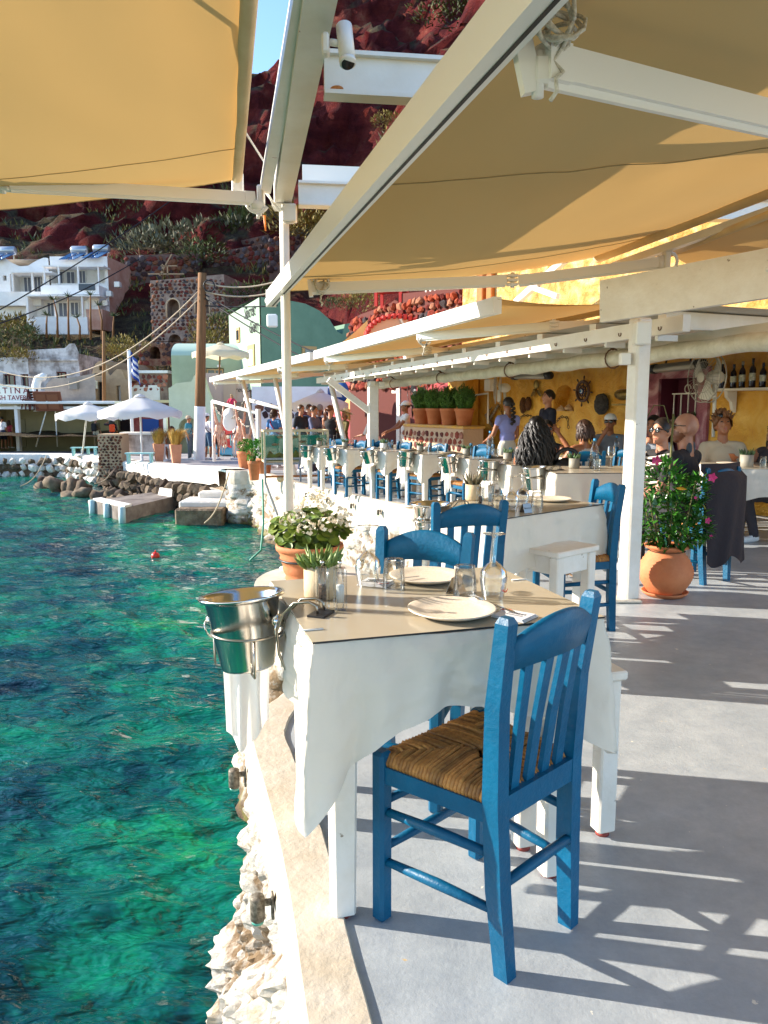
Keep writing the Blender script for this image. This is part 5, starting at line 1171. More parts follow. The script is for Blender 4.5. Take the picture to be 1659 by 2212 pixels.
mb = MB(); mb.lathe([(.36, 0), (.36, .03), (0, .03)], 24); mb.v = [(p[0], p[2], p[1]) for p in mb.v]; o = one(mb, 'round_sign', mat('sign_blue', '#24569c', .4), 'round blue and white sign beside the red house', 'sign', None, AT(731, 846, 22.5), R(150))
mb = MB(); mb.prism([(-.16, .034, -.16), (.16, .034, -.16), (0, .034, .18)], (0, .006, 0)); mb.build('white_emblem', WHITE, o)
# --- stone planter wall with four rosemary pots
pa, pb = AT(1000, 940, 15.2), AT(873, 940, 17.2); PW = Plane((pa.x, pa.y), (pb.x, pb.y), -.25); ztp = 1.15
t = thing('planter_wall', 'low wall of red stones with pale joints under the rosemary pots', 'wall', PW.a, PW.rz)
mb = MB(); mb.box((PW.L / 2, -.25, ztp / 2), (PW.L, .5, ztp), .01); mb.build('core', mat('pale_mortar', '#c9a98c', .9, bump=.5, bscale=20), t)
mb = MB(); mb.box((PW.L / 2, -.25, ztp + .03), (PW.L + .06, .56, .06), .02); mb.build('coping', mat('yellow_coping', '#e0a93c', .7, col2='#c9a070', nscale=6), t)
BRK = [mat('brick_red', '#9a4a38', .9, bump=.8, bscale=25), mat('brick_dark', '#6e3a34', .9, bump=.8, bscale=25), mat('brick_pink', '#b57a66', .9, bump=.8, bscale=25)]
rubble(t, (PW.L, .0, .04), (-1, 0, 0), (0, 0, 1), PW.L, ztp - .05, .15, BRK, 200, .22, fill=.98, asp=1.2, flat=False)
rubble(t, (PW.L + .0, -.5, .04), (0, 1, 0), (0, 0, 1), .5, ztp - .05, .15, BRK, 40, .22, fill=.98, flat=False)
def rib_pot(t, r, h, m=TERRA, rim=.035):
    mb = MB(); mb.pipe_lathe([(0, 0), (r * .66, 0), (r * .7, .01), (r * .93, h * .82), (r * .97, h * .83), (r, h * .87), (r, h * .98), (r * .97, h), (r * .9, h), (r * .87, h * .86)], 28); mb.build('pot', m, t)
    mb = MB(); mb.lathe([(r * .9, h * .84), (r * .88, h * .9), (0, h * .92)], 16); mb.build('soil', SOIL, t)
ROSE = mat('rosemary', '#4f7a26', .6, col2='#2c5216', nscale=3, island=.35)
def sprigs(n, R_, H_, seed, base=0.0, leaf=.03):
    rs = random.Random(seed); mb = MB()
    for i in range(n):
        a = rs.uniform(0, 6.28); rr = R_ * math.sqrt(rs.random()); h = H_ * (1 - .45 * (rr / R_) ** 2) * rs.uniform(.75, 1.12); p = V(rr * .5 * math.cos(a), rr * .5 * math.sin(a), base); q = V(rr * math.cos(a), rr * math.sin(a), base + h)
        mb.tube([p, p.lerp(q, .5) + V(0, 0, .02), q], [.006, .004, .002], 3, caps=False)
        for k in range(13):
            c = p.lerp(q, .18 + .82 * k / 13); e = V(rs.uniform(-1, 1), rs.uniform(-1, 1), rs.uniform(.2, 1.3)).normalized(); s_ = e.orthogonal().normalized() * leaf * .2; l_ = leaf * rs.uniform(.7, 1.3)
            mb.add([c - s_, c + s_, c + e * l_], [(0, 1, 2)])
    return mb
for k in range(4):
    t = thing('rosemary_pot', 'rosemary in terracotta pot on the stone wall, %s from the door' % ['first', 'second', 'third', 'fourth'][k], 'potted plant', PW.w(PW.L * (1 - (k + .5) / 4.2) - .1, -.22, ztp + .06), PW.rz, 'rosemary pots on the stone wall')
    rib_pot(t, .2, .34); mb = sprigs(150, .25, .5, k + 40, .3, .06); mb.build('foliage', ROSE, t)
mb = MB(); a, b = PW.w(0, -.6, ztp + .7), PW.w(PW.L, -.6, ztp + .55); mb.tube([a + V(0, 0, -.6), a, b, b + V(0, 0, -.6)], .02, 8); one(mb, 'hand_rail', STEEL, 'grey pipe rail behind the rosemary pots', 'rail')
# flower pot in the magenta window
t = thing('window_pot', 'leafy plant in terracotta pot in the magenta window', 'potted plant', W.w(*[(o0 + o1) / 2 - .15, -.1, oz0]), 0); rib_pot(t, .22, .34, TERRA2); mb = sprigs(110, .3, .3, 70, .3, .07); mb.build('foliage', mat('window_leaves', '#2c4a1e', .5, col2='#45682a', nscale=5, island=.3), t)
# scalloped white bench, round wooden table and blue chairs at its back
t = thing('white_bench', 'white bench with scalloped back beside the far square post', 'bench', AT(835, 975, 13.9) + V(0, 0, -.8), R(20)); bz = 0
prof = [(-.32, 0)] + [(-.32 + .64 * i / 16, .78 + .14 * math.sin(math.pi * i / 16) + .05 * abs(math.sin(math.pi * i / 16 * 3))) for i in range(17)] + [(.32, 0)]
mb = MB(); mb.prism([(x * 1.2, 0, z) for x, z in prof], (0, .06, 0)); mb.build('backrest', WHITE, t); mb = MB(); mb.box((0, .3, .42), (.8, .5, .06), .01); mb.build('seat', WHITE, t)
b2_ = copy_tree(t, AT(925, 985, 13.6) + V(0, 0, -.8), R(40), 'second scalloped white bench in front of the stone planter wall')
WOODM = mat('oak', '#a9713c', .55, col2='#8a5628', nscale=4, stretch=(1, 8, 1)); NAVY = mat('navy_plastic', '#1d3c8e', .45)
t = thing('round_table', 'round wooden table behind the ponytailed woman', 'table', AT(752, 985, 16.6) + V(0, 0, -.55)); t.location.z = zf(16.6)
mb = MB(); mb.lathe([(.0, .72), (.5, .72), (.52, .735), (.5, .76), (0, .76)], 24); mb.build('top', WOODM, t); mb = MB(); mb.tube([(0, 0, 0), (0, 0, .72)], [.2, .06], 10); mb.build('pedestal', WOODM, t)
def tub_chair(p, rz, lab):
    t = thing('tub_chair', lab, 'chair', p, rz, 'navy tub chairs'); mb = MB(); mb.grid(lambda u, v: V(.27 * math.cos(math.pi * (1.05 + .9 * u)) * (1 - .1 * (1 - v)), .25 * math.sin(math.pi * (1.05 + .9 * u)), .42 + .36 * v * (1 - .35 * abs(2 * u - 1) ** 2)), 14, 5); mb.build('shell', NAVY, t)
    mb = MB(); mb.box((0, -.02, .42), (.46, .42, .05), .02); mb.build('seat', NAVY, t)
    for x in (-.18, .18):
        for y in (-.16, .16): mb = MB(); mb.tube([(x, y, .4), (x * 1.15, y * 1.15, 0)], .016, 6); mb.build('leg', WOODM, t)
tub_chair(V(-.75, 15.6, zf(15.6)), R(200), 'navy tub chair in front of the round wooden table'); tub_chair(V(-.25, 16.4, zf(16.4)), R(120), 'navy tub chair right of the round wooden table')
# ================================================================ hillside, village and far quay
def z_terrain(x, y):
    base = interp([(34, -1.5), (41, -1.2), (43, .3), (46, 2.0), (52, 5.0), (58, 8), (61, 11), (66, 14.6), (72, 19), (77, 26), (90, 43), (104, 58), (130, 66)], y + max(0, x + 3) * .25)
    crest = interp([(-90, 37), (-20, 36), (-14, 37.5), (-9, 43), (-4, 52), (3, 62), (60, 66)], x * 100 / max(60, y))
    if base > crest - 8: base = crest - 8 + 8 * math.tanh((base - crest + 8) / 8)
    f = smoothstep(36, 45, y) * (1 - smoothstep(62, 75, y))
    sx = x + .2 * (y - 45) + 1.2 * fbm(y * .12, 3.3)
    sp = interp([(-6, 0), (-2.5, 3), (-1.0, 9), (0, 13.6), (1, 16.6), (2.5, 19.6), (5, 21.4), (7, 25), (10, 31), (18, 40), (40, 46)], sx)
    return max(base, sp * f)
def cliff_mat():
    m = bpy.data.materials.new('red_volcanic_cliff'); m.use_nodes = True; n = m.node_tree.nodes; l = m.node_tree.links; p = n['Principled BSDF']; ge = n.new('ShaderNodeNewGeometry')
    def nz(s, d=8, r=.6, st=None):
        t = n.new('ShaderNodeTexNoise'); t.inputs['Scale'].default_value = s; t.inputs['Detail'].default_value = d; t.inputs['Roughness'].default_value = r
        src = ge.outputs['Position']
        if st: mp = n.new('ShaderNodeMapping'); mp.inputs['Scale'].default_value = st; l.new(src, mp.inputs[0]); src = mp.outputs[0]
        l.new(src, t.inputs['Vector']); return t
    def ramp(src, pts):
        r = n.new('ShaderNodeValToRGB'); e = r.color_ramp.elements
        while len(e) < len(pts): e.new(.5)
        for q, (a, c) in zip(e, pts): q.position = a; q.color = c
        l.new(src, r.inputs[0]); return r
    red = ramp(nz(.35, 10, .65).outputs[0], [(.3, hx('#471c20')), (.45, hx('#68282a')), (.58, hx('#7e3630')), (.72, hx('#94604e'))])
    str_ = ramp(nz(.5, 6, .6, (.25, .25, 1.4)).outputs[0], [(.4, (.55, .5, .52, 1)), (.6, (1.1, 1.05, 1, 1))])
    mx = n.new('ShaderNodeMix'); mx.data_type = 'RGBA'; mx.blend_type = 'MULTIPLY'; mx.inputs[0].default_value = .8; l.new(red.outputs[0], mx.inputs[6]); l.new(str_.outputs[0], mx.inputs[7])
    scrub = ramp(nz(1.6, 9, .7).outputs[0], [(.35, hx('#4a3630')), (.55, hx('#5e5440')), (.7, hx('#7d6c4c'))])
    sx = n.new('ShaderNodeSeparateXYZ'); l.new(ge.outputs['Normal'], sx.inputs[0])
    ad = n.new('ShaderNodeMath'); ad.operation = 'MULTIPLY_ADD'; l.new(nz(.3, 6).outputs[0], ad.inputs[0]); ad.inputs[1].default_value = .5; l.new(sx.outputs[2], ad.inputs[2])
    mr = n.new('ShaderNodeMapRange'); mr.inputs[1].default_value = .93; mr.inputs[2].default_value = 1.08; l.new(ad.outputs[0], mr.inputs[0])
    m2 = n.new('ShaderNodeMix'); m2.data_type = 'RGBA'; l.new(mr.outputs[0], m2.inputs[0]); l.new(mx.outputs[2], m2.inputs[6]); l.new(scrub.outputs[0], m2.inputs[7])
    l.new(m2.outputs[2], p.inputs['Base Color']); p.inputs['Roughness'].default_value = .95; p.inputs['Specular IOR Level'].default_value = .1
    b = n.new('ShaderNodeBump'); b.inputs['Strength'].default_value = 1; b.inputs['Distance'].default_value = .9; l.new(nz(2.4, 12, .75).outputs[0], b.inputs['Height']); l.new(b.outputs[0], p.inputs['Normal'])
    return m
mb = MB(); xs = [-75 + .62 * i for i in range(185)]; ys = []; y = 34.0
while y < 128: ys.append(y); y += .45 + max(0, y - 60) * .012
vs = []
for y in ys:
    for x in xs:
        z = z_terrain(x, y); st = smoothstep(56, 74, y) if x < -1.5 else smoothstep(40, 46, y)
        q = Vector((x * .16, y * .16, z * .16)); d = noise.fractal(q, .7, 2.2, 6) * 1.7 * st + .22 * fbm(x * .5, y * .5, 1)
        d2 = noise.turbulence(q * 2.6, 4, True) * 1.1 * st; e = noise.noise(q * 5) * .8 * st + noise.noise(q * 11) * .4 * st
        vs.append((x + (d2 - .5) * .6 + e, y - d * 1.3 - d2 * .8, z + d * .7 + (e if y < 125 else 0)))
nx = len(xs); mb.add(vs, [(j * nx + i, j * nx + i + 1, (j + 1) * nx + i + 1, (j + 1) * nx + i) for j in range(len(ys) - 1) for i in range(nx - 1)], True)
tag(mb.build('hillside', cliff_mat()), kind='structure')

# ---- helpers for houses
def hplane(u, v, Y, yaw=0.0):
    """camera-facing wall plane whose foot is at display point (u, v), distance Y; yaw turns it"""
    p = AT(u, v, Y); d = Vector((-math.cos(yaw), -math.sin(yaw))); return Plane((p.x, p.y), (p.x + d.x, p.y + d.y), p.z)
def hrect(P, ua, va, ub, vb, o=0.0):
    um, vm = (ua + ub) / 2, (va + vb) / 2
    xa, xb = sorted((P.at(ua, vm, o)[0], P.at(ub, vm, o)[0])); za, zb = sorted((P.at(um, va, o)[1], P.at(um, vb, o)[1])); return xa, xb, za, zb
def hbox(t, name, m, P, ua, va, ub, vb, front, back, bev=0.0, par=None):
    xa, xb, za, zb = hrect(P, ua, va, ub, vb, front); mb = MB(); mb.box(((xa + xb) / 2, (front + back) / 2, (za + zb) / 2), (xb - xa, front - back, zb - za), bev); return mb.build(name, m, par or t)
def house(name, label, P, cat='house'): return thing(name, label, cat, P.a, P.rz)
SHUT = mat('grey_shutter', '#6d7280', .6); HW = mat('house_white', '#f1efec', .8, col2='#e4e0dc', nscale=1.5, bump=.15, bscale=8); HPINK = mat('stained_pink_plaster', '#c9a491', .9, col2='#a86f58', nscale=.9, contrast=.3, bump=.4, bscale=6)
def windows(t, P, lst, m=SHUT, front=.0, frame=HW, name='window'):
    for (ua, va, ub, vb) in lst:
        xa, xb, za, zb = hrect(P, ua, va, ub, vb, front); mb = MB(); w_, h = xb - xa, zb - za; f = min(w_, h) * .09
        mb.box(((xa + xb) / 2, front - .03, (za + zb) / 2), (w_, .06, h)); o = mb.build(name, m, t)
        mb = MB(); mb.box((xa + f / 2, front + .01, (za + zb) / 2), (f, .06, h)); mb.box((xb - f / 2, front + .01, (za + zb) / 2), (f, .06, h)); mb.box(((xa + xb) / 2, front + .012, zb - f / 2), (w_, .064, f)); mb.box(((xa + xb) / 2, front + .01, (za + zb) / 2), (f * .8, .06, h - f)); mb.build('window_frame', frame, o)
# --- white two-storey house, upper left
P = hplane(120, 722, 57); t = house('white_house', 'white two storey house with pergola balconies and solar tanks, upper left', P)
def cur(v): 
    return P.at(60, v)[1]
xa, xb, za, zb = hrect(P, -30, 560, 109, 722); prof = [(-30, 560), (10, 556), (22, 566), (42, 575), (60, 574), (80, 562), (96, 556), (109, 559)]
tab = sorted((P.at(u, v)[0], P.at(u, v)[1]) for u, v in prof)
mb = MB(); wall_holes(mb, xa, xb, -1.5, lambda x: interp(tab, x), [hrect(P, 22, 592, 92, 634) + (False,), hrect(P, 6, 595, 14, 606) + (False,)], 1.6, 0, 0, 0); mb.quad((xa, 0, zb), (xb, 0, zb), (xb, -5, zb), (xa, -5, zb)); mb.build('wing_wall', HW, t)
xa, xb, za, zb = hrect(P, 109, 554, 233, 620); po = hrect(P, 110, 575, 226, 612)
mb = MB(); wall_holes(mb, xa, xb, -2.5, zb, [po + (False,)], 1.4, 0, 0, 0); mb.quad((xa, 0, zb), (xb, 0, zb), (xb, -6, zb), (xa, -6, zb)); mb.build('upper_wall', HW, t)
mb = MB(); mb.add([(xa, 0, -2.5), (xa, 0, zb), (xa - 1.0, -7, zb * .96), (xa - 1.0, -7, -2.5)], [(0, 1, 2, 3)]); mb.build('side_wall', HPINK, t)
windows(t, P, [(120, 586, 137, 613), (143, 586, 163, 613), (170, 584, 186, 611)], front=-1.36); windows(t, P, [(51, 598, 69, 633), (73, 597, 90, 633), (97, 594, 111, 618)], front=-1.4)
for (ua, va, ub, vb) in ((89, 573, 224, 576), (22, 586, 112, 589)): hbox(t, 'pergola_roof', HW, P, ua, va, ub, vb, 1.2, -.1)
for u in (94, 125, 167, 211): hbox(t, 'pergola_post', HW, P, u, 576, u + 3, 614, 1.15, 1.0)
for u in (25, 68): hbox(t, 'pergola_post', HW, P, u, 588, u + 3, 630, 1.1, .95)
hbox(t, 'balcony', HW, P, 88, 616, 214, 636, 1.6, -.2); hbox(t, 'balcony_panel', mat('dark_glass_panel', '#39414a', .3), P, 170, 613, 205, 627, 1.66, 1.6); hbox(t, 'balcony', HW, P, -20, 630, 88, 660, .8, -.2)
xa, xb, za, zb = hrect(P, 57, 637, 215, 725, 1.5); po = hrect(P, 62, 643, 190, 690, 1.5)
mb = MB(); wall_holes(mb, xa, xb, -2, zb, [po + (False,)], 1.3, 1.5, 0, 0); mb.quad((xa, 1.5, zb), (xb, 1.5, zb), (xb, -.1, zb), (xa, -.1, zb)); mb.add([(xa, 1.5, -2), (xa, 1.5, zb), (xa, -3, zb), (xa, -3, -2)], [(0, 1, 2, 3)]); mb.build('lower_wall', HW, t)
hbox(t, 'pergola_roof', HW, P, 54, 637, 216, 640, 2.6, 1.4)
for u in (58, 117, 176): hbox(t, 'pergola_post', HW, P, u, 640, u + 3, 685, 2.5, 2.35)
windows(t, P, [(102, 653, 118, 682), (126, 653, 147, 683), (152, 652, 171, 680)], front=.26); windows(t, P, [(184, 651, 197, 667)], HW, 1.53)
hbox(t, 'terrace_parapet', HW, P, 77, 685, 189, 722, 3.4, 3.1); hbox(t, 'side_stair', HPINK, P, 187, 668, 222, 712, 3.3, 1.4)
for k, (u, v) in enumerate(((246, 608), (228, 628), (220, 648))):
    c = hbox(t, 'air_conditioner', ALU, P, u, v, u + 12, v + 12, .4 + .5 * k, -.1 + .5 * k, .03); 
TANK = mat('steel_tank', '#aab2bb', .3, .5); PANEL = mat('solar_panel', '#2a5a8c', .15, spec=.8)
for k, (u, v, w_) in enumerate(((18, 543, 32), (172, 542, 32), (220, 539, 33))):
    s = thing('solar_heater', ['solar water heater at the far left roof', 'solar water heater in the middle of the white roof', 'solar water heater at the right end of the white roof'][k], 'solar heater', AT(u, v + 14, 58), 0, 'roof solar heaters'); q = w_ * 58 / 1660 / 2
    mb = MB(); mb.tube([(-q, 0, .5), (-q + .06, 0, .5), (q - .06, 0, .5), (q, 0, .5)], [.25, .3, .3, .25], 14); mb.build('tank', TANK, s)
    for j in (-1, 1): mb = MB(); mb.bar((j * q * .56 - .3, -1.6, -.42), (j * q * .56 + .0, -.2, .25), q * 1.02, .05, (0, 0, 1)); mb.build('panel', PANEL, s)
    mb = MB(); mb.bar((-q * .7, 0, -.5), (-q * .7, 0, .3), .05); mb.bar((q * .7, 0, -.5), (q * .7, 0, .3), .05); mb.build('stand', STEEL, s)
# --- rubble stone house with arched windows
VOLC = [mat('lava_red', '#6b2f26', .95, bump=.7, bscale=12), mat('lava_dark', '#3f2a28', .95, bump=.7, bscale=12), mat('lava_brown', '#7d5038', .95, bump=.7, bscale=12), mat('lava_grey', '#5a5052', .95, bump=.7, bscale=12)]
MORT = mat('pale_lime_mortar', '#a08a7c', .95, col2='#7c665c', nscale=3, bump=.5, bscale=9)
P = hplane(405, 715, 50, R(-6)); t = house('stone_house', 'rubble stone house with two arched windows on the slope', P)
xa, xb, za, zb = hrect(P, 327, 600, 486, 760); tab = sorted((P.at(u, v)[0], P.at(u, v)[1]) for u, v in ((327, 606), (400, 600), (486, 592)))
ops = [hrect(P, 360, 645, 389, 686) + (True,), hrect(P, 421, 639, 453, 677) + (True,), hrect(P, 363, 722, 392, 752) + (True,)]
mb = MB(); wall_holes(mb, xa, xb, za, lambda x: interp(tab, x), ops, .9, 0, 0, 0); mb.add([(xa, 0, za), (xa, 0, interp(tab, xa)), (xa - .4, -7, interp(tab, xa)), (xa - .4, -7, za)], [(0, 1, 2, 3)]); mb.add([(xa, 0, interp(tab, xa)), (xb, 0, interp(tab, xb)), (xb, -7, interp(tab, xb)), (xa, -7, interp(tab, xa))], [(0, 1, 2, 3)]); mb.build('mortar_wall', MORT, t)
rubble(t, (xb, .02, za), (-1, 0, 0), (0, 0, 1), xb - xa, interp(tab, xb) - za - .05, .26, VOLC, 290, .28, skip=lambda px, pz: any(o[0] - .12 < xb - px < o[1] + .12 and o[2] - .15 < pz + za < o[3] + .15 for o in ops) or pz + za > interp(tab, xb - px) - .1, sub=1, fill=.95)
for o in ops[:2]:
    mb = MB(); c = (o[0] + o[1]) / 2; r = (o[1] - o[0]) / 2; mb.tube([(o[1], .02, o[2]), (o[1], .02, o[3] - r)] + [(c + r * math.cos(a * math.pi / 10), .02, o[3] - r + r * math.sin(a * math.pi / 10)) for a in range(1, 10)] + [(o[0], .02, o[3] - r), (o[0], .02, o[2])], .06, 5); mb.build('arch_surround', mat('sandy_plaster', '#c2a98c', .9), t)
mb = MB()
for a, b in (((-.5, -1, .02), (.3, -1, 1.3)), ((-.3, -1, .05), (-.3, -1, .7)), ((0, -1, .05), (0, -1, .62)), ((-1.2, -1, .12), (1.0, -1, .12)), ((-.4, -1, .6), (.6, -1, .6))): mb.bar(a, b, .07)
one(mb, 'broken_pallet', mat('grey_wood', '#a08468', .9), 'broken wooden pallet lying on top of the stone house', 'pallet', None, AT(372, 602, 49.5))
# --- stone terrace walls behind it
def terrace_wall(label, pts, Y, hpx, size, lim):
    a, b = AT(*pts[0], Y), AT(*pts[1], Y + 1); h = hpx * Y / 1660; d = V(b.x - a.x, b.y - a.y, b.z - a.z); t = thing('terrace_wall', label, 'wall', a + V(0, 0, -h)); dl = V(d.x, d.y, d.z)
    mb = MB(); mb.hexa([(0, 0, -1), (d.x, d.y, d.z - 1), (d.x, d.y + 1.2, d.z - 1), (0, 1.2, -1)], [(0, 0, h), (d.x, d.y, d.z + h), (d.x, d.y + 1.2, d.z + h), (0, 1.2, h)]); mb.build('core', mat('dark_mortar', '#7a6056', .95, col2='#5a463e', nscale=2), t)
    rubble(t, (0, -.02, -.3), dl, (0, 0, 1), dl.length, h + .3, size, VOLC, lim, .38, sub=1, fill=1.3, jit=.7)
terrace_wall('long dry stone terrace wall right behind the white house', ((268, 552), (430, 547)), 60.5, 46, .42, 230)
terrace_wall('dry stone terrace wall above the stone house', ((447, 549), (582, 523)), 62, 44, .42, 200)
terrace_wall('stepped stone wall end beside the tall white pole', ((580, 515), (650, 510)), 60, 60, .42, 90)
terrace_wall('low upper terrace wall under the scrub', ((440, 538), (580, 506)), 65, 14, .4, 60)
P = hplane(362, 762, 46); t = house('ruined_vault', 'ruined red brick vault with dark arches among rubble', P, 'ruin'); xa, xb, za, zb = hrect(P, 300, 722, 420, 790)
mb = MB(); ops = [hrect(P, 322, 748, 346, 775) + (True,)]; wall_holes(mb, xa, xb, za, lambda x: zb - .5 + .35 * fbm(x * 1.3, 2), ops, 1.5, 0, 0, 0); mb.quad((xa, 0, zb - .4), (xb, 0, zb - .4), (xb, -3, zb - .2), (xa, -3, zb - .2)); mb.build('wall', mat('old_brick', '#6b3a2a', .95, col2='#8a6a52', nscale=5, bump=.8, bscale=10), t)
rubble(t, (xb, .02, za), (-1, 0, 0), (0, 0, 1), xb - xa, zb - za - .6, .3, VOLC, 100, .25, skip=lambda px, pz: ops[0][0] - .1 < xb - px < ops[0][1] + .1 and pz + za < ops[0][3] + .1)
# --- derelict house with peeling plaster
PEEL = mat('peeling_plaster', '#d9d4d2', .95, col2='#8d8480', nscale=1.1, contrast=.75, bump=.5, bscale=5); REDWOOD = mat('red_window_wood', '#6e2526', .7)
P = hplane(100, 852, 44); t = house('derelict_house', 'derelict house with peeling white plaster and small red windows', P); xa, xb, za, zb = hrect(P, 63, 752, 172, 860)
tab = sorted((P.at(u, v)[0], P.at(u, v)[1]) for u, v in ((63, 756), (140, 752), (150, 742), (162, 742), (168, 756), (173, 770)))
mb = MB(); ops = [hrect(P, 122, 803, 144, 825) + (False,)]; wall_holes(mb, xa, xb, za, lambda x: interp(tab, x), ops, .3, 0, 0, 0); mb.add([(xa, 0, za), (xa, 0, zb - .3), (xa - .5, -5, zb - .5), (xa - .5, -5, za)], [(0, 1, 2, 3)]); mb.add([(xb, 0, za), (xb, 0, zb - .3), (xb + .1, -5, zb - .5), (xb + .1, -5, za)], [(0, 1, 2, 3)]); mb.quad((xa, 0, zb - .35), (xb, 0, zb - .35), (xb, -5, zb - .35), (xa, -5, zb - .35)); mb.build('wall', PEEL, t)
windows(t, P, [(123, 804, 143, 825)], PANE, -.2, REDWOOD); hbox(t, 'cornice', PEEL, P, 63, 775, 168, 779, .12, -.05)
P2 = hplane(30, 852, 44); xa2, xb2, za2, zb2 = hrect(P2, -30, 772, 63, 860, .4); t2_ = house('derelict_house', 'lower derelict house with dry grass on its roof, far left', P2)
mb = MB(); ops = [hrect(P2, 7, 808, 34, 840, .4) + (False,), hrect(P2, 45, 808, 62, 840, .4) + (False,)]; wall_holes(mb, xa2, xb2, za2, zb2, ops, .35, .4, 0, 0); mb.quad((xa2, .4, zb2), (xb2, .4, zb2), (xb2, -4, zb2), (xa2, -4, zb2)); mb.build('wall', PEEL, t2_); windows(t2_, P2, [(8, 809, 33, 840), (46, 809, 62, 840)], PANE, .15, REDWOOD)
# --- sandy vaulted houses
SAND = mat('sandy_lime', '#b99c7c', .9, col2='#a5896c', nscale=3, bump=.4, bscale=9); P = hplane(245, 868, 41); t = house('vaulted_house', 'sandy plastered house with two rounded vaults and a doorway', P)
prof = [(197, 818), (200, 800), (206, 786), (214, 780), (224, 779), (230, 788), (233, 806), (238, 812), (246, 803), (253, 797), (262, 798), (267, 808), (270, 818), (277, 822)]
tab = sorted((P.at(u, v)[0], P.at(u, v)[1]) for u, v in prof); xa, xb, za, zb = hrect(P, 197, 779, 277, 870); ops = [hrect(P, 210, 825, 226, 872) + (False,), hrect(P, 214, 791, 221, 800) + (False,), hrect(P, 252, 833, 261, 872) + (False,)]
mb = MB(); wall_holes(mb, xa, xb, za, lambda x: interp(tab, x), ops, .4, 0, 0, 0); 
for (x0, z0), (x1, z1) in zip(tab, tab[1:]): mb.quad((x0, 0, z0), (x1, 0, z1), (x1 - .8, -6, z1), (x0 - .8, -6, z0))
mb.build('wall', SAND, t)
for o in ops[:3:2]: mb = MB(); mb.box(((o[0] + o[1]) / 2, -.36, (o[2] + o[3]) / 2), (o[1] - o[0] - .02, .04, o[3] - o[2] - .02)); mb.build('door', DOORW if o is ops[2] else PANE, t)
hbox(t, 'meter_box', ALU, P, 189, 822, 208, 840, .25, .02, .02)
P = hplane(320, 868, 42); t = house('stone_store', 'red stone store with whitewashed patch and flat roof', P); xa, xb, za, zb = hrect(P, 277, 806, 362, 880); hbox(t, 'wall', MORT, P, 277, 806, 362, 880, 0, -4); hbox(t, 'whitewash_patch', HW, P, 285, 832, 345, 866, .05, .0); hbox(t, 'roof_slab', HW, P, 262, 800, 362, 806, .15, -4)
rubble(t, (xb, .02, zb - 1.0), (-1, 0, 0), (0, 0, 1), xb - xa, 1.0, .26, BRK, 70, .2)
hbox(t, 'canopy', mat('cream_board', '#d9c9a0', .7), P, 273, 876, 350, 880, 1.8, .1); hbox(t, 'canopy', MATS['cream_board'], P, 315, 864, 365, 870, 2.2, .2)
mb = MB(); mb.bar((1.0, 1.9, zb - 2.0), (0, .2, zb - 3.4), .08); mb.bar((.3, 1.9, zb - 2.0), (-.6, .2, zb - 3.4), .08); mb.build('canopy_strut', MATS['cream_board'], t)
# grey walls in front of the derelict house
P = hplane(150, 870, 39); t = house('grey_yard_wall', 'curved grey plaster yard wall with electric box', P, 'wall'); tab = sorted((P.at(u, v)[0], P.at(u, v)[1]) for u, v in ((95, 850), (101, 828), (115, 817), (150, 816), (197, 808), (206, 806))); xa, xb, za, zb = hrect(P, 95, 806, 206, 880)
GREYP = mat('grey_plaster', '#8a8078', .9, col2='#a39789', nscale=2, bump=.3, bscale=8); mb = MB(); wall_holes(mb, xa, xb, za, lambda x: interp(tab, x), [], .3)
for (x0, z0), (x1, z1) in zip(tab, tab[1:]): mb.quad((x0, 0, z0), (x1, 0, z1), (x1, -1.5, z1), (x0, -1.5, z0))
mb.build('wall', GREYP, t); hbox(t, 'electric_box', mat('box_grey', '#77736c', .6), P, 148, 823, 166, 841, .3, .02, .02)
mb = MB(); a = AT(80, 862, 37.5); mb.tube([V(0, 0, -.6), V(0, 0, .65), V(.1, 0, .95), V(.35, 0, 1.05), V(.45, 0, 1.0)], .2, 12); one(mb, 'flue_pipe', HW, 'white bent flue pipe on the shed roof', 'pipe', None, a)
# --- long taverna shed with flat roof and sign board
SHEDB = mat('shed_beige', '#9a8f6c', .9, col2='#8a8062', nscale=1, bump=.15, bscale=6); P = hplane(160, 975, 39.5); t = house('taverna_shed', 'long open fronted beige shed with white flat roof by the dock', P, 'building')
xa, xb, za, zb = hrect(P, -40, 872, 295, 975); mb = MB(); wall_holes(mb, xa, xb, -.2, zb, [hrect(P, 256, 898, 295, 955) + (False,), hrect(P, 27, 905, 56, 966) + (False,)], .5, 0, 0, 0); mb.build('back_wall', SHEDB, t)
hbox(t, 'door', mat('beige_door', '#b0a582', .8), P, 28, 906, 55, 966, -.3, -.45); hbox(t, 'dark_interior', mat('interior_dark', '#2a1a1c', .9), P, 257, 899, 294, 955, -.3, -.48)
mb = MB(); mb.box(((xa + xb) / 2, 1.4, zb + .05), (xb - xa, 3.2, .14), .02); mb.build('roof', HW, t)
hbox(t, 'partition', SHEDB, P, -30, 880, -10, 975, 1.2, 0)
for u in (33, 236, 353): hbox(t, 'post', HW, P, u, 876, u + 7, 975, 2.7, 2.45)
hbox(t, 'roof_beam', HW, P, -40, 878, 300, 884, 2.75, 2.5)
for u in (78, 124): mb = MB(); x, z = P.at(u, 965, 2.6); mb.tube([(x, 2.6, z), (x - .8 * (u < 100), 2.6, z + 2.3)], .03, 6); mb.build('stay', STEEL, t)
hbox(t, 'red_wall', mat('peeling_red', '#8a3436', .9, col2='#a8605a', nscale=2, contrast=.5), P, 283, 888, 362, 968, .3, -.3); hbox(t, 'blue_door', mat('blue_door', '#1f4a9c', .6), P, 308, 905, 343, 945, .36, .3)
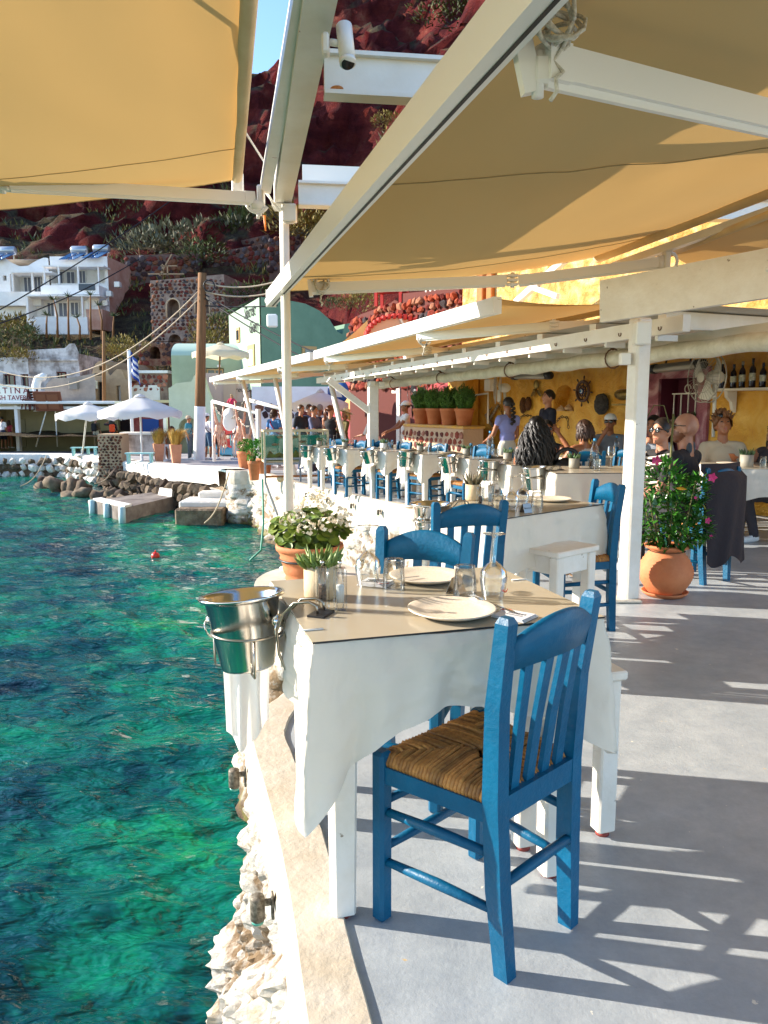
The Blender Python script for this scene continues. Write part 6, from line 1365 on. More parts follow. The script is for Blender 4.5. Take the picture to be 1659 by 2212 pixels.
P = hplane(38, 878, 37.5); t = house('sign_board', 'rounded white taverna sign board on the shed roof', P, 'sign'); s = 37.5 / 1660
prof = [(-75 + 150 * i / 20, 42 * math.sqrt(max(0, 1 - ((i - 8) / 12.5) ** 2)) + 4) for i in range(21)]
mb = MB(); mb.prism([(75 * s, 0, 0)] + [(-p[0] * s, 0, p[1] * s) for p in prof] + [(-75 * s, 0, 0)], (0, .08, 0)); mb.build('board', mat('sign_cream', '#dfe0d4', .7), t)
REDL = mat('sign_red', '#7a2430', .7); text_obj('K A T I N A', 13.5 * s * 1.3, REDL, t, (17 * s, .085, 33 * s), (R(90), 0, math.pi), ext=.004, bold=.004); text_obj('FISH TAVERNA', 11 * s * 1.25, REDL, t, (3 * s, .085, 18 * s), (R(90), 0, math.pi), ext=.004, bold=.004)
CRATE = mat('brown_crate', '#4a1f1a', .8, col2='#6a3428', nscale=5)
P = hplane(100, 885, 37); t = house('old_door', 'brown panelled door lying tilted on the shed roof', P, 'door'); mb = MB(); mb.M = Matrix.Rotation(-.3, 4, 'X'); mb.box((-.3, .3, .5), (1.3, .08, .95), .01); mb.build('leaf', mat('old_door_wood', '#7a4630', .8), t); mb = MB(); mb.M = Matrix.Rotation(-.3, 4, 'X'); mb.box((-.55, .35, .5), (.5, .03, .7)); mb.box((.0, .35, .5), (.45, .03, .7)); mb.build('door_panel', mat('old_panel', '#8a553a', .8), t)
for k in range(3):
    P = hplane(60 + 9 * k, 885, 36.8); t = house('wooden_chair', 'dark wooden chair stacked on the shed roof, %s in the pile' % ['first', 'second', 'third'][k], P, 'chair'); mb = MB(); mb.M = Matrix.Rotation(.2 * k - .2, 4, 'Y')
    for x in (-.2, .2):
        for y in (-.2, .2): mb.bar((x, y, 0), (x, y, .95 if y < 0 else .45), .05)
    mb.box((0, 0, .45), (.45, .45, .05)); mb.build('frame', CRATE, t); mb = MB(); mb.M = Matrix.Rotation(.2 * k - .2, 4, 'Y')
    for z in (.6, .72, .84): mb.bar((-.2, -.2, z), (.2, -.2, z), .03, .06)
    mb.build('back_slats', CRATE, t)
# --- pale green buildings
GRL = mat('pale_green_plaster', '#a6b496', .85, col2='#9ba98b', nscale=1.5, bump=.15, bscale=8); GRD = mat('shaded_green_plaster', '#6a8a72', .85, col2='#5f7e67', nscale=1.2, bump=.12, bscale=10)
C = AT(563, 790, 34); A = AT(497, 790, 39.5); B = AT(770, 790, 37.5); PL_ = Plane((C.x, C.y), (A.x, A.y), C.z); PR_ = Plane((B.x, B.y), (C.x, C.y), C.z)
t = thing('green_building', 'sage green house with black script lettering and curved roof', 'house', C, 0)
lz = lambda P_, u, v: P_.at(u, v)[1]
def toC(P_, x, z, o=0.0): return P_.w(x, o, z) - C
mb = MB(); zt0, zt1 = lz(PL_, 563, 641), lz(PL_, 499, 679); L0 = PL_.L
mb.add([toC(PL_, 0, -1), toC(PL_, L0, -1), toC(PL_, L0, zt1), toC(PL_, 0, zt0)], [(0, 1, 2, 3)]); mb.build('lit_wall', mat('sunlit_green_plaster', '#95ab96', .85, col2='#8aa08b', nscale=1.5), t)  # same green paint, lighter here: sunlight put into the colour
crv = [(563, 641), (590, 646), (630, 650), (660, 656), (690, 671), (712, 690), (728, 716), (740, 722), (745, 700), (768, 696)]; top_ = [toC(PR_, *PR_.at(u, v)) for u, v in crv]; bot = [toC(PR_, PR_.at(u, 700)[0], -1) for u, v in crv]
mb = MB(); n = len(crv); mb.add(bot + top_, [(i, i + 1, n + i + 1, n + i) for i in range(n - 1)]); bk = [p + V(-2.5, 5, 0) for p in top_]; mb.add(top_ + bk, [(i, i + 1, n + i + 1, n + i) for i in range(n - 1)]); mb.build('shaded_wall', GRD, t)  # same green paint, darker here: shade put into the colour
BLK = mat('black_lettering', '#16201c', .5)
for (tx, u, v, sz) in (('Secret', 540, 674, .75), ('Gem', 549, 706, .75)):
    x, z = PL_.at(u, v); o = text_obj(tx, sz, BLK, t, toC(PL_, x, z, .05), (R(90), 0, PL_.rz + math.pi), ext=.01, shear=.35); 
for (ua, va, ub, vb, P_, nm) in ((512, 708, 519, 740, PL_, 'window'), (537, 745, 551, 800, PL_, 'door'), (652, 748, 683, 775, PR_, 'window')):
    xa, xb, za, zb = hrect(P_, ua, va, ub, vb); mb = MB(); mb.hexa([toC(P_, xa, za, -.1), toC(P_, xb, za, -.1), toC(P_, xb, za, .05), toC(P_, xa, za, .05)], [toC(P_, xa, zb, -.1), toC(P_, xb, zb, -.1), toC(P_, xb, zb, .05), toC(P_, xa, zb, .05)]); o = mb.build(nm, mat('oak_frame', '#b8935c', .7), t)
    k = (xb - xa) * .18; mb = MB(); mb.hexa([toC(P_, xa + k, za + k, .0), toC(P_, xb - k, za + k, .0), toC(P_, xb - k, za + k, .07), toC(P_, xa + k, za + k, .07)], [toC(P_, xa + k, zb - k, .0), toC(P_, xb - k, zb - k, .0), toC(P_, xb - k, zb - k, .07), toC(P_, xa + k, zb - k, .07)]); mb.build('pane', PANE if nm == 'window' else DOORW, o)
x, z = PL_.at(588, 693); mb = MB(); q = AT(588, 693, 33.2); mb.box((0, 0, 0), (.45, .25, .55), .06); one(mb, 'wall_unit', ALU, 'white box unit on the dark green wall', 'box', None, q)
mb = MB(); mb.ell((0, 0, 0), (.16, .16, .16)); mb.bar((0, 0, 0), (.2, .2, .3), .06); one(mb, 'dome_camera', ALU, 'white dome camera at the corner of the green house', 'camera', None, AT(580, 650, 33.6))
P = hplane(450, 868, 37.2, R(4)); t = house('vaulted_green_house', 'pale green house with barrel roof behind the wooden pole', P); xa, xb, za, zb = hrect(P, 372, 768, 545, 900)
mb = MB(); wall_holes(mb, xa, xb, -2, zb, [hrect(P, 445, 795, 484, 830) + (False,)], .3, 0, 0, 0); mb.build('front_wall', GRL, t)
mb = MB(); rv_ = hrect(P, 372, 737, 545, 768)[3] - zb; nseg = 10
mb.grid(lambda u, v: V(xa + (xb - xa) * u, -2.2 + 2.2 * math.cos(math.pi * v), zb + rv_ * math.sin(math.pi * v) * 1.05), 6, 14); mb.build('barrel_roof', mat('mint_roof', '#a9bfb0', .8), t)
mb = MB(); mb.add([(xb, 0, -2), (xb, 0, zb)] + [(xb, -2.2 + 2.2 * math.cos(math.pi * i / 10), zb + rv_ * 1.05 * math.sin(math.pi * i / 10)) for i in range(1, 10)] + [(xb, -4.4, zb), (xb, -4.4, -2)], [tuple(range(13))]); mb.build('end_wall', GRL, t)
windows(t, P, [(447, 797, 483, 830)], PANE, -.15, mat('tan_frame', '#c9a878', .7)); hbox(t, 'wall_lamp', ALU, P, 469, 788, 477, 793, .15, .02)
# cream wall with arch, stair parapet and steps
P = hplane(430, 978, 34.0, R(4)); t = house('stair_wall', 'pale green curved wall with arched doorway beside the stairs', P, 'wall'); xa, xb, za, zb = hrect(P, 366, 820, 482, 978)
tab = sorted((P.at(u, v)[0], P.at(u, v)[1]) for u, v in ((366, 838), (380, 828), (415, 824), (419, 808), (438, 806), (450, 845), (482, 925))); ops = [hrect(P, 386, 903, 432, 985) + (True,)]
mb = MB(); wall_holes(mb, xa, xb, -.3, lambda x: interp(tab, x), ops, .7, 0, 0, 0)
for (x0, z0), (x1, z1) in zip(tab, tab[1:]): mb.quad((x0, 0, z0), (x1, 0, z1), (x1, -.5, z1), (x0, -.5, z0))
mb.quad((xb, 0, -.3), (xb, 0, interp(tab, xb)), (xb, -3, interp(tab, xb)), (xb, -3, -.3)); mb.build('wall', mat('cream_green_plaster', '#c6d0b4', .85, col2='#bcc6a8', nscale=2), t)
hbox(t, 'upper_parapet', mat('pink_plaster', '#cdb3a6', .85), P, 438, 806, 540, 868, -2.0, -2.4); hbox(t, 'gate', mat('gate_beige', '#c4ab98', .8), P, 482, 815, 510, 868, -1.94, -2.0); 
STEPM = mat('step_stone', '#9a8878', .9, col2='#84746a', nscale=3)
for k in range(13):
    hbox(t, 'step', STEPM, P, 466 - 0, 868 + 8.5 * k, 545, 980, -1.9 + .3 * k, -2.3 + .3 * k)
text_obj('Secret Gem', .32, BLK, t, V(P.at(522, 842, -1.9)[0], -1.98, P.at(522, 842, -1.9)[1]), (R(90), 0, math.pi), ext=.004, shear=.3)
P = hplane(620, 975, 30.0, R(4)); t = house('white_side_wall', 'white wall with strip of dark stonework right of the stairs', P, 'wall'); hbox(t, 'wall', HW, P, 545, 835, 740, 990, 0, -.5); xa, xb, za, zb = hrect(P, 548, 868, 735, 905); rubble(t, (xb, .02, za), (-1, 0, 0), (0, 0, 1), xb - xa, zb - za, .3, VOLC, 120, .2)
# --- red lava stone wall above the lower awnings, red table, tiled arch, sail
a, b = AT(1016, 740, 19.0), AT(752, 740, 24.5); P = Plane((a.x, a.y), (b.x, b.y), 1.2); t = thing('lava_stone_wall', 'sunlit wall of rough red lava rocks above the awnings', 'wall', P.a, P.rz)
tab = sorted((P.at(u, v)[0], P.at(u, v)[1]) for u, v in ((752, 700), (770, 681), (817, 664), (845, 652), (862, 634), (963, 624), (1016, 620)))
mb = MB(); wall_holes(mb, 0, P.L, -1, lambda x: interp(tab, x), [], .3, -.05); mb.build('core', mat('dark_joint', '#5a2a22', .95), t)
LAVA = [mat('lava_bright', '#a03a22', .95, col2='#7c2a1c', nscale=6, bump=1, bscale=14, bdist=.05), mat('lava_orange', '#b04c2a', .95, bump=1, bscale=14, bdist=.05), mat('lava_black', '#453a3a', .95, bump=1, bscale=14, bdist=.05), mat('lava_deep', '#7a2418', .95, bump=1, bscale=14, bdist=.05), mat('lava_pale', '#a0684c', .95, bump=1, bscale=14)]
rubble(t, (P.L, .0, .6), (-1, 0, 0), (0, 0, 1), P.L, interp(tab, .3) - .6, .23, LAVA, 290, .42, skip=lambda px, pz: pz + .6 > interp(tab, P.L - px) - .08, sub=1, jit=.6)
RED = mat('red_paint', '#c22a1c', .5); q = AT(845, 662, 22.2); t = thing('red_table', 'small red table on top of the lava stone wall', 'table', q, R(-20)); mb = MB(); mb.box((0, 0, .42), (.85, .6, .06)); mb.build('top', RED, t)
for x in (-.36, .36):
    for y in (-.24, .24): mb = MB(); mb.box((x, y, .2), (.08, .08, .42)); mb.build('leg', RED, t)
q = AT(857, 733, 19.0); t = thing('arched_canopy', 'round pink arch canopy edged with red tiles behind the awning', 'canopy', q, R(8)); r = 62 * 19 / 1660
mb = MB(); mb.prism([(r * math.cos(math.pi * i / 20), 0, r * .72 * math.sin(math.pi * i / 20)) for i in range(21)], (0, .5, 0)); mb.build('arch_face', mat('arch_pink', '#d9a98c', .8), t)
for i in range(18): a = math.pi * (i + .5) / 18; mb = MB(); mb.box((math.cos(a) * r * 1.06, .1, math.sin(a) * r * .77), (.09, .35, .13), .02); mb.build('edge_tile', RED, t)
mb = MB(); mb.bar((r * .1, -.03, r * .7), (r * .5, -.03, 0), .05); mb.build('strut', WHITE, t)
p0, p1, p2 = AT(690, 768, 17), AT(795, 690, 20), AT(770, 760, 18.2); mb = MB(); mb.grid(lambda u, v: p0.lerp(p1, u).lerp(p2.lerp(p1, u), v) + V(0, 0, -.08 * math.sin(math.pi * u)), 10, 6); one(mb, 'shade_sail', AWN, 'tan triangular shade sail rising behind the awnings', 'shade sail')
mb = MB(); a, b = AT(920, 622, 19.5), AT(1012, 606, 18.6)
for i in range(9):
    p = a.lerp(b, i / 9); p2 = a.lerp(b, (i + 1) / 9); mb.bar(p + V(0, 0, -.1), p2 + V(0, 0, .45), .03); mb.bar(p + V(0, 0, .45), p2 + V(0, 0, -.1), .03)
mb.bar(a + V(0, 0, .47), b + V(0, 0, .47), .05); one(mb, 'lattice_fence', HW, 'white lattice fence on the wall beside the ochre house', 'fence')
# --- poles and wires
POLE = mat('pole_wood', '#8a6038', .85, col2='#6b4826', nscale=2, stretch=(6, 6, .4), bump=.4, bscale=12)
b = AT(430, 985, 29.0); tp = AT(437, 590, 29.0); t = thing('utility_pole', 'tall wooden utility pole with white painted foot on the quay', 'utility pole', V(b.x, b.y, zf(29)))
top = tp - V(b.x, b.y, zf(29)); hgt = top.z; mb = MB(); mb.tube([V(0, 0, 0), top * .5, top], [.21, .18, .15], 14); mb.build('shaft', POLE, t)
wz = AT(430, 878, 29).z - zf(29); mb = MB(); mb.tube([V(0, 0, 0), top * (wz / hgt)], [.217, .204], 14, caps=False); mb.build('white_base', HW, t)
for k in range(3): mb = MB(); mb.tube([V(-.15, -.15, hgt * .95 - .2 * k) + top * .0, V(-.35, -.2, hgt * .95 - .2 * k)], .03, 6); mb.build('insulator', BLACK, t)
mb = MB(); mb.tube(arc(top * .93 + V(.3, -.2, 0), .2, 0, 360, 14), .025, 5); mb.build('cable_coil', BLACK, t)
WIREB = mat('cable_black', '#1d1a1c', .6); WIREC = mat('cable_pale', '#b5a288', .7)
def wire(a, b, sag, m, lab, r=.025):
    mb = MB(); mb.tube([a.lerp(b, i / 20) + V(0, 0, -4 * sag * (i / 20) * (1 - i / 20)) for i in range(21)], r, 5); one(mb, 'overhead_wire', m, lab, 'wire', 'overhead wires')
wire(AT(-20, 795, 34), AT(437, 620, 29), 1.5, WIREC, 'pale twisted wire sagging from the pole to the left, upper', .022); wire(AT(-20, 825, 34), AT(435, 640, 29), 1.4, WIREC, 'pale twisted wire sagging from the pole to the left, lower', .022)
wire(AT(-20, 680, 40), AT(440, 380, 52), .3, WIREB, 'black wire rising from lower left in front of the white house', .035); wire(AT(-20, 705, 40), AT(300, 560, 50), .3, WIREB, 'second black wire crossing the white house', .035)
wire(AT(437, 610, 29), AT(640, 592, 28), .3, WIREC, 'pale wire from the pole to the right, upper', .03); wire(AT(437, 628, 29), AT(640, 615, 28), .3, WIREC, 'pale wire from the pole to the right, lower', .03)
wire(AT(437, 632, 29), AT(700, 770, 26), .1, WIREB, 'black wire from the pole across the green house'); wire(AT(437, 640, 29), AT(690, 790, 26), .1, WIREB, 'lower black wire from the pole across the green house'); wire(AT(437, 660, 29), AT(600, 660, 28), .05, WIREB, 'level black wire from the pole to the awning')
for (ub, vb, ut, vt, Y, r, lab) in ((225, 872, 224, 715, 38, .09, 'thin weathered pole beside the vaulted house'), (388, 515, 390, 405, 70, .16, 'dark wooden pole standing in the scrub on the slope'), (303, 560, 300, 535, 62, .06, 'short leaning post on the scrub slope')):
    a, b = AT(ub, vb, Y), AT(ut, vt, Y); mb = MB(); mb.M = Matrix.Translation(-a); mb.tube([a, b], [r, r * .8], 10); one(mb, 'wooden_pole', POLE, lab, 'pole', None, a)
a = AT(583, 200, 99); t = thing('crest_pylon', 'small wooden power pylon on the skyline of the cliff', 'pylon', a); mb = MB(); mb.bar((0, 0, -3), (0, 0, 2.2), .25); mb.bar((-1.2, 0, -3), (-1.2, 0, 1.4), .2); mb.bar((-1.5, 0, 1.7), (.9, 0, 1.9), .2); mb.bar((-1.8, 0, 1.0), (.2, 0, 1.1), .15); mb.build('poles', POLE, t)
# --- flag
FLB = mat('flag_blue', '#21479c', .8); FLW = mat('flag_white', '#e6e6e8', .8); b = AT(287, 960, 33); t_ = AT(287, 755, 33); t = thing('flag_pole', 'white flagpole with drooping blue and white flag', 'flagpole', V(b.x, b.y, zf(33)))
mb = MB(); mb.tube([(0, 0, 0), (0, 0, t_.z - zf(33))], .07, 8); mb.build('pole', HW, t); hz = t_.z - zf(33)
mb = MB(); nu, nv = 10, 14
def fl(u, v): return V(.05 + (.3 * u) * (1 - .25 * v) + .2 * v * u, .12 * math.sin(u * 9 + v * 2), hz - .05 - 1.0 * v - .45 * u)
vs = [fl(i / nu, j / nv) for j in range(nv + 1) for i in range(nu + 1)]
for j in range(nv):
    for i in range(nu):
        mb.m = 1 if ((j // 2) % 2 == 1 and not (i < 4 and j < 6)) or (i < 4 and j < 6 and (i in (1, 2) and j in (2, 3))) else 0; k = j * (nu + 1) + i; mb.add([vs[k], vs[k + 1], vs[k + nu + 2], vs[k + nu + 1]], [(0, 1, 2, 3)], True)
mb.build('flag', [FLB, FLW], t)
# --- parasols
PAR = mat_fabric('parasol_canvas', '#ece8e4', .3, '#e2ddd8')
def parasol(label, base, top_uv, Y, rw, zdrop, m=PAR, polem=STEEL, nrib=8, tilt=0, seed=0):
    t = thing('parasol', label, 'parasol', base, seed); ap = AT(*top_uv, Y); ap = ap - Vector(base); mt = Matrix.Rotation(-seed, 4, 'Z'); ap = (mt @ ap.to_4d()).to_3d(); rw = rw * Y / 1660
    mb = MB(); mb.tube([(0, 0, 0), ap], .035, 8); mb.build('pole', polem, t); dz = zdrop * Y / 1660
    mb = MB(); vs = []; nr = 5; ns = nrib * 4
    for j in range(nr + 1):
        for i in range(ns):
            a = 2 * math.pi * i / ns; f = j / nr; sg = (1 - abs(math.cos(a * nrib / 2))) ; q = rw * f * (1 - .06 * (1 - abs(math.cos(a * nrib / 2))) * f)
            vs.append(ap + V(q * math.cos(a), q * math.sin(a), -dz * f ** 1.15 - .06 * dz * f * abs(math.sin(a * nrib / 2)) + tilt * q * math.cos(a)))
    fs = [(j * ns + i, j * ns + (i + 1) % ns, (j + 1) * ns + (i + 1) % ns, (j + 1) * ns + i) for j in range(nr) for i in range(ns)]
    k = len(vs); vs += [vs[nr * ns + i] + V(0, 0, -.2 - .05 * math.sin(i * 1.57)) for i in range(ns)]; fs += [(nr * ns + i, nr * ns + (i + 1) % ns, k + (i + 1) % ns, k + i) for i in range(ns)]
    mb.add(vs, fs, True); mb.build('canopy', m, t); mb = MB()
    mb.lathe([(rw * .16, 0), (rw * .1, .09), (0, .14)], 16, ap + V(0, 0, -.05)); mb.build('vent_cap', m, t)
    for i in range(nrib):
        a = 2 * math.pi * i / nrib; mb = MB(); mb.tube([ap + V(0, 0, -.12), ap + V(rw * .96 * math.cos(a), rw * .96 * math.sin(a), -dz - .05 + tilt * rw * math.cos(a))], .014, 4); mb.build('rib', polem, t)
    mb = MB(); mb.lathe([(.3, 0), (.3, .06), (.05, .09), (.05, .3)], 12); mb.build('base', polem, t)
parasol('white parasol at the left over the empty benches', GF(188, 985) + V(-.2, 0, 0), (190, 872), 30.0, 68, 22, seed=.2); parasol('white parasol right of the first, over the seated women', GF(307, 1000), (302, 856), 27.5, 88, 32, seed=.5)
parasol('cream parasol on the terrace of the pale green house', AT(473, 830, 33.5), (476, 743), 33.0, 60, 18, mat_fabric('cream_canvas', '#f0e2c2', .4), POLE, seed=.1)
parasol('white parasol behind the standing people', AT(690, 985, 22.5) + V(0, 0, -.6), (692, 846), 22.5, 62, 24, seed=.4)
# ================================================================ people
SKINS = {'fair': mat('skin_fair', '#b98064', .5, sss=.08, bump=.05, bscale=60), 'tan': mat('skin_tan', '#98603f', .5, sss=.08, bump=.05, bscale=60), 'brown': mat('skin_brown', '#8a5236', .5, sss=.08, bump=.05, bscale=60), 'pink': mat('skin_pink', '#96604a', .5, sss=.06, col2='#aa7a60', nscale=9, bump=.1, bscale=40)}
def clothm(c): return mat('cloth_' + c, '#' + c, .85, bump=.35, bscale=22, bdist=.02)
HAIRS = {'black': '#17120f', 'brown': '#3b2417', 'dark': '#241a14', 'blond': '#c9a468', 'grey': '#8a8580', 'auburn': '#6b3a20', 'frost': '#7a5030'}
def hairm(k): return mat('hair_' + k, HAIRS[k], .45, island=.35, spec=.4)
LIP = mat('lips', '#8e4a40', .5); EYEW = mat('eye_dark', '#1c1512', .2); SHADE = mat('sunglass', '#0c0c0e', .08, spec=.9)
def body_mesh(prims, mats, vox):
    mb = MB()
    for p in prims:
        if p[0] == 'c':
            _, a, b, ra, rb, k = p; a, b = Vector(a), Vector(b); d = (b - a); n = d.normalized() if d.length > 1e-6 else V(0, 0, 1)
            pts = [a - n * ra * .92, a - n * ra * .6, a, b, b + n * rb * .6, b + n * rb * .92]; mb.tube(pts, [ra * .38, ra * .8, ra, rb, rb * .8, rb * .38], 12)
        else: mb.ell(p[1], p[2], 16, 12, p[3])
    me = mb.mesh('body', [mats[0]]); o = bpy.data.objects.new('tmp', me); COL.objects.link(o)
    md = o.modifiers.new('r', 'REMESH'); md.mode = 'VOXEL'; md.voxel_size = vox; md.use_smooth_shade = True
    m2 = o.modifiers.new('s', 'SMOOTH'); m2.iterations = 2; m2.factor = .5
    dg = bpy.context.evaluated_depsgraph_get(); out = bpy.data.meshes.new_from_object(o.evaluated_get(dg)); bpy.data.objects.remove(o); bpy.data.meshes.remove(me)
    out.materials.clear(); [out.materials.append(m) for m in mats]
    n = len(out.polygons); c = np.empty(n * 3); out.polygons.foreach_get('center', c); c = c.reshape(n, 3); best = np.full(n, 1e9); idx = np.zeros(n, dtype=np.int32)
    for p in prims:
        if p[0] == 'c':
            a, b = np.array(p[1]), np.array(p[2]); d = b - a; L = max(1e-9, d @ d); t = np.clip(((c - a) @ d) / L, 0, 1); q = a + t[:, None] * d; s = np.linalg.norm(c - q, axis=1) - (p[3] + (p[4] - p[3]) * t); k = p[5]
        else:
            q = c - np.array(p[1]); 
            if p[3] is not None: q = q @ np.array(p[3])
            r = np.array(p[2]); s = (np.linalg.norm(q / r, axis=1) - 1) * r.min(); k = p[4]
        w_ = s < best; best[w_] = s[w_]; idx[w_] = k
    out.polygons.foreach_set('material_index', idx); out.polygons.foreach_set('use_smooth', np.ones(n, dtype=bool)); out.update(); return out
def hand(prims, w_, d, up, side, k=0, curl=.5, fine=True):
    """palm with four unequal bent fingers and a thumb; d = forearm direction"""
    d = Vector(d).normalized(); s = d.cross(Vector(up)); s = s.normalized() if s.length > 1e-4 else V(1, 0, 0); n = s.cross(d).normalized(); w_ = Vector(w_)
    rot = Matrix((s, n, d)).transposed(); prims.append(('e', w_ + d * .045, (.04, .017, .05), rot, k))
    for i, (x, l) in enumerate(((-.028, .062), (-.009, .074), (.01, .07), (.028, .054))):
        a = w_ + d * .085 + s * x; b = a + (d * (1 - .3 * curl) - n * curl * .7).normalized() * l * .55; c = b + (d * (1 - curl) - n * curl * 1.2).normalized() * l * .45
        prims += [('c', a, b, .0095, .0085, k), ('c', b, c, .0085, .0075, k)]
    a = w_ + d * .03 + s * (.036 * side); b = a + (d * .7 + s * side * .7 - n * .2).normalized() * .035; prims += [('c', a, b, .012, .01, k), ('c', b, b + (d * .9 + s * side * .1 - n * .4).normalized() * .03, .01, .008, k)]
def person(label, uv, Y, pose='stand', face=(0, -1), top='888888', bot='333333', skin='tan', sleeve=.5, legs='long', shoe='dddddd', hair='short', hc='dark', armL=None, armR=None, yaw=0, pitch=0, lean=0, dress=False, bust=0, fat=1.0, glasses=False, vox=.017, hat=None, beard=None, loc=None, top2=None, seat=None, sup=0, extras=None, bare=False):
    base = AT(uv[0], uv[1], Y) if loc is None else loc; fl = zf(Y) - sup; ht = base.z - fl
    sit = pose == 'sit'; s = ht / (1.30 if sit else 1.735); dz = -.435 if sit else 0
    t = thing('person', label, 'person', V(base.x, base.y, fl), math.atan2(-face[0], face[1])); t.scale = (s, s, s)
    mats = [SKINS[skin], clothm(top), clothm(bot), clothm(shoe), LIP] + ([hairm(beard)] if beard else []); pr = []
    LM = Matrix.Translation((0, 0, .95 + dz)) @ Matrix.Rotation(-lean, 4, 'X') @ Matrix.Translation((0, 0, -.95 - dz))
    def Z(x, y, z): return LM @ V(x, y, z + dz)
    HM = Matrix.Translation(Z(0, 0, 1.5)) @ Matrix.Rotation(yaw, 4, 'Z') @ Matrix.Rotation(-pitch, 4, 'X') @ Matrix.Translation((0, 0, -1.5))
    def Hd(x, y, z): return HM @ V(x, y, z)
    hr = HM.to_3x3(); tr = LM.to_3x3(); T = 1; B_ = 1 if dress else 2; tt = 0 if bare else T
    pr += [('e', Z(0, 0, .95), (.158 * fat, .112 * fat, .12), tr, B_), ('e', Z(0, .005, 1.09), (.142 * fat, .102 * fat, .15), tr, T), ('e', Z(0, .0, 1.27), (.166 * fat, .112 * fat, .16), tr, T), ('c', Z(-.14, -.005, 1.4), Z(.14, -.005, 1.4), .056, .056, tt)]
    if bust: pr += [('e', Z(-.07, .085, 1.25), (.065, .06, .065), tr, T), ('e', Z(.07, .085, 1.25), (.065, .06, .065), tr, T)]
    pr += [('c', Z(0, -.012, 1.42), Hd(0, -.005, 1.55), .058, .05, 0)]
    pr += [('e', Hd(0, .0, 1.64), (.076, .095, .098), hr, 0), ('e', Hd(0, .03, 1.575), (.058, .066, .066), hr, 5 if beard else 0), ('c', Hd(0, .09, 1.632), Hd(0, .113, 1.6), .012, .015, 0), ('e', Hd(-.079, -.005, 1.61), (.012, .022, .032), hr, 0), ('e', Hd(.079, -.005, 1.61), (.012, .022, .032), hr, 0), ('e', Hd(0, .085, 1.558), (.024, .013, .011), hr, 4), ('e', Hd(0, .07, 1.525), (.03, .025, .022), hr, 5 if beard else 0)]
    for sd, ar in ((-1, armL), (1, armR)):
        sh = Z(sd * .178, -.005, 1.39); el, wr = ar or ((sd * .235, -.03, 1.12), (sd * .235, .07, .89)); el, wr = Z(*el), Z(*wr)
        if sleeve > 0:
            k = min(1, sleeve / .5 * .5); m_ = sh.lerp(el, min(1, sleeve * 1.1)); pr.append(('c', sh, m_, .06, .054, T)); pr.append(('c', m_, el, .044, .04, 0)) if sleeve < .9 else None
        else: pr.append(('c', sh, el, .053, .042, 0))
        if sleeve > 1: pr.append(('c', el, el.lerp(wr, .9), .048, .038, T)); 
        pr.append(('c', el, wr, .041, .028, 0)); hand(pr, wr, wr - el, (0, 0, 1) if abs((wr - el).normalized().z) < .8 else (0, 1, 0), -sd)
    for sd in (-1, 1):
        if sit: hp, kn, an = V(sd * .09, .02, .515), V(sd * .12, .42, .5), V(sd * .13, .4 if sd > 0 else .3, .09)
        else: hp, kn, an = V(sd * .085, 0, .92), V(sd * .09 + .01 * sd, .02 + .03 * (sd > 0), .5), V(sd * .1, -.03 + .05 * (sd > 0), .09)
        if legs == 'long': pr += [('c', hp, kn, .09 * fat, .064, B_), ('c', kn, an, .062, .05, B_)]
        elif legs == 'short': m_ = hp.lerp(kn, .85); pr += [('c', hp, m_, .098 * fat, .08, B_), ('c', m_, kn, .06, .054, 0), ('c', kn, kn.lerp(an, .35), .053, .058, 0), ('c', kn.lerp(an, .35), an, .056, .036, 0)]
        else: pr += [('c', hp, kn, .082 * fat, .055, 0), ('c', kn, kn.lerp(an, .35), .052, .056, 0), ('c', kn.lerp(an, .35), an, .054, .034, 0)]
        pr += [('c', an, V(an.x, an.y - .02, .05), .036, .038, 3), ('c', V(an.x, an.y - .03, .042), V(an.x + sd * .015, an.y + .16, .032), .04, .034, 3)]
    if dress or legs == 'skirt':
        e = .28 if dress == 'long' else .62
        if not sit: pr += [('c', V(0, 0, .95), V(0, 0, e), .13, .15, B_), ('c', V(-.06, 0, .9), V(-.09, .02, e), .12, .11, B_), ('c', V(.06, 0, .9), V(.09, .02, e), .12, .11, B_)]
        else: pr += [('c', V(0, .05, .5), V(0, .38, .5), .13, .14, B_)]
    me = body_mesh(pr, mats, vox); bd = link('body', me, t)
    # eyes, brows, glasses
    mb = MB(); 
    for x in (-.031, .031): mb.ell(Hd(x, .0865, 1.637), (.013, .007, .007), 8, 6, hr)
    mb.build('eyes', EYEW, bd)
    if hc: 
        mb = MB(); [mb.tube([Hd(x - .02, .083, 1.654), Hd(x, .0945, 1.66), Hd(x + .02, .083, 1.654)], .0045, 5) for x in (-.033, .033)]; mb.build('eyebrows', hairm(hc), bd)
    if glasses:
        g = thing('sunglasses', label='', cat='') if False else None; mb = MB(); dzz = .075 if glasses == 'up' else 0; dy = -.02 if glasses == 'up' else 0
        for x in (-.034, .034): mb.ell(Hd(x, .1 + dy, 1.634 + dzz), (.031, .009, .023), 12, 8, hr)
        mb.tube([Hd(-.085, .0, 1.64 + dzz), Hd(-.07, .075 + dy, 1.642 + dzz), Hd(-.02, .107 + dy, 1.642 + dzz), Hd(.02, .107 + dy, 1.642 + dzz), Hd(.07, .075 + dy, 1.642 + dzz), Hd(.085, .0, 1.64 + dzz)], .004, 5); mb.build('sunglasses', SHADE, bd)
    rs = random.Random(hash(label) % 1000 if False else len(label) * 7 + int(uv[0]))
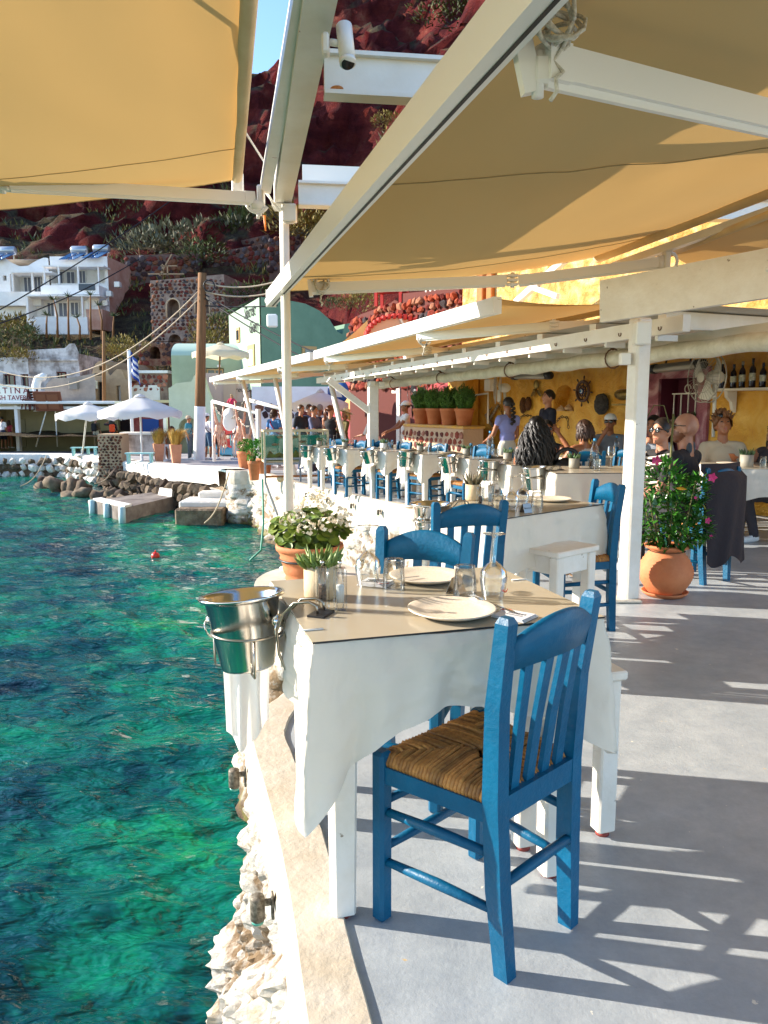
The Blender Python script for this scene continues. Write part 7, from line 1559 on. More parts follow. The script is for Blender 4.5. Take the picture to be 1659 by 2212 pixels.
    def scalp(mb, lo=1.60, puff=1.0, jit=.03, front=.055, cut=True):
        ns, nr = 22, 11; vs = []
        for j in range(nr + 1):
            for i in range(ns):
                a = 2 * math.pi * i / ns; f = j / nr; fr = max(0, math.sin(a)); lim = 1.95 - .95 * fr ** 1.5; th = f * lim
                r = (.087 * puff, .108 * puff, .112 * puff); q = 1 + rs.uniform(-jit, jit)
                vs.append(Hd(r[0] * math.sin(th) * math.cos(a) * q, -.006 + r[1] * math.sin(th) * math.sin(a) * q, 1.638 + r[2] * math.cos(th) * q))
        mb.add(vs, [(j * ns + i, j * ns + (i + 1) % ns, (j + 1) * ns + (i + 1) % ns, (j + 1) * ns + i) for j in range(nr) for i in range(ns)], True)
    def strands(mb, n, ln, wig=0.0, r=.012, spread=.06, back=True):
        for _ in range(n):
            a = rs.uniform(math.pi * 1.0, math.pi * 2.0) if back else rs.uniform(0, 6.28); th = rs.uniform(.5, 1.6)
            p = Hd(.088 * math.sin(th) * math.cos(a), .105 * math.sin(th) * math.sin(a), 1.638 + .11 * math.cos(th)); l = ln * rs.uniform(.75, 1.1); o = V(p.x - Hd(0, 0, 1.6).x, p.y - Hd(0, 0, 1.6).y, 0); o = o.normalized() if o.length > 1e-3 else V(0, -1, 0); pts = [p]; ph = rs.uniform(0, 6)
            for k in range(1, 9): q = p + o * (spread * math.sin(k / 8 * 1.7)) + V(0, 0, -l * k / 8 + .02 * math.sin(k / 8 * 3)); pts.append(q + V(wig * math.cos(ph + k * 1.9), wig * math.sin(ph + k * 1.9), 0))
            mb.tube(pts, [r] * 7 + [r * .7, r * .3], 5)
    if hair != 'bald' and hair:
        mb = MB()
        if hair == 'short': scalp(mb, jit=.035)
        elif hair == 'messy': scalp(mb, puff=1.1, jit=.1); [mb.tube([q, q + (q - Hd(0, 0, 1.6)).normalized() * .05 + V(rs.uniform(-.02, .02), rs.uniform(-.02, .02), rs.uniform(-.01, .02))], [.014, .004], 5) for q in [Hd(.09 * math.sin(th) * math.cos(a), -.01 + .105 * math.sin(th) * math.sin(a), 1.645 + .115 * math.cos(th)) for th, a in [(rs.uniform(0, 1.3), rs.uniform(0, 6.28)) for _ in range(150)]]]
        elif hair == 'long': scalp(mb); strands(mb, 70, .3, .004)
        elif hair == 'bob': scalp(mb, puff=1.05); strands(mb, 80, .17, .004, .014, .03)
        elif hair == 'curly': scalp(mb, puff=1.15, jit=.1); strands(mb, 130, .5, .022, .013, .13)
        elif hair in ('pony', 'braid', 'bun'):
            scalp(mb); p = Hd(0, -.11, 1.66)
            if hair == 'pony': [mb.tube([p, p + V(rs.uniform(-.02, .02), -.06, -.03), p + V(rs.uniform(-.03, .03), -.07 + rs.uniform(-.02, .02), -.15), p + V(rs.uniform(-.03, .03), -.05, -.3)], [.014, .02, .014, .003], 5) for _ in range(14)]
            elif hair == 'braid': [mb.ell(p + V(.02 * (-1) ** k, -.01 - .03 * math.sin(k / 4), -.03 - .036 * k), (.03, .028, .03), 8, 6) for k in range(10)]
            else: mb.ell(p + V(0, -.02, .03), (.045, .045, .045), 10, 8, None, .06)
        mb.build('hair', hairm(hc), t)
    if hat:
        kind, c = hat; mb = MB()
        if kind == 'cap':
            ns = 20; vs = [Hd(.092 * math.sin(th) * math.cos(a), -.005 + .112 * math.sin(th) * math.sin(a), 1.66 + .095 * math.cos(th)) for th in [i * .28 for i in range(7)] for a in [2 * math.pi * k / ns for k in range(ns)]]
            mb.add(vs, [(j * ns + i, j * ns + (i + 1) % ns, (j + 1) * ns + (i + 1) % ns, (j + 1) * ns + i) for j in range(6) for i in range(ns)], True)
            sgn = -1 if kind == 'capback' else 1; mb.grid(lambda u, v: Hd((u - .5) * .15, .08 + .09 * v * (1 - (2 * u - 1) ** 2 * .5), 1.672 - .02 * v - .02 * (2 * u - 1) ** 2), 8, 4)
        elif kind == 'capback':
            ns = 20; vs = [Hd(.093 * math.sin(th) * math.cos(a), -.005 + .113 * math.sin(th) * math.sin(a), 1.67 + .09 * math.cos(th)) for th in [i * .27 for i in range(7)] for a in [2 * math.pi * k / ns for k in range(ns)]]
            mb.add(vs, [(j * ns + i, j * ns + (i + 1) % ns, (j + 1) * ns + (i + 1) % ns, (j + 1) * ns + i) for j in range(6) for i in range(ns)], True); mb.grid(lambda u, v: Hd((u - .5) * .15, -.08 - .08 * v, 1.68 - .02 * v), 6, 3)
        else:
            pr_ = [(.19, 1.69), (.16, 1.685), (.1, 1.69), (.098, 1.74), (.085, 1.79), (.05, 1.8), (0, 1.795)]; ns = 22; vs = [Hd(r * math.cos(2 * math.pi * k / ns), -.005 + r * 1.12 * math.sin(2 * math.pi * k / ns), z) for r, z in pr_ for k in range(ns)]
            mb.add(vs, [(j * ns + i, j * ns + (i + 1) % ns, (j + 1) * ns + (i + 1) % ns, (j + 1) * ns + i) for j in range(len(pr_) - 1) for i in range(ns)], True)
        mb.build('hat' if kind == 'hat' else 'cap', clothm(c), t)
    if extras:
        for nm, c in extras:
            mb = MB()
            if nm == 'backpack': mb.box((0, -.19, 1.2 + dz), (.28, .16, .42), .05)
            elif nm == 'strap': mb.tube([Z(-.13, .02, 1.45), Z(-.04, .13, 1.28), Z(.1, .125, 1.1), Z(.17, .04, .98), Z(.1, -.12, 1.1), Z(-.05, -.125, 1.3), Z(-.13, .0, 1.45)], .012, 5, flat=2.0)
            elif nm == 'bag': mb.box((.2, .03, .98 + dz), (.08, .22, .2), .04); mb.tube([V(.2, .1, 1.07 + dz), Z(-.1, .06, 1.44), V(.2, -.05, 1.07 + dz)], .008, 5)
            elif nm == 'jacket': [mb.ell(Z(-.02 + .05 * k, .17 + .015 * k, 1.1 + .02 * (k % 2)), (.11, .07, .08), 10, 7, None, .12) for k in range(3)]
            elif nm == 'badge': mb.ell(Z(.08, .118, 1.3), (.03, .006, .018), 10, 6)
            elif nm == 'stripes':
                for k in range(9):
                    z = 1.0 + .05 * k; mb.tube([Z(.172 * math.cos(a), .118 * math.sin(a) + .012, z + .02 * math.sin(a * 2 + k)) for a in [2 * math.pi * i / 22 for i in range(22)]], .009, 4, closed=True, flat=1.4)
            elif nm == 'tattoo': mb.ell(Z(.03, -.045, 1.47), (.035, .022, .05), 10, 8); mb.ell(Z(-.03, -.045, 1.465), (.03, .022, .045), 10, 8)
            mb.build({'bag': 'shoulder_bag', 'strap': 'bag_strap', 'stripes': 'cream_stripes', 'jacket': 'carried_jacket', 'badge': 'name_badge', 'tattoo': 'neck_tattoo'}.get(nm, nm), clothm(c), t)
    return t
HIPL, HIPR = ((-.33, -.05, 1.18), (-.19, .07, 1.0)), ((.33, -.05, 1.18), (.19, .07, 1.0))
FWDL, FWDR = ((-.23, .1, 1.13), (-.12, .33, 1.08)), ((.23, .1, 1.13), (.12, .33, 1.08))
CHINR, CHINL = ((.2, .22, 1.17), (.05, .19, 1.44)), ((-.2, .22, 1.17), (-.05, .19, 1.44))
# --- diners and waiters
person('seated bald man in black shirt with tattooed neck behind the flowering shrub', (1484, 893), 6.05, 'sit', (-.72, .69), '17151d', '2a2a30', 'pink', .55, 'long', hair='bald', hc='auburn', glasses=True, beard='auburn', vox=.011, armL=FWDL, armR=FWDR, yaw=.35, extras=[('tattoo', '3a4048')])
person('seated woman in black and cream striped blouse with sunglasses', (1432, 905), 6.75, 'sit', (-.85, -.25), '1a1818', '222226', 'fair', .8, 'long', hair='bun', hc='dark', glasses=True, vox=.011, armR=CHINR, armL=FWDL, bust=1, extras=[('stripes', 'ece6d6')], yaw=.2)
person('seated curly haired man in beige polo shirt looking down', (1565, 895), 8.15, 'sit', (-.15, -1), 'b8a68c', '4a4a52', 'tan', .65, 'long', hair='messy', hc='frost', glasses='up', vox=.012, pitch=-.35, armL=((-.26, .12, 1.12), (-.1, .34, 1.1)), armR=((.28, .12, 1.12), (.12, .34, 1.1)), fat=1.08)
person('seated dark haired woman at the right edge holding a glass', (1672, 910), 7.9, 'sit', (-.9, -.3), '2a2428', '333038', 'tan', 0, 'long', hair='long', hc='black', vox=.014, armR=((.2, .25, 1.15), (.1, .42, 1.32)), armL=FWDL, pitch=-.3)
person('person with dark hair mostly hidden behind the striped woman', (1413, 899), 8.6, 'sit', (-.6, -.7), '8a8f98', '333338', 'tan', .5, 'long', hair='short', hc='black', vox=.016)
person('seated woman with long black curls seen from behind', (1160, 905), 8.15, 'sit', (.25, .97), '1c1a1e', '2a2830', 'tan', 0, 'long', hair='curly', hc='black', vox=.013, armL=FWDL, armR=FWDR, bare=True)
person('seated person with sunglasses raising both hands to the head', (1182, 909), 9.25, 'sit', (-.15, -1), '20242c', '2a2a30', 'tan', 0, 'long', hair='short', hc='black', glasses=True, vox=.014, armR=((.3, .12, 1.3), (.13, .06, 1.6)), armL=((-.33, .16, 1.3), (-.14, .08, 1.58)))
person('seated woman with brown bob and bare back', (1262, 909), 8.75, 'sit', (-.5, .85), 'c8c0b8', 'a8a49c', 'tan', 0, 'long', hair='bob', hc='brown', vox=.013, bare=True, armL=((-.3, .1, 1.15), (-.4, .3, 1.08)), armR=FWDR)
person('seated man in grey shirt with backward white cap and hand at mouth', (1319, 896), 11.6, 'sit', (-.5, -.86), '6e7076', '3a3a40', 'tan', .6, 'long', hair='short', hc='dark', glasses=True, vox=.014, armR=CHINR, armL=FWDL, hat=('capback', 'dcdcdc'), fat=1.1)
person('waiter in navy polo shirt with white name badge', (1184, 843), 12.3, 'stand', (-.97, -.25), '15172a', '1c1c22', 'fair', .6, 'long', '222222', hair='short', hc='dark', vox=.014, armL=((-.2, .0, 1.12), (-.16, .14, .9)), armR=((.21, .02, 1.12), (.17, .16, .9)), extras=[('badge', 'f0f0f0')], pitch=-.1)
person('waitress with long braid in lavender top and white trousers', (1098, 859), 11.6, 'stand', (-.45, .89), '8d8fc4', 'c9c2b4', 'tan', .25, 'long', hair='braid', hc='dark', vox=.014, armL=((-.22, .1, 1.12), (-.2, .32, 1.02)), armR=((.22, .04, 1.1), (.16, .24, .95)), bust=0)
# --- people standing at the far end of the terrace
person('woman with ponytail in black vest top seen from behind', (714, 876), 18.0, 'stand', (.35, .94), '1c1a20', '2a2630', 'fair', 0, 'long', hair='pony', hc='auburn', glasses=True, yaw=-.9, armL=FWDL, armR=((.24, .02, 1.12), (.14, .12, .95)), extras=[('bag', '17161a')])
person('man in blue grey short sleeved shirt carrying a dark jacket', (678, 877), 18.6, 'stand', (.9, -.4), '5a6080', '3a3440', 'fair', .7, 'long', hair='short', hc='brown', armL=FWDL, armR=FWDR, extras=[('jacket', '1a1a22')])
person('man in black floral shirt beside the tall pole', (650, 875), 19.5, 'stand', (.75, -.6), '1c2430', '3a4a6a', 'fair', .7, 'long', hair='short', hc='brown')
person('man partly hidden behind the blue grey shirted man', (668, 874), 21.0, 'stand', (.6, -.7), '3a5a8a', '333a48', 'fair', .7, 'long', hair='short', hc='brown')
person('grey haired man in white shirt with navy rucksack', (691, 874), 21.5, 'stand', (.3, .95), 'e2e4ea', '4a4a52', 'tan', .8, 'long', hair='short', hc='grey', extras=[('backpack', '22284a')])
person('person in straw hat and olive shirt beside the wooden sign', (743, 886), 19.0, 'stand', (-.7, -.5), '5a5228', '4a4030', 'tan', .9, 'long', hair='bob', hc='blond', hat=('hat', 'd9c49a'), pitch=-.35, armL=FWDL, armR=FWDR)
person('dark haired woman in white shirt half hidden by the square post', (799, 891), 18.2, 'stand', (-.9, .2), 'e4dfd8', '2a2630', 'tan', .8, 'long', hair='long', hc='black', armL=FWDL)
person('woman in white cap and white top reaching over the planter', (876, 867), 17.6, 'stand', (-.95, -.2), 'e6e0d8', 'd0c8bc', 'tan', .3, 'long', hair='pony', hc='dark', hat=('cap', 'ece8e0'), armL=((-.2, .2, 1.15), (-.16, .48, 1.05)), armR=((.2, .18, 1.15), (.1, .45, 1.0)))
person('woman in blue tie dye dress with red bag strap', (592, 884), 22.0, 'stand', (.4, .9), '3a6fa8', '3a6fa8', 'fair', .5, 'bare', hair='bob', hc='brown', dress=True, extras=[('strap', 'b02a48')])
person('man in pink shirt and sunglasses beside the blue dress', (607, 886), 22.6, 'stand', (-.6, -.6), 'd9b0bc', '6a5a60', 'pink', .7, 'long', hair='short', hc='brown', glasses=True)
# --- people on the landing
person('man in white t-shirt, denim shorts and cap at the pole', (447, 893), 29.4, 'stand', (.55, .8), 'e6e4e8', '3f5f7c', 'tan', .6, 'short', 'c8c8cc', hair='short', hc='dark', hat=('cap', 'e0dcd8'), extras=[('strap', '2a2a30')])
person('man in teal shirt and tan cap standing by the pole', (407, 898), 29.8, 'stand', (.9, -.2), '2a7488', '4a5560', 'tan', .7, 'long', hair='short', hc='grey', hat=('cap', 'b09a80'), glasses=True, armL=HIPL, extras=[('strap', '2a2a38')], fat=1.15)
person('woman in red top and dark shorts behind the octopuses', (464, 900), 30.0, 'stand', (.2, .95), '9a2430', '1c1a20', 'tan', .0, 'short', hair='long', hc='brown')
person('woman in long white knitted dress and sun cap', (507, 905), 29.5, 'stand', (-.8, -.4), 'ddd6cc', 'ddd6cc', 'tan', .4, 'bare', hair='short', hc='dark', dress='long', hat=('cap', 'e4ded4'), armL=FWDL)
person('blond woman in pink jacket coming down the stairs', (500, 852), 32.6, 'stand', (-.15, -1), 'd02a52', '1f2038', 'fair', 1.2, 'long', hair='bob', hc='blond', glasses=True, sup=-1.55, extras=[('strap', '1a1a20')], fat=1.12, armL=HIPL, armR=HIPR)
person('man in white shirt and navy shorts walking at far left', (4, 900), 38.0, 'stand', (.2, .97), 'e8e6ea', '1c2440', 'tan', .7, 'short', 'c8a090', hair='short', hc='dark')
person('woman in red and navy dress walking beside him at far left', (19, 908), 38.4, 'stand', (.2, .97), 'a83a4a', '1c2440', 'tan', .2, 'bare', hair='long', hc='brown')
person('man with black rucksack standing in the shed, seen from behind', (206, 901), 37.0, 'stand', (.2, .97), '5a4a30', 'b0a48c', 'pink', .9, 'long', hair='bald', hc='grey', extras=[('backpack', '17161a')])
person('person with dark hair and orange bag at the back of the shed', (241, 903), 36.0, 'stand', (-.3, .95), '2a1a20', '2a3048', 'tan', .9, 'long', hair='long', hc='black', armL=((-.36, .1, 1.4), (-.12, .06, 1.55)), extras=[('backpack', 'd9481c')])
person('seated woman in pale top with hair in a bun behind grass pots', (347, 922), 27.8, 'sit', (.6, -.6), 'cfd2b8', 'c8c8c0', 'tan', .2, 'long', hair='bun', hc='dark', pitch=-.3)
person('seated woman in white skirt resting her chin on her hand', (369, 921), 28.0, 'sit', (-.5, -.8), '8a7458', 'e2ded6', 'tan', .7, 'skirt', hair='bob', hc='brown', armR=CHINR, pitch=-.2)
# ================================================================ plants, landing and small things
def leaf_cloud(n, fn, size, seed, asp=.5, droop=.3, fold=.25, up=.3):
    """n pointed leaves; fn(rs) gives (position, outward direction)"""
    rs = random.Random(seed); mb = MB()
    for _ in range(n):
        p, d = fn(rs); d = (d + V(rs.uniform(-.6, .6), rs.uniform(-.6, .6), rs.uniform(-.5, .5) + up)).normalized(); s = size * rs.uniform(.65, 1.25)
        r = d.cross(V(0, 0, 1)); r = r.normalized() if r.length > .1 else V(1, 0, 0); u = r.cross(d)
        w_ = r * s * asp * .5; m_ = p + d * s * .45 - u * s * .04; t_ = p + d * s - u * s * droop * .4
        mb.add([p, m_ + w_ + u * s * fold * .25, t_, m_ - w_ + u * s * fold * .25, m_ - u * s * fold * .12], [(0, 1, 4), (1, 2, 4), (2, 3, 4), (3, 0, 4)], True)
    return mb
def ball(c, r):
    c, r = Vector(c), Vector(r)
    def f(rs):
        while True:
            q = V(rs.uniform(-1, 1), rs.uniform(-1, 1), rs.uniform(-1, 1)); l = q.length
            if .25 < l < 1: break
        q = q / l * l ** .45; return c + V(q.x * r.x, q.y * r.y, q.z * r.z), q
    return f
LEAFG = mat('glossy_leaf', '#3f7a26', .28, col2='#28561c', nscale=9, island=.4, spec=.6); LEAFY = mat('geranium_leaf', '#7c8a30', .5, col2='#4c6a24', nscale=9, island=.35)
PINK = mat('pink_flower', '#c8286c', .6, island=.2); CREAMF = mat('cream_flower', '#efe4cc', .7, island=.12); STEM = mat('green_stem', '#5c5a2c', .7)
# geranium in a terracotta pot on the outcrop
gp = V(-.535, 5.45, 0.0); t = thing('geranium_pot', 'white geranium in ribbed terracotta pot at the pole foot', 'potted plant', gp); RR = .235
prof = [(0, 0), (.14, 0), (.15, .015)] + [(.15 + .075 * k / 12 + .007 * math.sin(k * 2.1), .03 + .29 * k / 12) for k in range(13)] + [(.225, .33), (.242, .335), (.246, .36), (.24, .375), (.226, .375), (.218, .335)]
mb = MB(); mb.pipe_lathe(prof, 36); mb.build('pot', TERRA, t); mb = MB(); mb.lathe([(.222, .32), (.2, .34), (0, .345)], 20); mb.build('soil', SOIL, t)
mb = MB(); mb.tube(arc((0, 0, .27), .222, 0, 360, 30, V(1, 0, 0), V(0, 1, 0)), .008, 6); mb.build('iron_ring', BLACK, t)
rs = random.Random(5); mb = MB()
for _ in range(230):
    p, d = ball((0, 0, .47), (.27, .22, .15))(rs); n = (d * .5 + V(rs.uniform(-.5, .5), rs.uniform(-.5, .5) - .3, .9)).normalized(); r = n.orthogonal().normalized(); u = n.cross(r); s = rs.uniform(.028, .048)
    mb.add([p] + [p + (r * math.cos(a) + u * math.sin(a)) * s * (1 + .12 * math.sin(5 * a)) + n * s * .3 for a in [2 * math.pi * i / 10 for i in range(10)]], [(0, 1 + i, 1 + (i + 1) % 10) for i in range(10)], True)
mb.build('leaves', LEAFY, t); mb = MB()
for _ in range(24): a = rs.uniform(0, 6.28); r = rs.uniform(.02, .16); mb.tube([V(r * .5 * math.cos(a), r * .5 * math.sin(a), .34), V(r * 1.2 * math.cos(a), r * 1.2 * math.sin(a), .5), V(r * 1.3 * math.cos(a), r * 1.3 * math.sin(a), .6)], .005, 4)
mb.build('stems', STEM, t)
for k, (x, y, z) in enumerate(((.02, -.08, .69), (.12, -.06, .67), (-.07, -.18, .6), (.22, -.1, .6), (.0, -.24, .53), (.15, -.22, .55), (.06, .0, .72), (-.14, -.12, .57), (.26, -.02, .55))):
    mb = MB()
    for _ in range(34):
        p, d = ball((x, y, z), (.065, .06, .045))(rs); r = d.orthogonal().normalized(); u = d.cross(r); s = rs.uniform(.018, .03); mb.add([p, p + r * s + d * .004, p + (r + u) * s * .8 + d * .01, p + u * s + d * .004], [(0, 1, 2, 3)], True)
    mb.build('flower_head', CREAMF, t)
# flowering shrub in a round pot beside the square post
sp_ = G(1440, 1293); t = thing('flowering_shrub', 'glossy green shrub with pink flowers in round terracotta pot', 'potted plant', V(sp_.x + .02, sp_.y + .1, 0))
mb = MB(); mb.lathe([(0, .0), (.13, 0), (.155, .02), (.165, .035), (.155, .035), (.13, .018), (0, .015)], 30); mb.build('saucer', TERRA, t)
prof = [(0, .02), (.1, .02)] + [(.1 + .09 * math.sin(math.pi * (.06 + .88 * k / 26)) + .0045 * math.sin(k * 3.1), .025 + .3 * k / 26) for k in range(27)] + [(.12, .34), (.15, .352), (.155, .37), (.145, .375), (.12, .36)]
mb = MB(); mb.pipe_lathe(prof, 40); mb.build('pot', TERRA, t); mb = MB(); mb.lathe([(.13, .33), (0, .345)], 16); mb.build('soil', SOIL, t)
mb = MB()
for k in range(9): a = k * .9; mb.tube([V(.05 * math.cos(a), .05 * math.sin(a), .33), V(.14 * math.cos(a), .14 * math.sin(a), .55), V(.2 * math.cos(a), .17 * math.sin(a), .75 + .1 * math.sin(k * 2.3))], [.008, .006, .003], 5)
mb.tube([V(0, 0, .33), V(.0, .02, .8), V(.01, .03, 1.3)], .008, 6); mb.tube([V(-.02, .03, 1.24), V(-.06, .03, 1.36), V(-.13, .03, 1.36), V(-.18, .02, 1.28)], .004, 5); mb.build('stems_and_cane', STEM, t)
rs = random.Random(9); blobs = [((0, 0, .66), (.2, .17, .24)), ((-.1, -.03, .55), (.16, .14, .16)), ((.1, -.02, .58), (.16, .14, .17)), ((-.04, 0, .84), (.13, .12, .13)), ((.17, -.02, .76), (.08, .08, .1)), ((.02, -.06, .46), (.16, .12, .1)), ((.2, 0, .48), (.1, .08, .08))]
def bl(r_): return ball(*r_.choice(blobs))(r_)
leaf_cloud(1150, bl, .066, 4, .5, .4, .35).build('leaves', LEAFG, t)
for k, (x, y, z) in enumerate(((-.13, -.06, .98), (.27, -.06, .86), (.24, -.1, .56), (.12, -.16, .73), (.02, .0, .95), (.29, -.05, .44))):
    mb = MB(); s = (.036, .034, .024, .012, .012, .014)[k]
    for i in range(5): a = i * 1.257; d = V(math.cos(a), -.25, math.sin(a)); r = V(-math.sin(a), 0, math.cos(a)); c = V(x, y, z); mb.add([c, c + d * s * .6 + r * s * .4, c + d * s * 1.1, c + d * s * .6 - r * s * .4], [(0, 1, 2, 3)], True)
    mb.build('flower', PINK, t)
mb = MB(); mb.add([V(-.03, -.18, .8), V(.0, -.2, .81), V(.05, -.19, .79), V(.0, -.19, .785)], [(0, 1, 2, 3)]); mb.build('yellow_leaf', mat('yellow_leaf', '#d9a02c', .6), t)
# bald man's chair with dark jacket, black rope bag
c = put_chair((2.47, 5.98), (-.5, .87), 'blue chair of the bald man behind the shrub')
JACK = mat('dark_jacket', '#2a2226', .9, bump=.4, bscale=18); mb = MB(); mb.grid(lambda u, v: V((u - .5) * .46, -.235 - .05 * math.sin(math.pi * u) - .03 * v + .012 * math.sin(u * 17 + v * 5) * v + (.06 if v < .12 else 0), .93 - 1.0 * v * (.74 + .04 * math.sin(u * 9))), 22, 14); o = one(mb, 'draped_jacket', JACK, 'dark jacket draped over the chair back behind the shrub', 'jacket', None, c.location.copy()); o.rotation_euler = c.rotation_euler.copy()
t = thing('rope_bag', 'black bag with thick rope handle on a blue chair', 'bag', AT(1225, 1003, 8.0) + V(0, 0, -.18)); mb = MB(); mb.ell((0, 0, .12), (.17, .1, .13), 14, 10, None, .06); mb.build('body', BLACK, t); mb = MB(); mb.tube(arc((0, 0, .22), .12, 0, 180, 10), .022, 7); mb.build('rope_handle', BLACK, t)
# sparrow on the floor
b = G(1224, 1248); t = thing('sparrow', 'small sparrow standing on the floor under the white stool', 'bird', b, .6); mb = MB(); mb.ell((0, 0, .045), (.028, .045, .026), 10, 8, Matrix.Rotation(-.4, 3, 'X')); mb.ell((0, .035, .075), (.018, .02, .018), 8, 6); mb.tube([(0, .052, .075), (0, .066, .072)], [.005, .001], 5); mb.bar((0, -.03, .035), (0, -.085, .02), .02, .006)
for x in (-.012, .012): mb.tube([(x, 0, .03), (x, .005, .0)], .002, 4)
mb.build('body', mat('sparrow_brown', '#7a5a3c', .8, col2='#b89a78', nscale=40), t)
# ---- wall lamps under the kerb
LMET = mat('weathered_bronze', '#4a4238', .6, .5, col2='#8a8478', nscale=35, contrast=.6)
def wall_lamp(lab, p, n, s=1.0):
    t = thing('wall_lamp', lab, 'lamp', p, math.atan2(n.y, n.x), 'cylinder lamps on the sea wall'); t.scale = (.6,) * 3
    mb = MB(); mb.lathe([(.0, .06), (.033, .058), (.036, .05), (.036, -.06), (.03, -.066), (0, -.066)], 18, (.085 * s, 0, 0)); mb.build('cylinder', LMET, t)
    mb = MB(); mb.box((.012, 0, .0), (.014, .05, .13), .004); mb.build('back_plate', LMET, t); mb = MB(); mb.box((.04, 0, .02), (.05, .016, .03)); mb.build('arm', LMET, t)
    mb = MB(); mb.lathe([(.03, -.08), (.031, -.066), (0, -.066)], 16, (.085 * s, 0, 0)); mb.build('green_lens', mat('green_glass', '#4f9c8c', .3), t)
def edge_at(y):
    i = min(range(len(EDGE_R)), key=lambda k: abs(EDGE_R[k].y - y)); return EDGE_R[i], NRM[i]
for k, (y, dz, lab) in enumerate(((2.1, -.1, 'weathered cylinder lamp on the sea wall, nearest the camera'), (2.92, -.11, 'weathered cylinder lamp on the sea wall under the ice bucket'))):
    p, n = edge_at(y); wall_lamp(lab, V(p.x + n.x * .02, p.y + n.y * .02, dz), n)
for k, (u, v) in enumerate(((642, 1056), (676, 1065), (714, 1075), (764, 1085), (814, 1098), (869, 1111))):
    q = GF(u, v - 14); p, n = edge_at(q.y); wall_lamp('small cylinder lamp below the row of tables, %s from the fish tank' % ['first', 'second', 'third', 'fourth', 'fifth', 'sixth'][k], V(p.x + n.x * .03, p.y + n.y * .03, zf(p.y) - .15), n)
# ---- aquarium on a cart at the kerb
aq = GF(562, 1040); aq = V(-2.42, 15.6, zf(15.6)); t = thing('aquarium', 'glass fish tank with green water on a steel cart at the kerb', 'aquarium', aq, R(14)); W_, D_, H_ = 1.3, .55, .62; z0 = .42
AQW = mat('tank_water', '#1d6b5c', .1, col2='#2f9a84', nscale=3, contrast=.3); AQG = mat_glass('tank_glass', (.85, .97, .93, 1), .02, 1.45, 1.4)
mb = MB(); mb.box((W_ / 2, D_ / 2, z0 + .27), (W_ - .05, D_ - .05, .52)); mb.build('water', AQW, t); mb = MB(); mb.box((W_ / 2, D_ / 2, z0 + .31), (W_, D_, .62)); mb.build('glass', AQG, t)
for x in (0, W_ * .55, W_):
    for y in (0, D_): mb = MB(); mb.bar((x, y, z0), (x, y, z0 + H_), .035); mb.build('frame_post', mat('cream_frame', '#cbb994', .6), t)
mb = MB()
for z in (z0, z0 + H_):
    for y in (0, D_): mb.bar((0, y, z), (W_, y, z), .035)
    for x in (0, W_): mb.bar((x, 0, z), (x, D_, z), .035)
mb.build('frame_rail', MATS['cream_frame'], t); mb = MB(); mb.grid(lambda u, v: V(.05 + u * (W_ - .1), -.002 + D_ * .0 - .004, z0 + .02 + v * (.1 + .08 * abs(math.sin(u * 17)) + .05 * math.sin(u * 41))), 40, 2); mb.build('weed', mat('tank_weed', '#4a3a1c', .8, col2='#6b7a2a', nscale=12), t)
for k, (x, z) in enumerate(((.2, .35), (.42, .22), (.75, .4), (.95, .28), (1.1, .45), (.6, .5), (.3, .5))):
    mb = MB(); mb.ell((x, -.012, z0 + z), (.06, .012, .028), 10, 6); mb.add([V(x + .055, -.012, z0 + z), V(x + .09, -.012, z0 + z + .03), V(x + .09, -.012, z0 + z - .03)], [(0, 1, 2)]); mb.build('fish', mat('fish_brown', '#3a3226', .5, col2='#8a7a52', nscale=20), t)
CARTM = mat('grey_steel', '#8f959c', .5, .4)
for x in (0, W_ * .55, W_):
    mb = MB(); mb.bar((x, -.04, -.02), (x, -.04, z0 + .06), .04); mb.build('cart_leg', CARTM, t)
for z in (.12, z0 - .04, z0 + .06): mb = MB(); mb.bar((0, -.04, z), (W_, -.04, z), .04); mb.build('cart_rail', CARTM if z > .2 else RUST, t)
for x in (.3, W_ - .1): mb = MB(); mb.tube([(x, -.06, .07), (x, -.0, .07)], .07, 16); mb.build('wheel', mat('cream_wheel', '#c9b48c', .6), t)
mb = MB(); mb.bar((0, -.05, 0), (.25, .1, -.7), .035); mb.bar((W_ * .5, -.05, 0), (W_ * .5 + .25, .1, -.7), .035); mb.build('wall_strut', CARTM, t)
mb = MB(); a = AT(567, 1035, 15.3); mb.tube([a, V(a.x, a.y, -1.0), V(a.x - .03, a.y - .2, -1.5), V(a.x - .2, a.y - .5, WATER_Z + .05)], .022, 6); one(mb, 'green_hose', mat('hose_green', '#2a8a6c', .5), 'green hose hanging from the fish tank into the sea', 'hose')
def small_bush(lab, p, r, h, m, seed, pot=None, n=420, leaf=.07):
    t = thing('potted_bush' if pot else 'bush', lab, 'potted plant' if pot else 'bush', p)
    if pot: rib_pot(t, pot[0], pot[1]); z = pot[1]
    else: z = 0
    bl_ = [((0, 0, z + h * .5), (r, r, h * .5)), ((-.4 * r, -.2 * r, z + h * .4), (r * .6, r * .6, h * .4)), ((.4 * r, -.2 * r, z + h * .7), (r * .55, r * .55, h * .35))]
    leaf_cloud(n, lambda q: ball(*q.choice(bl_))(q), leaf, seed, .5).build('foliage', m, t); mb = MB(); [mb.tube([V(0, 0, z * .9), V(r * .5 * math.cos(a), r * .5 * math.sin(a), z + h * .6)], .012, 4) for a in (0, 1.5, 3, 4.5)]; mb.build('stems', STEM, t); return t
BRIGHT = mat('basil_green', '#4f9a22', .5, col2='#3a7a1c', nscale=6, island=.3)
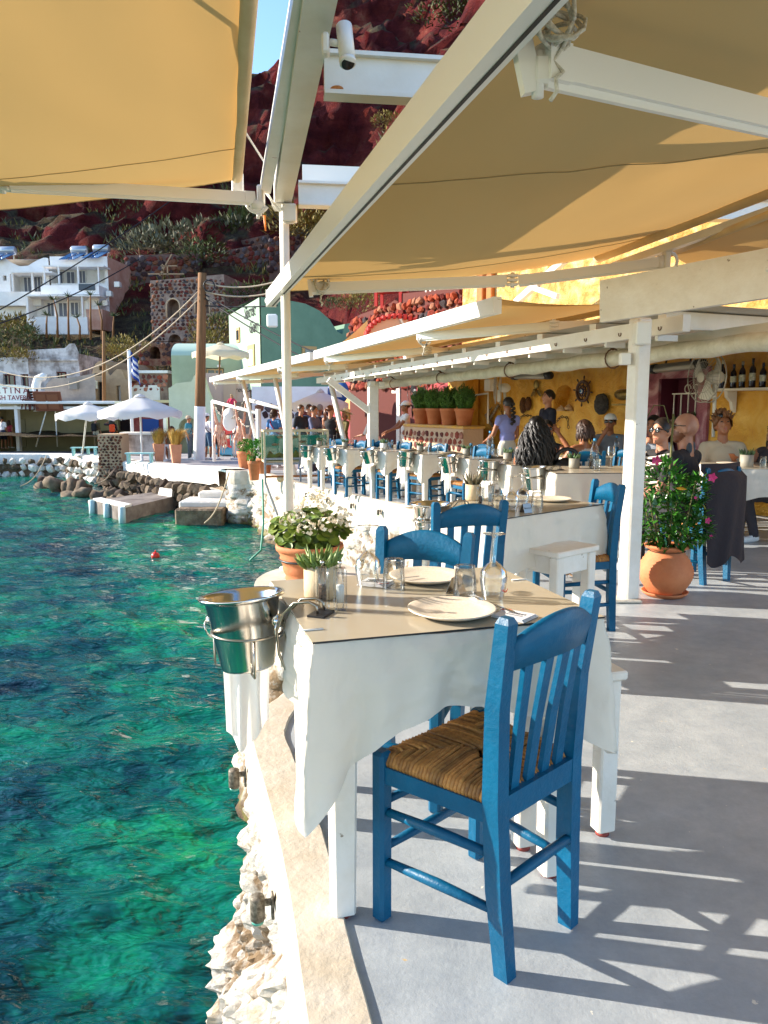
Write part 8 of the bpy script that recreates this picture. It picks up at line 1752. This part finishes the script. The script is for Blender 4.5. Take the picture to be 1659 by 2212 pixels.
q = AT(549, 1010, 16.6); small_bush('bright green basil bush in terracotta jar left of the fish tank', V(q.x, q.y, zf(16.6) - .02), .17, .42, BRIGHT, 3, (.14, .42)); q = AT(571, 995, 18.6); small_bush('second green bush behind the fish tank corner', V(q.x, q.y, zf(18.6)), .24, .5, BRIGHT, 6, (.2, .38)); q = AT(530, 990, 21.5); small_bush('terracotta pot with low plant behind the octopuses', V(q.x, q.y, zf(21.5)), .22, .3, BRIGHT, 8, (.24, .5))
# ---- octopuses drying on a chain, rails, menu board
OCT = mat('octopus', '#c07a5e', .4, col2='#e0b8a0', nscale=16, contrast=.3)
t = thing('chain_rail', 'white rail and post with hanging chain at the landing', 'rail', AT(560, 1000, 21.0)); L = Vector(t.location); L.z = zf(21); t.location = L
mb = MB(); a, b, c, d = (AT(459, 867, 24) - L, AT(558, 893, 21) - L, AT(529, 862, 22) - L, AT(615, 885, 20) - L); mb.tube([a, b], .05, 8); mb.build('rail', HW, t); mb = MB(); mb.tube([c, d], .05, 8); mb.build('rail', HW, t)
mb = MB(); mb.tube([V(b.x, b.y, 0), V(b.x, b.y, b.z + .12)], .07, 10); mb.build('post', HW, t); mb = MB(); mb.tube([V(a.x, a.y, 0), a], .05, 10); mb.build('post', HW, t)
def chain(a, b, sag, n):
    for i in range(n):
        f = (i + .5) / n; p = a.lerp(b, f) + V(0, 0, -4 * sag * f * (1 - f)); f2 = f + .01; e = (a.lerp(b, f2) + V(0, 0, -4 * sag * f2 * (1 - f2)) - p).normalized(); s_ = V(0, 1, 0) if i % 2 else e.cross(V(0, 1, 0)); mb = MB()
        mb.tube([p + e * (.06 * math.cos(q)) + s_ * (.03 * math.sin(q)) for q in [2 * math.pi * j / 8 for j in range(8)]], .013, 4, closed=True); mb.build('chain_link', mat('galvanised', '#8f8a80', .5, .5), t)
chain(a, c, .55, 22); chain(a.lerp(b, .5), b, .45, 12)
mb = MB(); mb.tube([AT(496, 896, 22.8) - L + V(0, 0, 0), AT(496, 896, 22.8) - L + V(0, .04, 0)], .2, 20); mb.ell(AT(496, 912, 22.8) - L, (.2, .02, .26), 18, 10); mb.build('white_plaque', HW, t)
for k, (u, v0, v1, Y) in enumerate(((472, 872, 990, 23.3), (519, 866, 1003, 22.3), (533, 905, 1008, 22.0))):
    a, b = AT(u, v0, Y), AT(u, v1, Y); h = a.z - b.z; rs = random.Random(k + 3); t = thing('octopus', ['left octopus drying on the chain', 'middle octopus drying on the chain, longest', 'right octopus drying on the chain, lowest'][k], 'octopus', a, 0, 'octopuses hung to dry'); mb = MB(); c = V(0, 0, -h * .46)
    mb.ell(c, (.13, .06, .2), 14, 10)
    for i in range(2): s = (-1, 1)[i]; mb.tube([V(s * .16, 0, 0), V(s * .13, 0, -h * .15), V(s * .09, 0, -h * .3), c], [.02, .03, .045, .06], 7)
    for i in range(7):
        x = (i - 3) * .05; l = rs.uniform(.6, 1.0) * h * .52; mb.tube([c + V(x * .6, 0, -.08), c + V(x * 1.2, rs.uniform(-.04, .04), -l * .35), c + V(x * 1.3 + rs.uniform(-.03, .03), 0, -l * .7), c + V(x * 1.2 + rs.uniform(-.04, .04), 0, -l)], [.05, .034, .018, .005], 6)
    mb.build('body', OCT, t)
q = GF(484, 986); t = thing('menu_board', 'blue and red menu board with dish pictures on the landing', 'sign', q, R(-14)); mb = MB(); mb.M = Matrix.Rotation(-.15, 4, 'X'); mb.box((0, 0, .72), (.75, .04, 1.3), .01); mb.build('board', mat('menu_blue', '#3a7f9c', .6), t)
mb = MB(); mb.M = Matrix.Rotation(-.15, 4, 'X'); mb.prism([(-.33, -.026, .5), (.33, -.026, .35), (.33, -.026, 1.3), (-.2, -.026, 1.33)], (0, .004, 0)); mb.build('red_panel', RED, t)
for k, (x, z) in enumerate(((-.05, .62), (.15, .8), (-.08, 1.0), (.14, 1.15), (.05, .42))): mb = MB(); mb.M = Matrix.Rotation(-.15, 4, 'X'); mb.ell((x, -.03, z), (.1, .006, .075), 12, 6); mb.build('dish_picture', mat('dish_print', '#e2cdae', .6), t)
mb = MB(); mb.bar((-.3, .1, 0), (-.3, .02, .9), .04); mb.bar((.3, .1, 0), (.3, .02, .9), .04); mb.build('leg', mat('turquoise', '#7cc4c4', .6), t)
# ---- landing furniture: grass pots, turquoise benches, stone pillar
GRASSM = mat('feather_grass', '#c9a04c', .7, col2='#a8842c', nscale=3, island=.3)
for k, (u, v) in enumerate(((344, 999), (381, 1003))):
    q = GF(u, v); t = thing('grass_planter', ['feather grass in tapered terracotta planter, left of the pair', 'feather grass in tapered terracotta planter, right of the pair'][k], 'potted plant', q, .4, 'feather grass planters'); t.scale = (.68,) * 3; mb = MB(); mb.hexa([(-.17, -.17, 0), (.17, -.17, 0), (.17, .17, 0), (-.17, .17, 0)], [(-.27, -.27, .95), (.27, -.27, .95), (.27, .27, .95), (-.27, .27, .95)]); mb.build('planter', TERRA2, t)
    rs = random.Random(k); mb = MB()
    for _ in range(420): a = rs.uniform(0, 6.28); l = rs.uniform(.5, 1.0); r = rs.uniform(0, .2); o = V(math.cos(a), math.sin(a), 0); p = V(r * math.cos(a), r * math.sin(a), .93); lean = rs.uniform(.1, .6) + .35 * max(0, math.cos(a)); q1 = p + V(0, 0, l * .6) + o * lean * .3; q2 = p + V(.2 * l, 0, l * .85) + o * lean * .75; w_ = V(-math.sin(a), math.cos(a), 0) * .012; mb.add([p - w_, p + w_, q1 + w_, q1 - w_, q2], [(0, 1, 2, 3), (3, 2, 4)])
    mb.build('grass', GRASSM, t)
TURQ = mat('pale_turquoise', '#9fd0cc', .6)
def bench(lab, p, rz, w_=1.5):
    t = thing('turquoise_bench', lab, 'bench', p, rz, 'pale turquoise benches'); t.scale = (.7,) * 3; mb = MB(); mb.box((0, 0, .5), (w_, .42, .06)); mb.build('seat', TURQ, t)
    for x in (-w_ / 2 + .12, w_ / 2 - .12):
        for y in (-.15, .15): mb = MB(); mb.box((x, y, .24), (.09, .09, .48)); mb.build('leg', TURQ, t)
bench('pale turquoise bench under the left parasol', GF(183, 985), .1); bench('second turquoise bench behind the stone pillar', GF(205, 984), .1, 1.0); bench('pale turquoise table bench under the right parasol', GF(303, 1002), .05, 1.3); bench('turquoise bench beside the utility pole', GF(462, 985), .1, 1.2)
PT_ = AT(238, 1020, 27.2); P = hplane(238, 1030, 26.6); t = house('stone_pillar', 'squat pillar of brown lava stones at the landing edge', P, 'pillar'); xa, xb, za, zb = hrect(P, 213, 938, 263, 1032); mb = MB(); mb.box(((xa + xb) / 2, -.4, (za + zb) / 2), (xb - xa, .8, zb - za)); mb.build('core', mat('sandy_mortar', '#b59a7c', .9), t); BRN = [mat('stone_brown', '#5a3626', .95, bump=.6, bscale=10), mat('stone_redbrown', '#6e4430', .95, bump=.6, bscale=10), mat('stone_deep', '#42281e', .95, bump=.6, bscale=10)]
rubble(t, (xb, .02, za), (-1, 0, 0), (0, 0, 1), xb - xa, zb - za, .12, BRN, 180, .35, fill=.9)
P = hplane(300, 985, 27.6); t = house('low_white_wall', 'low weathered white wall between pillar and planters', P, 'wall'); hbox(t, 'wall', PEEL, P, 262, 938, 338, 985, 0, -.4); hbox(t, 'coping', HW, P, 258, 934, 342, 939, .08, -.5)
# boulders of the far shore, parts of the quay wall
qw = [o for o in COL.objects if o.name.startswith('quay_wall')][0]
DKR = [mat('shore_dark', '#4a3a2c', .95, col2='#6b5a44', nscale=4, bump=.8, bscale=8), mat('shore_mid', '#7a6a56', .95, col2='#5c4c3a', nscale=4, bump=.8, bscale=8), mat('shore_brown', '#3a2a1e', .95, bump=.8, bscale=8)]; WHR = [WSTONE, mat('white_stone', '#cfc9c0', .9, col2='#a89e92', nscale=3, bump=.7, bscale=8)]
for (a, b, h, size, ms, lim, z1) in (((-4.5, 21.3), (-6.35, 23.3), 1.0, .34, DKR, 60, -1.75), ((-6.35, 23.3), (-9.2, 26.9), .95, .36, DKR, 90, -1.75), ((-9.3, 26.9), (-10.7, 30.2), 1.0, .36, DKR, 60, -1.75), ((-10.8, 30.4), (-13.5, 33.0), 1.0, .34, WHR + DKR[:1], 80, -1.75), ((-13.5, 33.0), (-22, 33.9), 1.0, .34, WHR + WHR + DKR[:2], 150, -1.75)):
    d = V(a[0] - b[0], a[1] - b[1], 0); n = V(-d.y, d.x, 0).normalized(); n = n if n.x < 0 or n.y < 0 else -n
    rubble(qw, V(b[0], b[1], z1) + V(-.25, -.35, 0), d, (0, 0, 1), d.length, h, size, ms, lim, .5, sub=1)
rs = random.Random(21)
for k in range(22):
    f = rs.random(); a, b = Vector((-6.8, 22.6)), Vector((-12.5, 29.5)); p = a.lerp(b, f); m = rs.choice(DKR); o = bpy.data.objects.new('boulder', stone_mesh(m, rs.randrange(7), 2, False)); COL.objects.link(o); o.parent = qw; s = rs.uniform(.4, .9); o.location = (p.x - rs.uniform(0, .7), p.y - rs.uniform(.1, .9), WATER_Z + rs.uniform(-.1, .28)); o.scale = (s, s, s * .7); o.rotation_euler = (rs.uniform(0, 6), rs.uniform(0, 6), rs.uniform(0, 6))
# steps to the water, concrete landing slab, fenders, buoy, ropes
t = thing('quay_steps', 'white washed steps going down beside the landing slab', 'steps', V(-4.6, 21.2, -1.7)); 
for k, (ua, va, ub, vb, Y, dp, m) in enumerate(((426, 1027, 500, 1050, 20.6, 1.2, WSTONE), (384, 1046, 500, 1066, 19.9, 1.1, WSTONE), (375, 1062, 480, 1085, 19.4, .6, QROCK))):
    a, b = AT(ua, va, Y), AT(ub, vb, Y); mb = MB(); mb.box(((a.x + b.x) / 2 + 4.6, Y + dp / 2 - 21.2, (a.z - .9) / 2 + .85 - .25), (b.x - a.x, dp, a.z + 2.2), .04); mb.build('step', m, t)
zs = WATER_Z + .42; A_, B2, C2, D2 = G(201, 1081, zs), G(352, 1060, zs), G(404, 1066, zs), G(269, 1097, zs)
t = thing('landing_slab', 'concrete boat landing slab in the water with pale fenders', 'jetty', V(A_.x, A_.y, WATER_Z)); L = Vector(t.location)
mb = MB(); mb.hexa([V(p.x, p.y, WATER_Z - .5) - L for p in (A_, D2, C2, B2)], [p - L for p in (A_, D2, C2, B2)]); mb.build('slab', mat('wet_concrete', '#8a7f74', .8, col2='#5e5148', nscale=2, bump=.5, bscale=10), t)
mb = MB(); mb.hexa([p - L + V(0, 0, 0) for p in (A_, D2, D2.lerp(C2, .1), A_.lerp(B2, .1))], [p - L + V(0, 0, .06) for p in (A_, D2, D2.lerp(C2, .1), A_.lerp(B2, .1))]); mb.build('kerb_strip', WSTONE, t)
mb = MB(); mb.hexa([p - L + V(0, 0, .005) for p in (D2.lerp(C2, .72), C2, C2.lerp(B2, .55), D2.lerp(C2, .72).lerp(A_.lerp(B2, .72), .5))], [p - L + V(0, 0, .22) for p in (D2.lerp(C2, .74), C2, C2.lerp(B2, .52), D2.lerp(C2, .74).lerp(A_.lerp(B2, .74), .47))]); mb.build('raised_block', WSTONE, t)
for f in (.02, .5, .97): p = A_.lerp(D2, f) - L + (A_ - B2).normalized() * .06; mb = MB(); mb.tube([p + V(0, 0, .02), p + V(0, 0, -.5)], .09, 10); mb.build('fender', mat('pale_fender', '#a9c4c4', .6), t)
q = G(336, 1206, WATER_Z); t = thing('buoy', 'small red buoy floating on the green water', 'buoy', q); mb = MB(); mb.ell((0, 0, .05), (.085, .085, .08), 16, 10); mb.build('float', mat('buoy_red', '#d8301c', .35), t); mb = MB(); mb.tube([(0, 0, .12), (.005, 0, .17)], [.018, .01], 8); mb.build('eyelet', MATS['buoy_red'], t)
ROPEM = mat('mooring_rope', '#b5a284', .85)
for (a, b, lab) in ((AT(495, 1020, 19.6), AT(442, 1130, 19.0), 'mooring rope slanting into the water beside the steps'), (AT(100, 985, 31), AT(45, 1050, 27.5), 'mooring rope from the white dock at far left'), (AT(255, 990, 27), AT(205, 1045, 25), 'mooring rope down from the stone pillar')):
    mb = MB(); mb.tube([a.lerp(b, i / 8) + V(0, 0, -.25 * math.sin(math.pi * i / 8)) for i in range(9)], .02, 5); one(mb, 'mooring_rope', ROPEM, lab, 'rope', 'mooring ropes')
q = AT(354, 1046, 25.0); mb = MB(); [mb.tube([V(.16 * math.cos(a) * (1 + .06 * k), -.05 - .03 * k, -.05 + (.42 + .03 * k) * math.sin(a) - .02 * k) for a in [2 * math.pi * i / 18 for i in range(19)]], .03, 6) for k in range(5)]; one(mb, 'blue_hose', mat('hose_blue', '#1f6fc0', .5), 'coiled blue hose hanging on the white quay edge', 'hose', None, q)
# ---- scrub on the slopes
SCR = [mat('scrub_green', '#55602e', .8, col2='#3a4420', nscale=2, island=.3), mat('scrub_dry', '#8a7a34', .8, col2='#6b5c28', nscale=2, island=.3), mat('scrub_grey', '#6a6a52', .8, col2='#4c4f3c', nscale=2, island=.3)]
protos = []
for k in range(6):
    bl_ = [((0, 0, .35), (1, 1, .5)), ((.5, .2, .3), (.6, .6, .4)), ((-.5, -.1, .4), (.55, .6, .45)), ((.1, -.4, .5), (.5, .5, .4))]; mb = leaf_cloud(520, lambda q: ball(*q.choice(bl_))(q), .2, k + 50, .3, .1, .1, .9); protos.append(mb.mesh('scrub', SCR[k % 3]))
BN = [('yellow green scrub bush on the slope right of the stone house', 470, 712, 45, 1.6, 1), ('olive scrub bush below the stone house', 455, 735, 43, 1.3, 1), ('scrub bush left of the green house wall', 490, 690, 44, 1.3, 0), ('low bush above the green house', 545, 632, 50, 1.8, 0), ('dry bush behind the tall pole, upper', 648, 478, 62, 3.2, 1), ('dry bush to the right of the tall pole', 690, 490, 62, 2.6, 1), ('grey bush at the left of the scrub slope', 335, 535, 64, 3.2, 2), ('grey green bush in the middle of the scrub slope', 400, 520, 67, 3.6, 2), ('green bush hanging over the terrace walls', 435, 545, 60, 2.2, 0), ('large grey bush at the top of the scrub slope', 470, 505, 69, 3.6, 2), ('dark bush under the cliff foot', 540, 490, 70, 3.4, 0), ('dry yellow bush behind the sandy vaults', 255, 760, 43, 1.1, 1), ('tall dry bush above the sandy vaults', 275, 745, 44, 1.2, 1), ('dry grass tuft on the derelict roof', 38, 768, 43.5, 1.1, 1), ('yellow green bush left of the white house', 15, 705, 52, 2.0, 1), ('green shrub below the white house terrace', 45, 722, 50, 1.4, 0), ('leafy shrub above the lava stone wall', 728, 655, 27, .55, 0), ('dry shrub behind the red table', 782, 650, 27, .9, 1), ('grass tuft clinging to the cliff', 838, 260, 44, .9, 1), ('bush on the cliff top', 960, 20, 58, 2.5, 0)]
for k, (lab, u, v, Y, s, c) in enumerate(BN):
    o = link('scrub_bush', protos[c if k % 2 else c + 3]); o.location = AT(u, v, Y) + V(0, 0, -s * .35); o.scale = (s, s, s * .8); o.rotation_euler = (0, 0, k); tag(o, lab, 'bush', 'scrub bushes on the slopes')
mb = MB(); rs = random.Random(77)
for _ in range(6000):
    x = rs.uniform(-36, 4); y = rs.uniform(47, 74); p = V(x, y, z_terrain(x, y) + .1); s = rs.uniform(.25, .7) * (1 + .5 * fbm(x * .2, y * .2)); a = rs.uniform(0, 6.28)
    if fbm(x * .13, y * .13, 4) < -.05 or p.z > 21: continue
    for _ in range(3): d = V(rs.uniform(-.7, .7), rs.uniform(-.7, .7), 1).normalized() * s; w_ = V(math.cos(a), math.sin(a), 0) * s * .14; mb.m = rs.randrange(3); mb.add([p - w_, p + w_, p + d], [(0, 1, 2)]); a += 2
tag(mb.build('hillside_scrub', SCR, fix=False), 'dry grey green scrub covering the terraced hillside', 'scrub', kind='stuff')
rs = random.Random(4)
for k in range(7):
    u = 150 + 22 * k - 60 * (k > 4); q = AT(100 + 24 * k, 722 + rs.uniform(-3, 3), 51.5); t = thing('yucca', 'spindly yucca plant below the white house, %s from the left' % ['first', 'second', 'third', 'fourth', 'fifth', 'sixth', 'seventh'][k], 'plant', q, 0, 'spindly yuccas'); h = rs.uniform(1.0, 2.6); mb = MB(); mb.tube([V(0, 0, -.3), V(.05, 0, h * .5), V(.12 * (-1) ** k, 0, h)], [.08, .06, .04], 6); mb.build('stem', POLE, t); mb = MB()
    for _ in range(24): d = V(rs.uniform(-1, 1), rs.uniform(-1, 1), rs.uniform(-.1, 1)).normalized() * .5; c = V(.12 * (-1) ** k, 0, h); r = d.orthogonal().normalized() * .03; mb.add([c - r, c + r, c + d], [(0, 1, 2)])
    mb.build('leaf_crown', SCR[0], t)
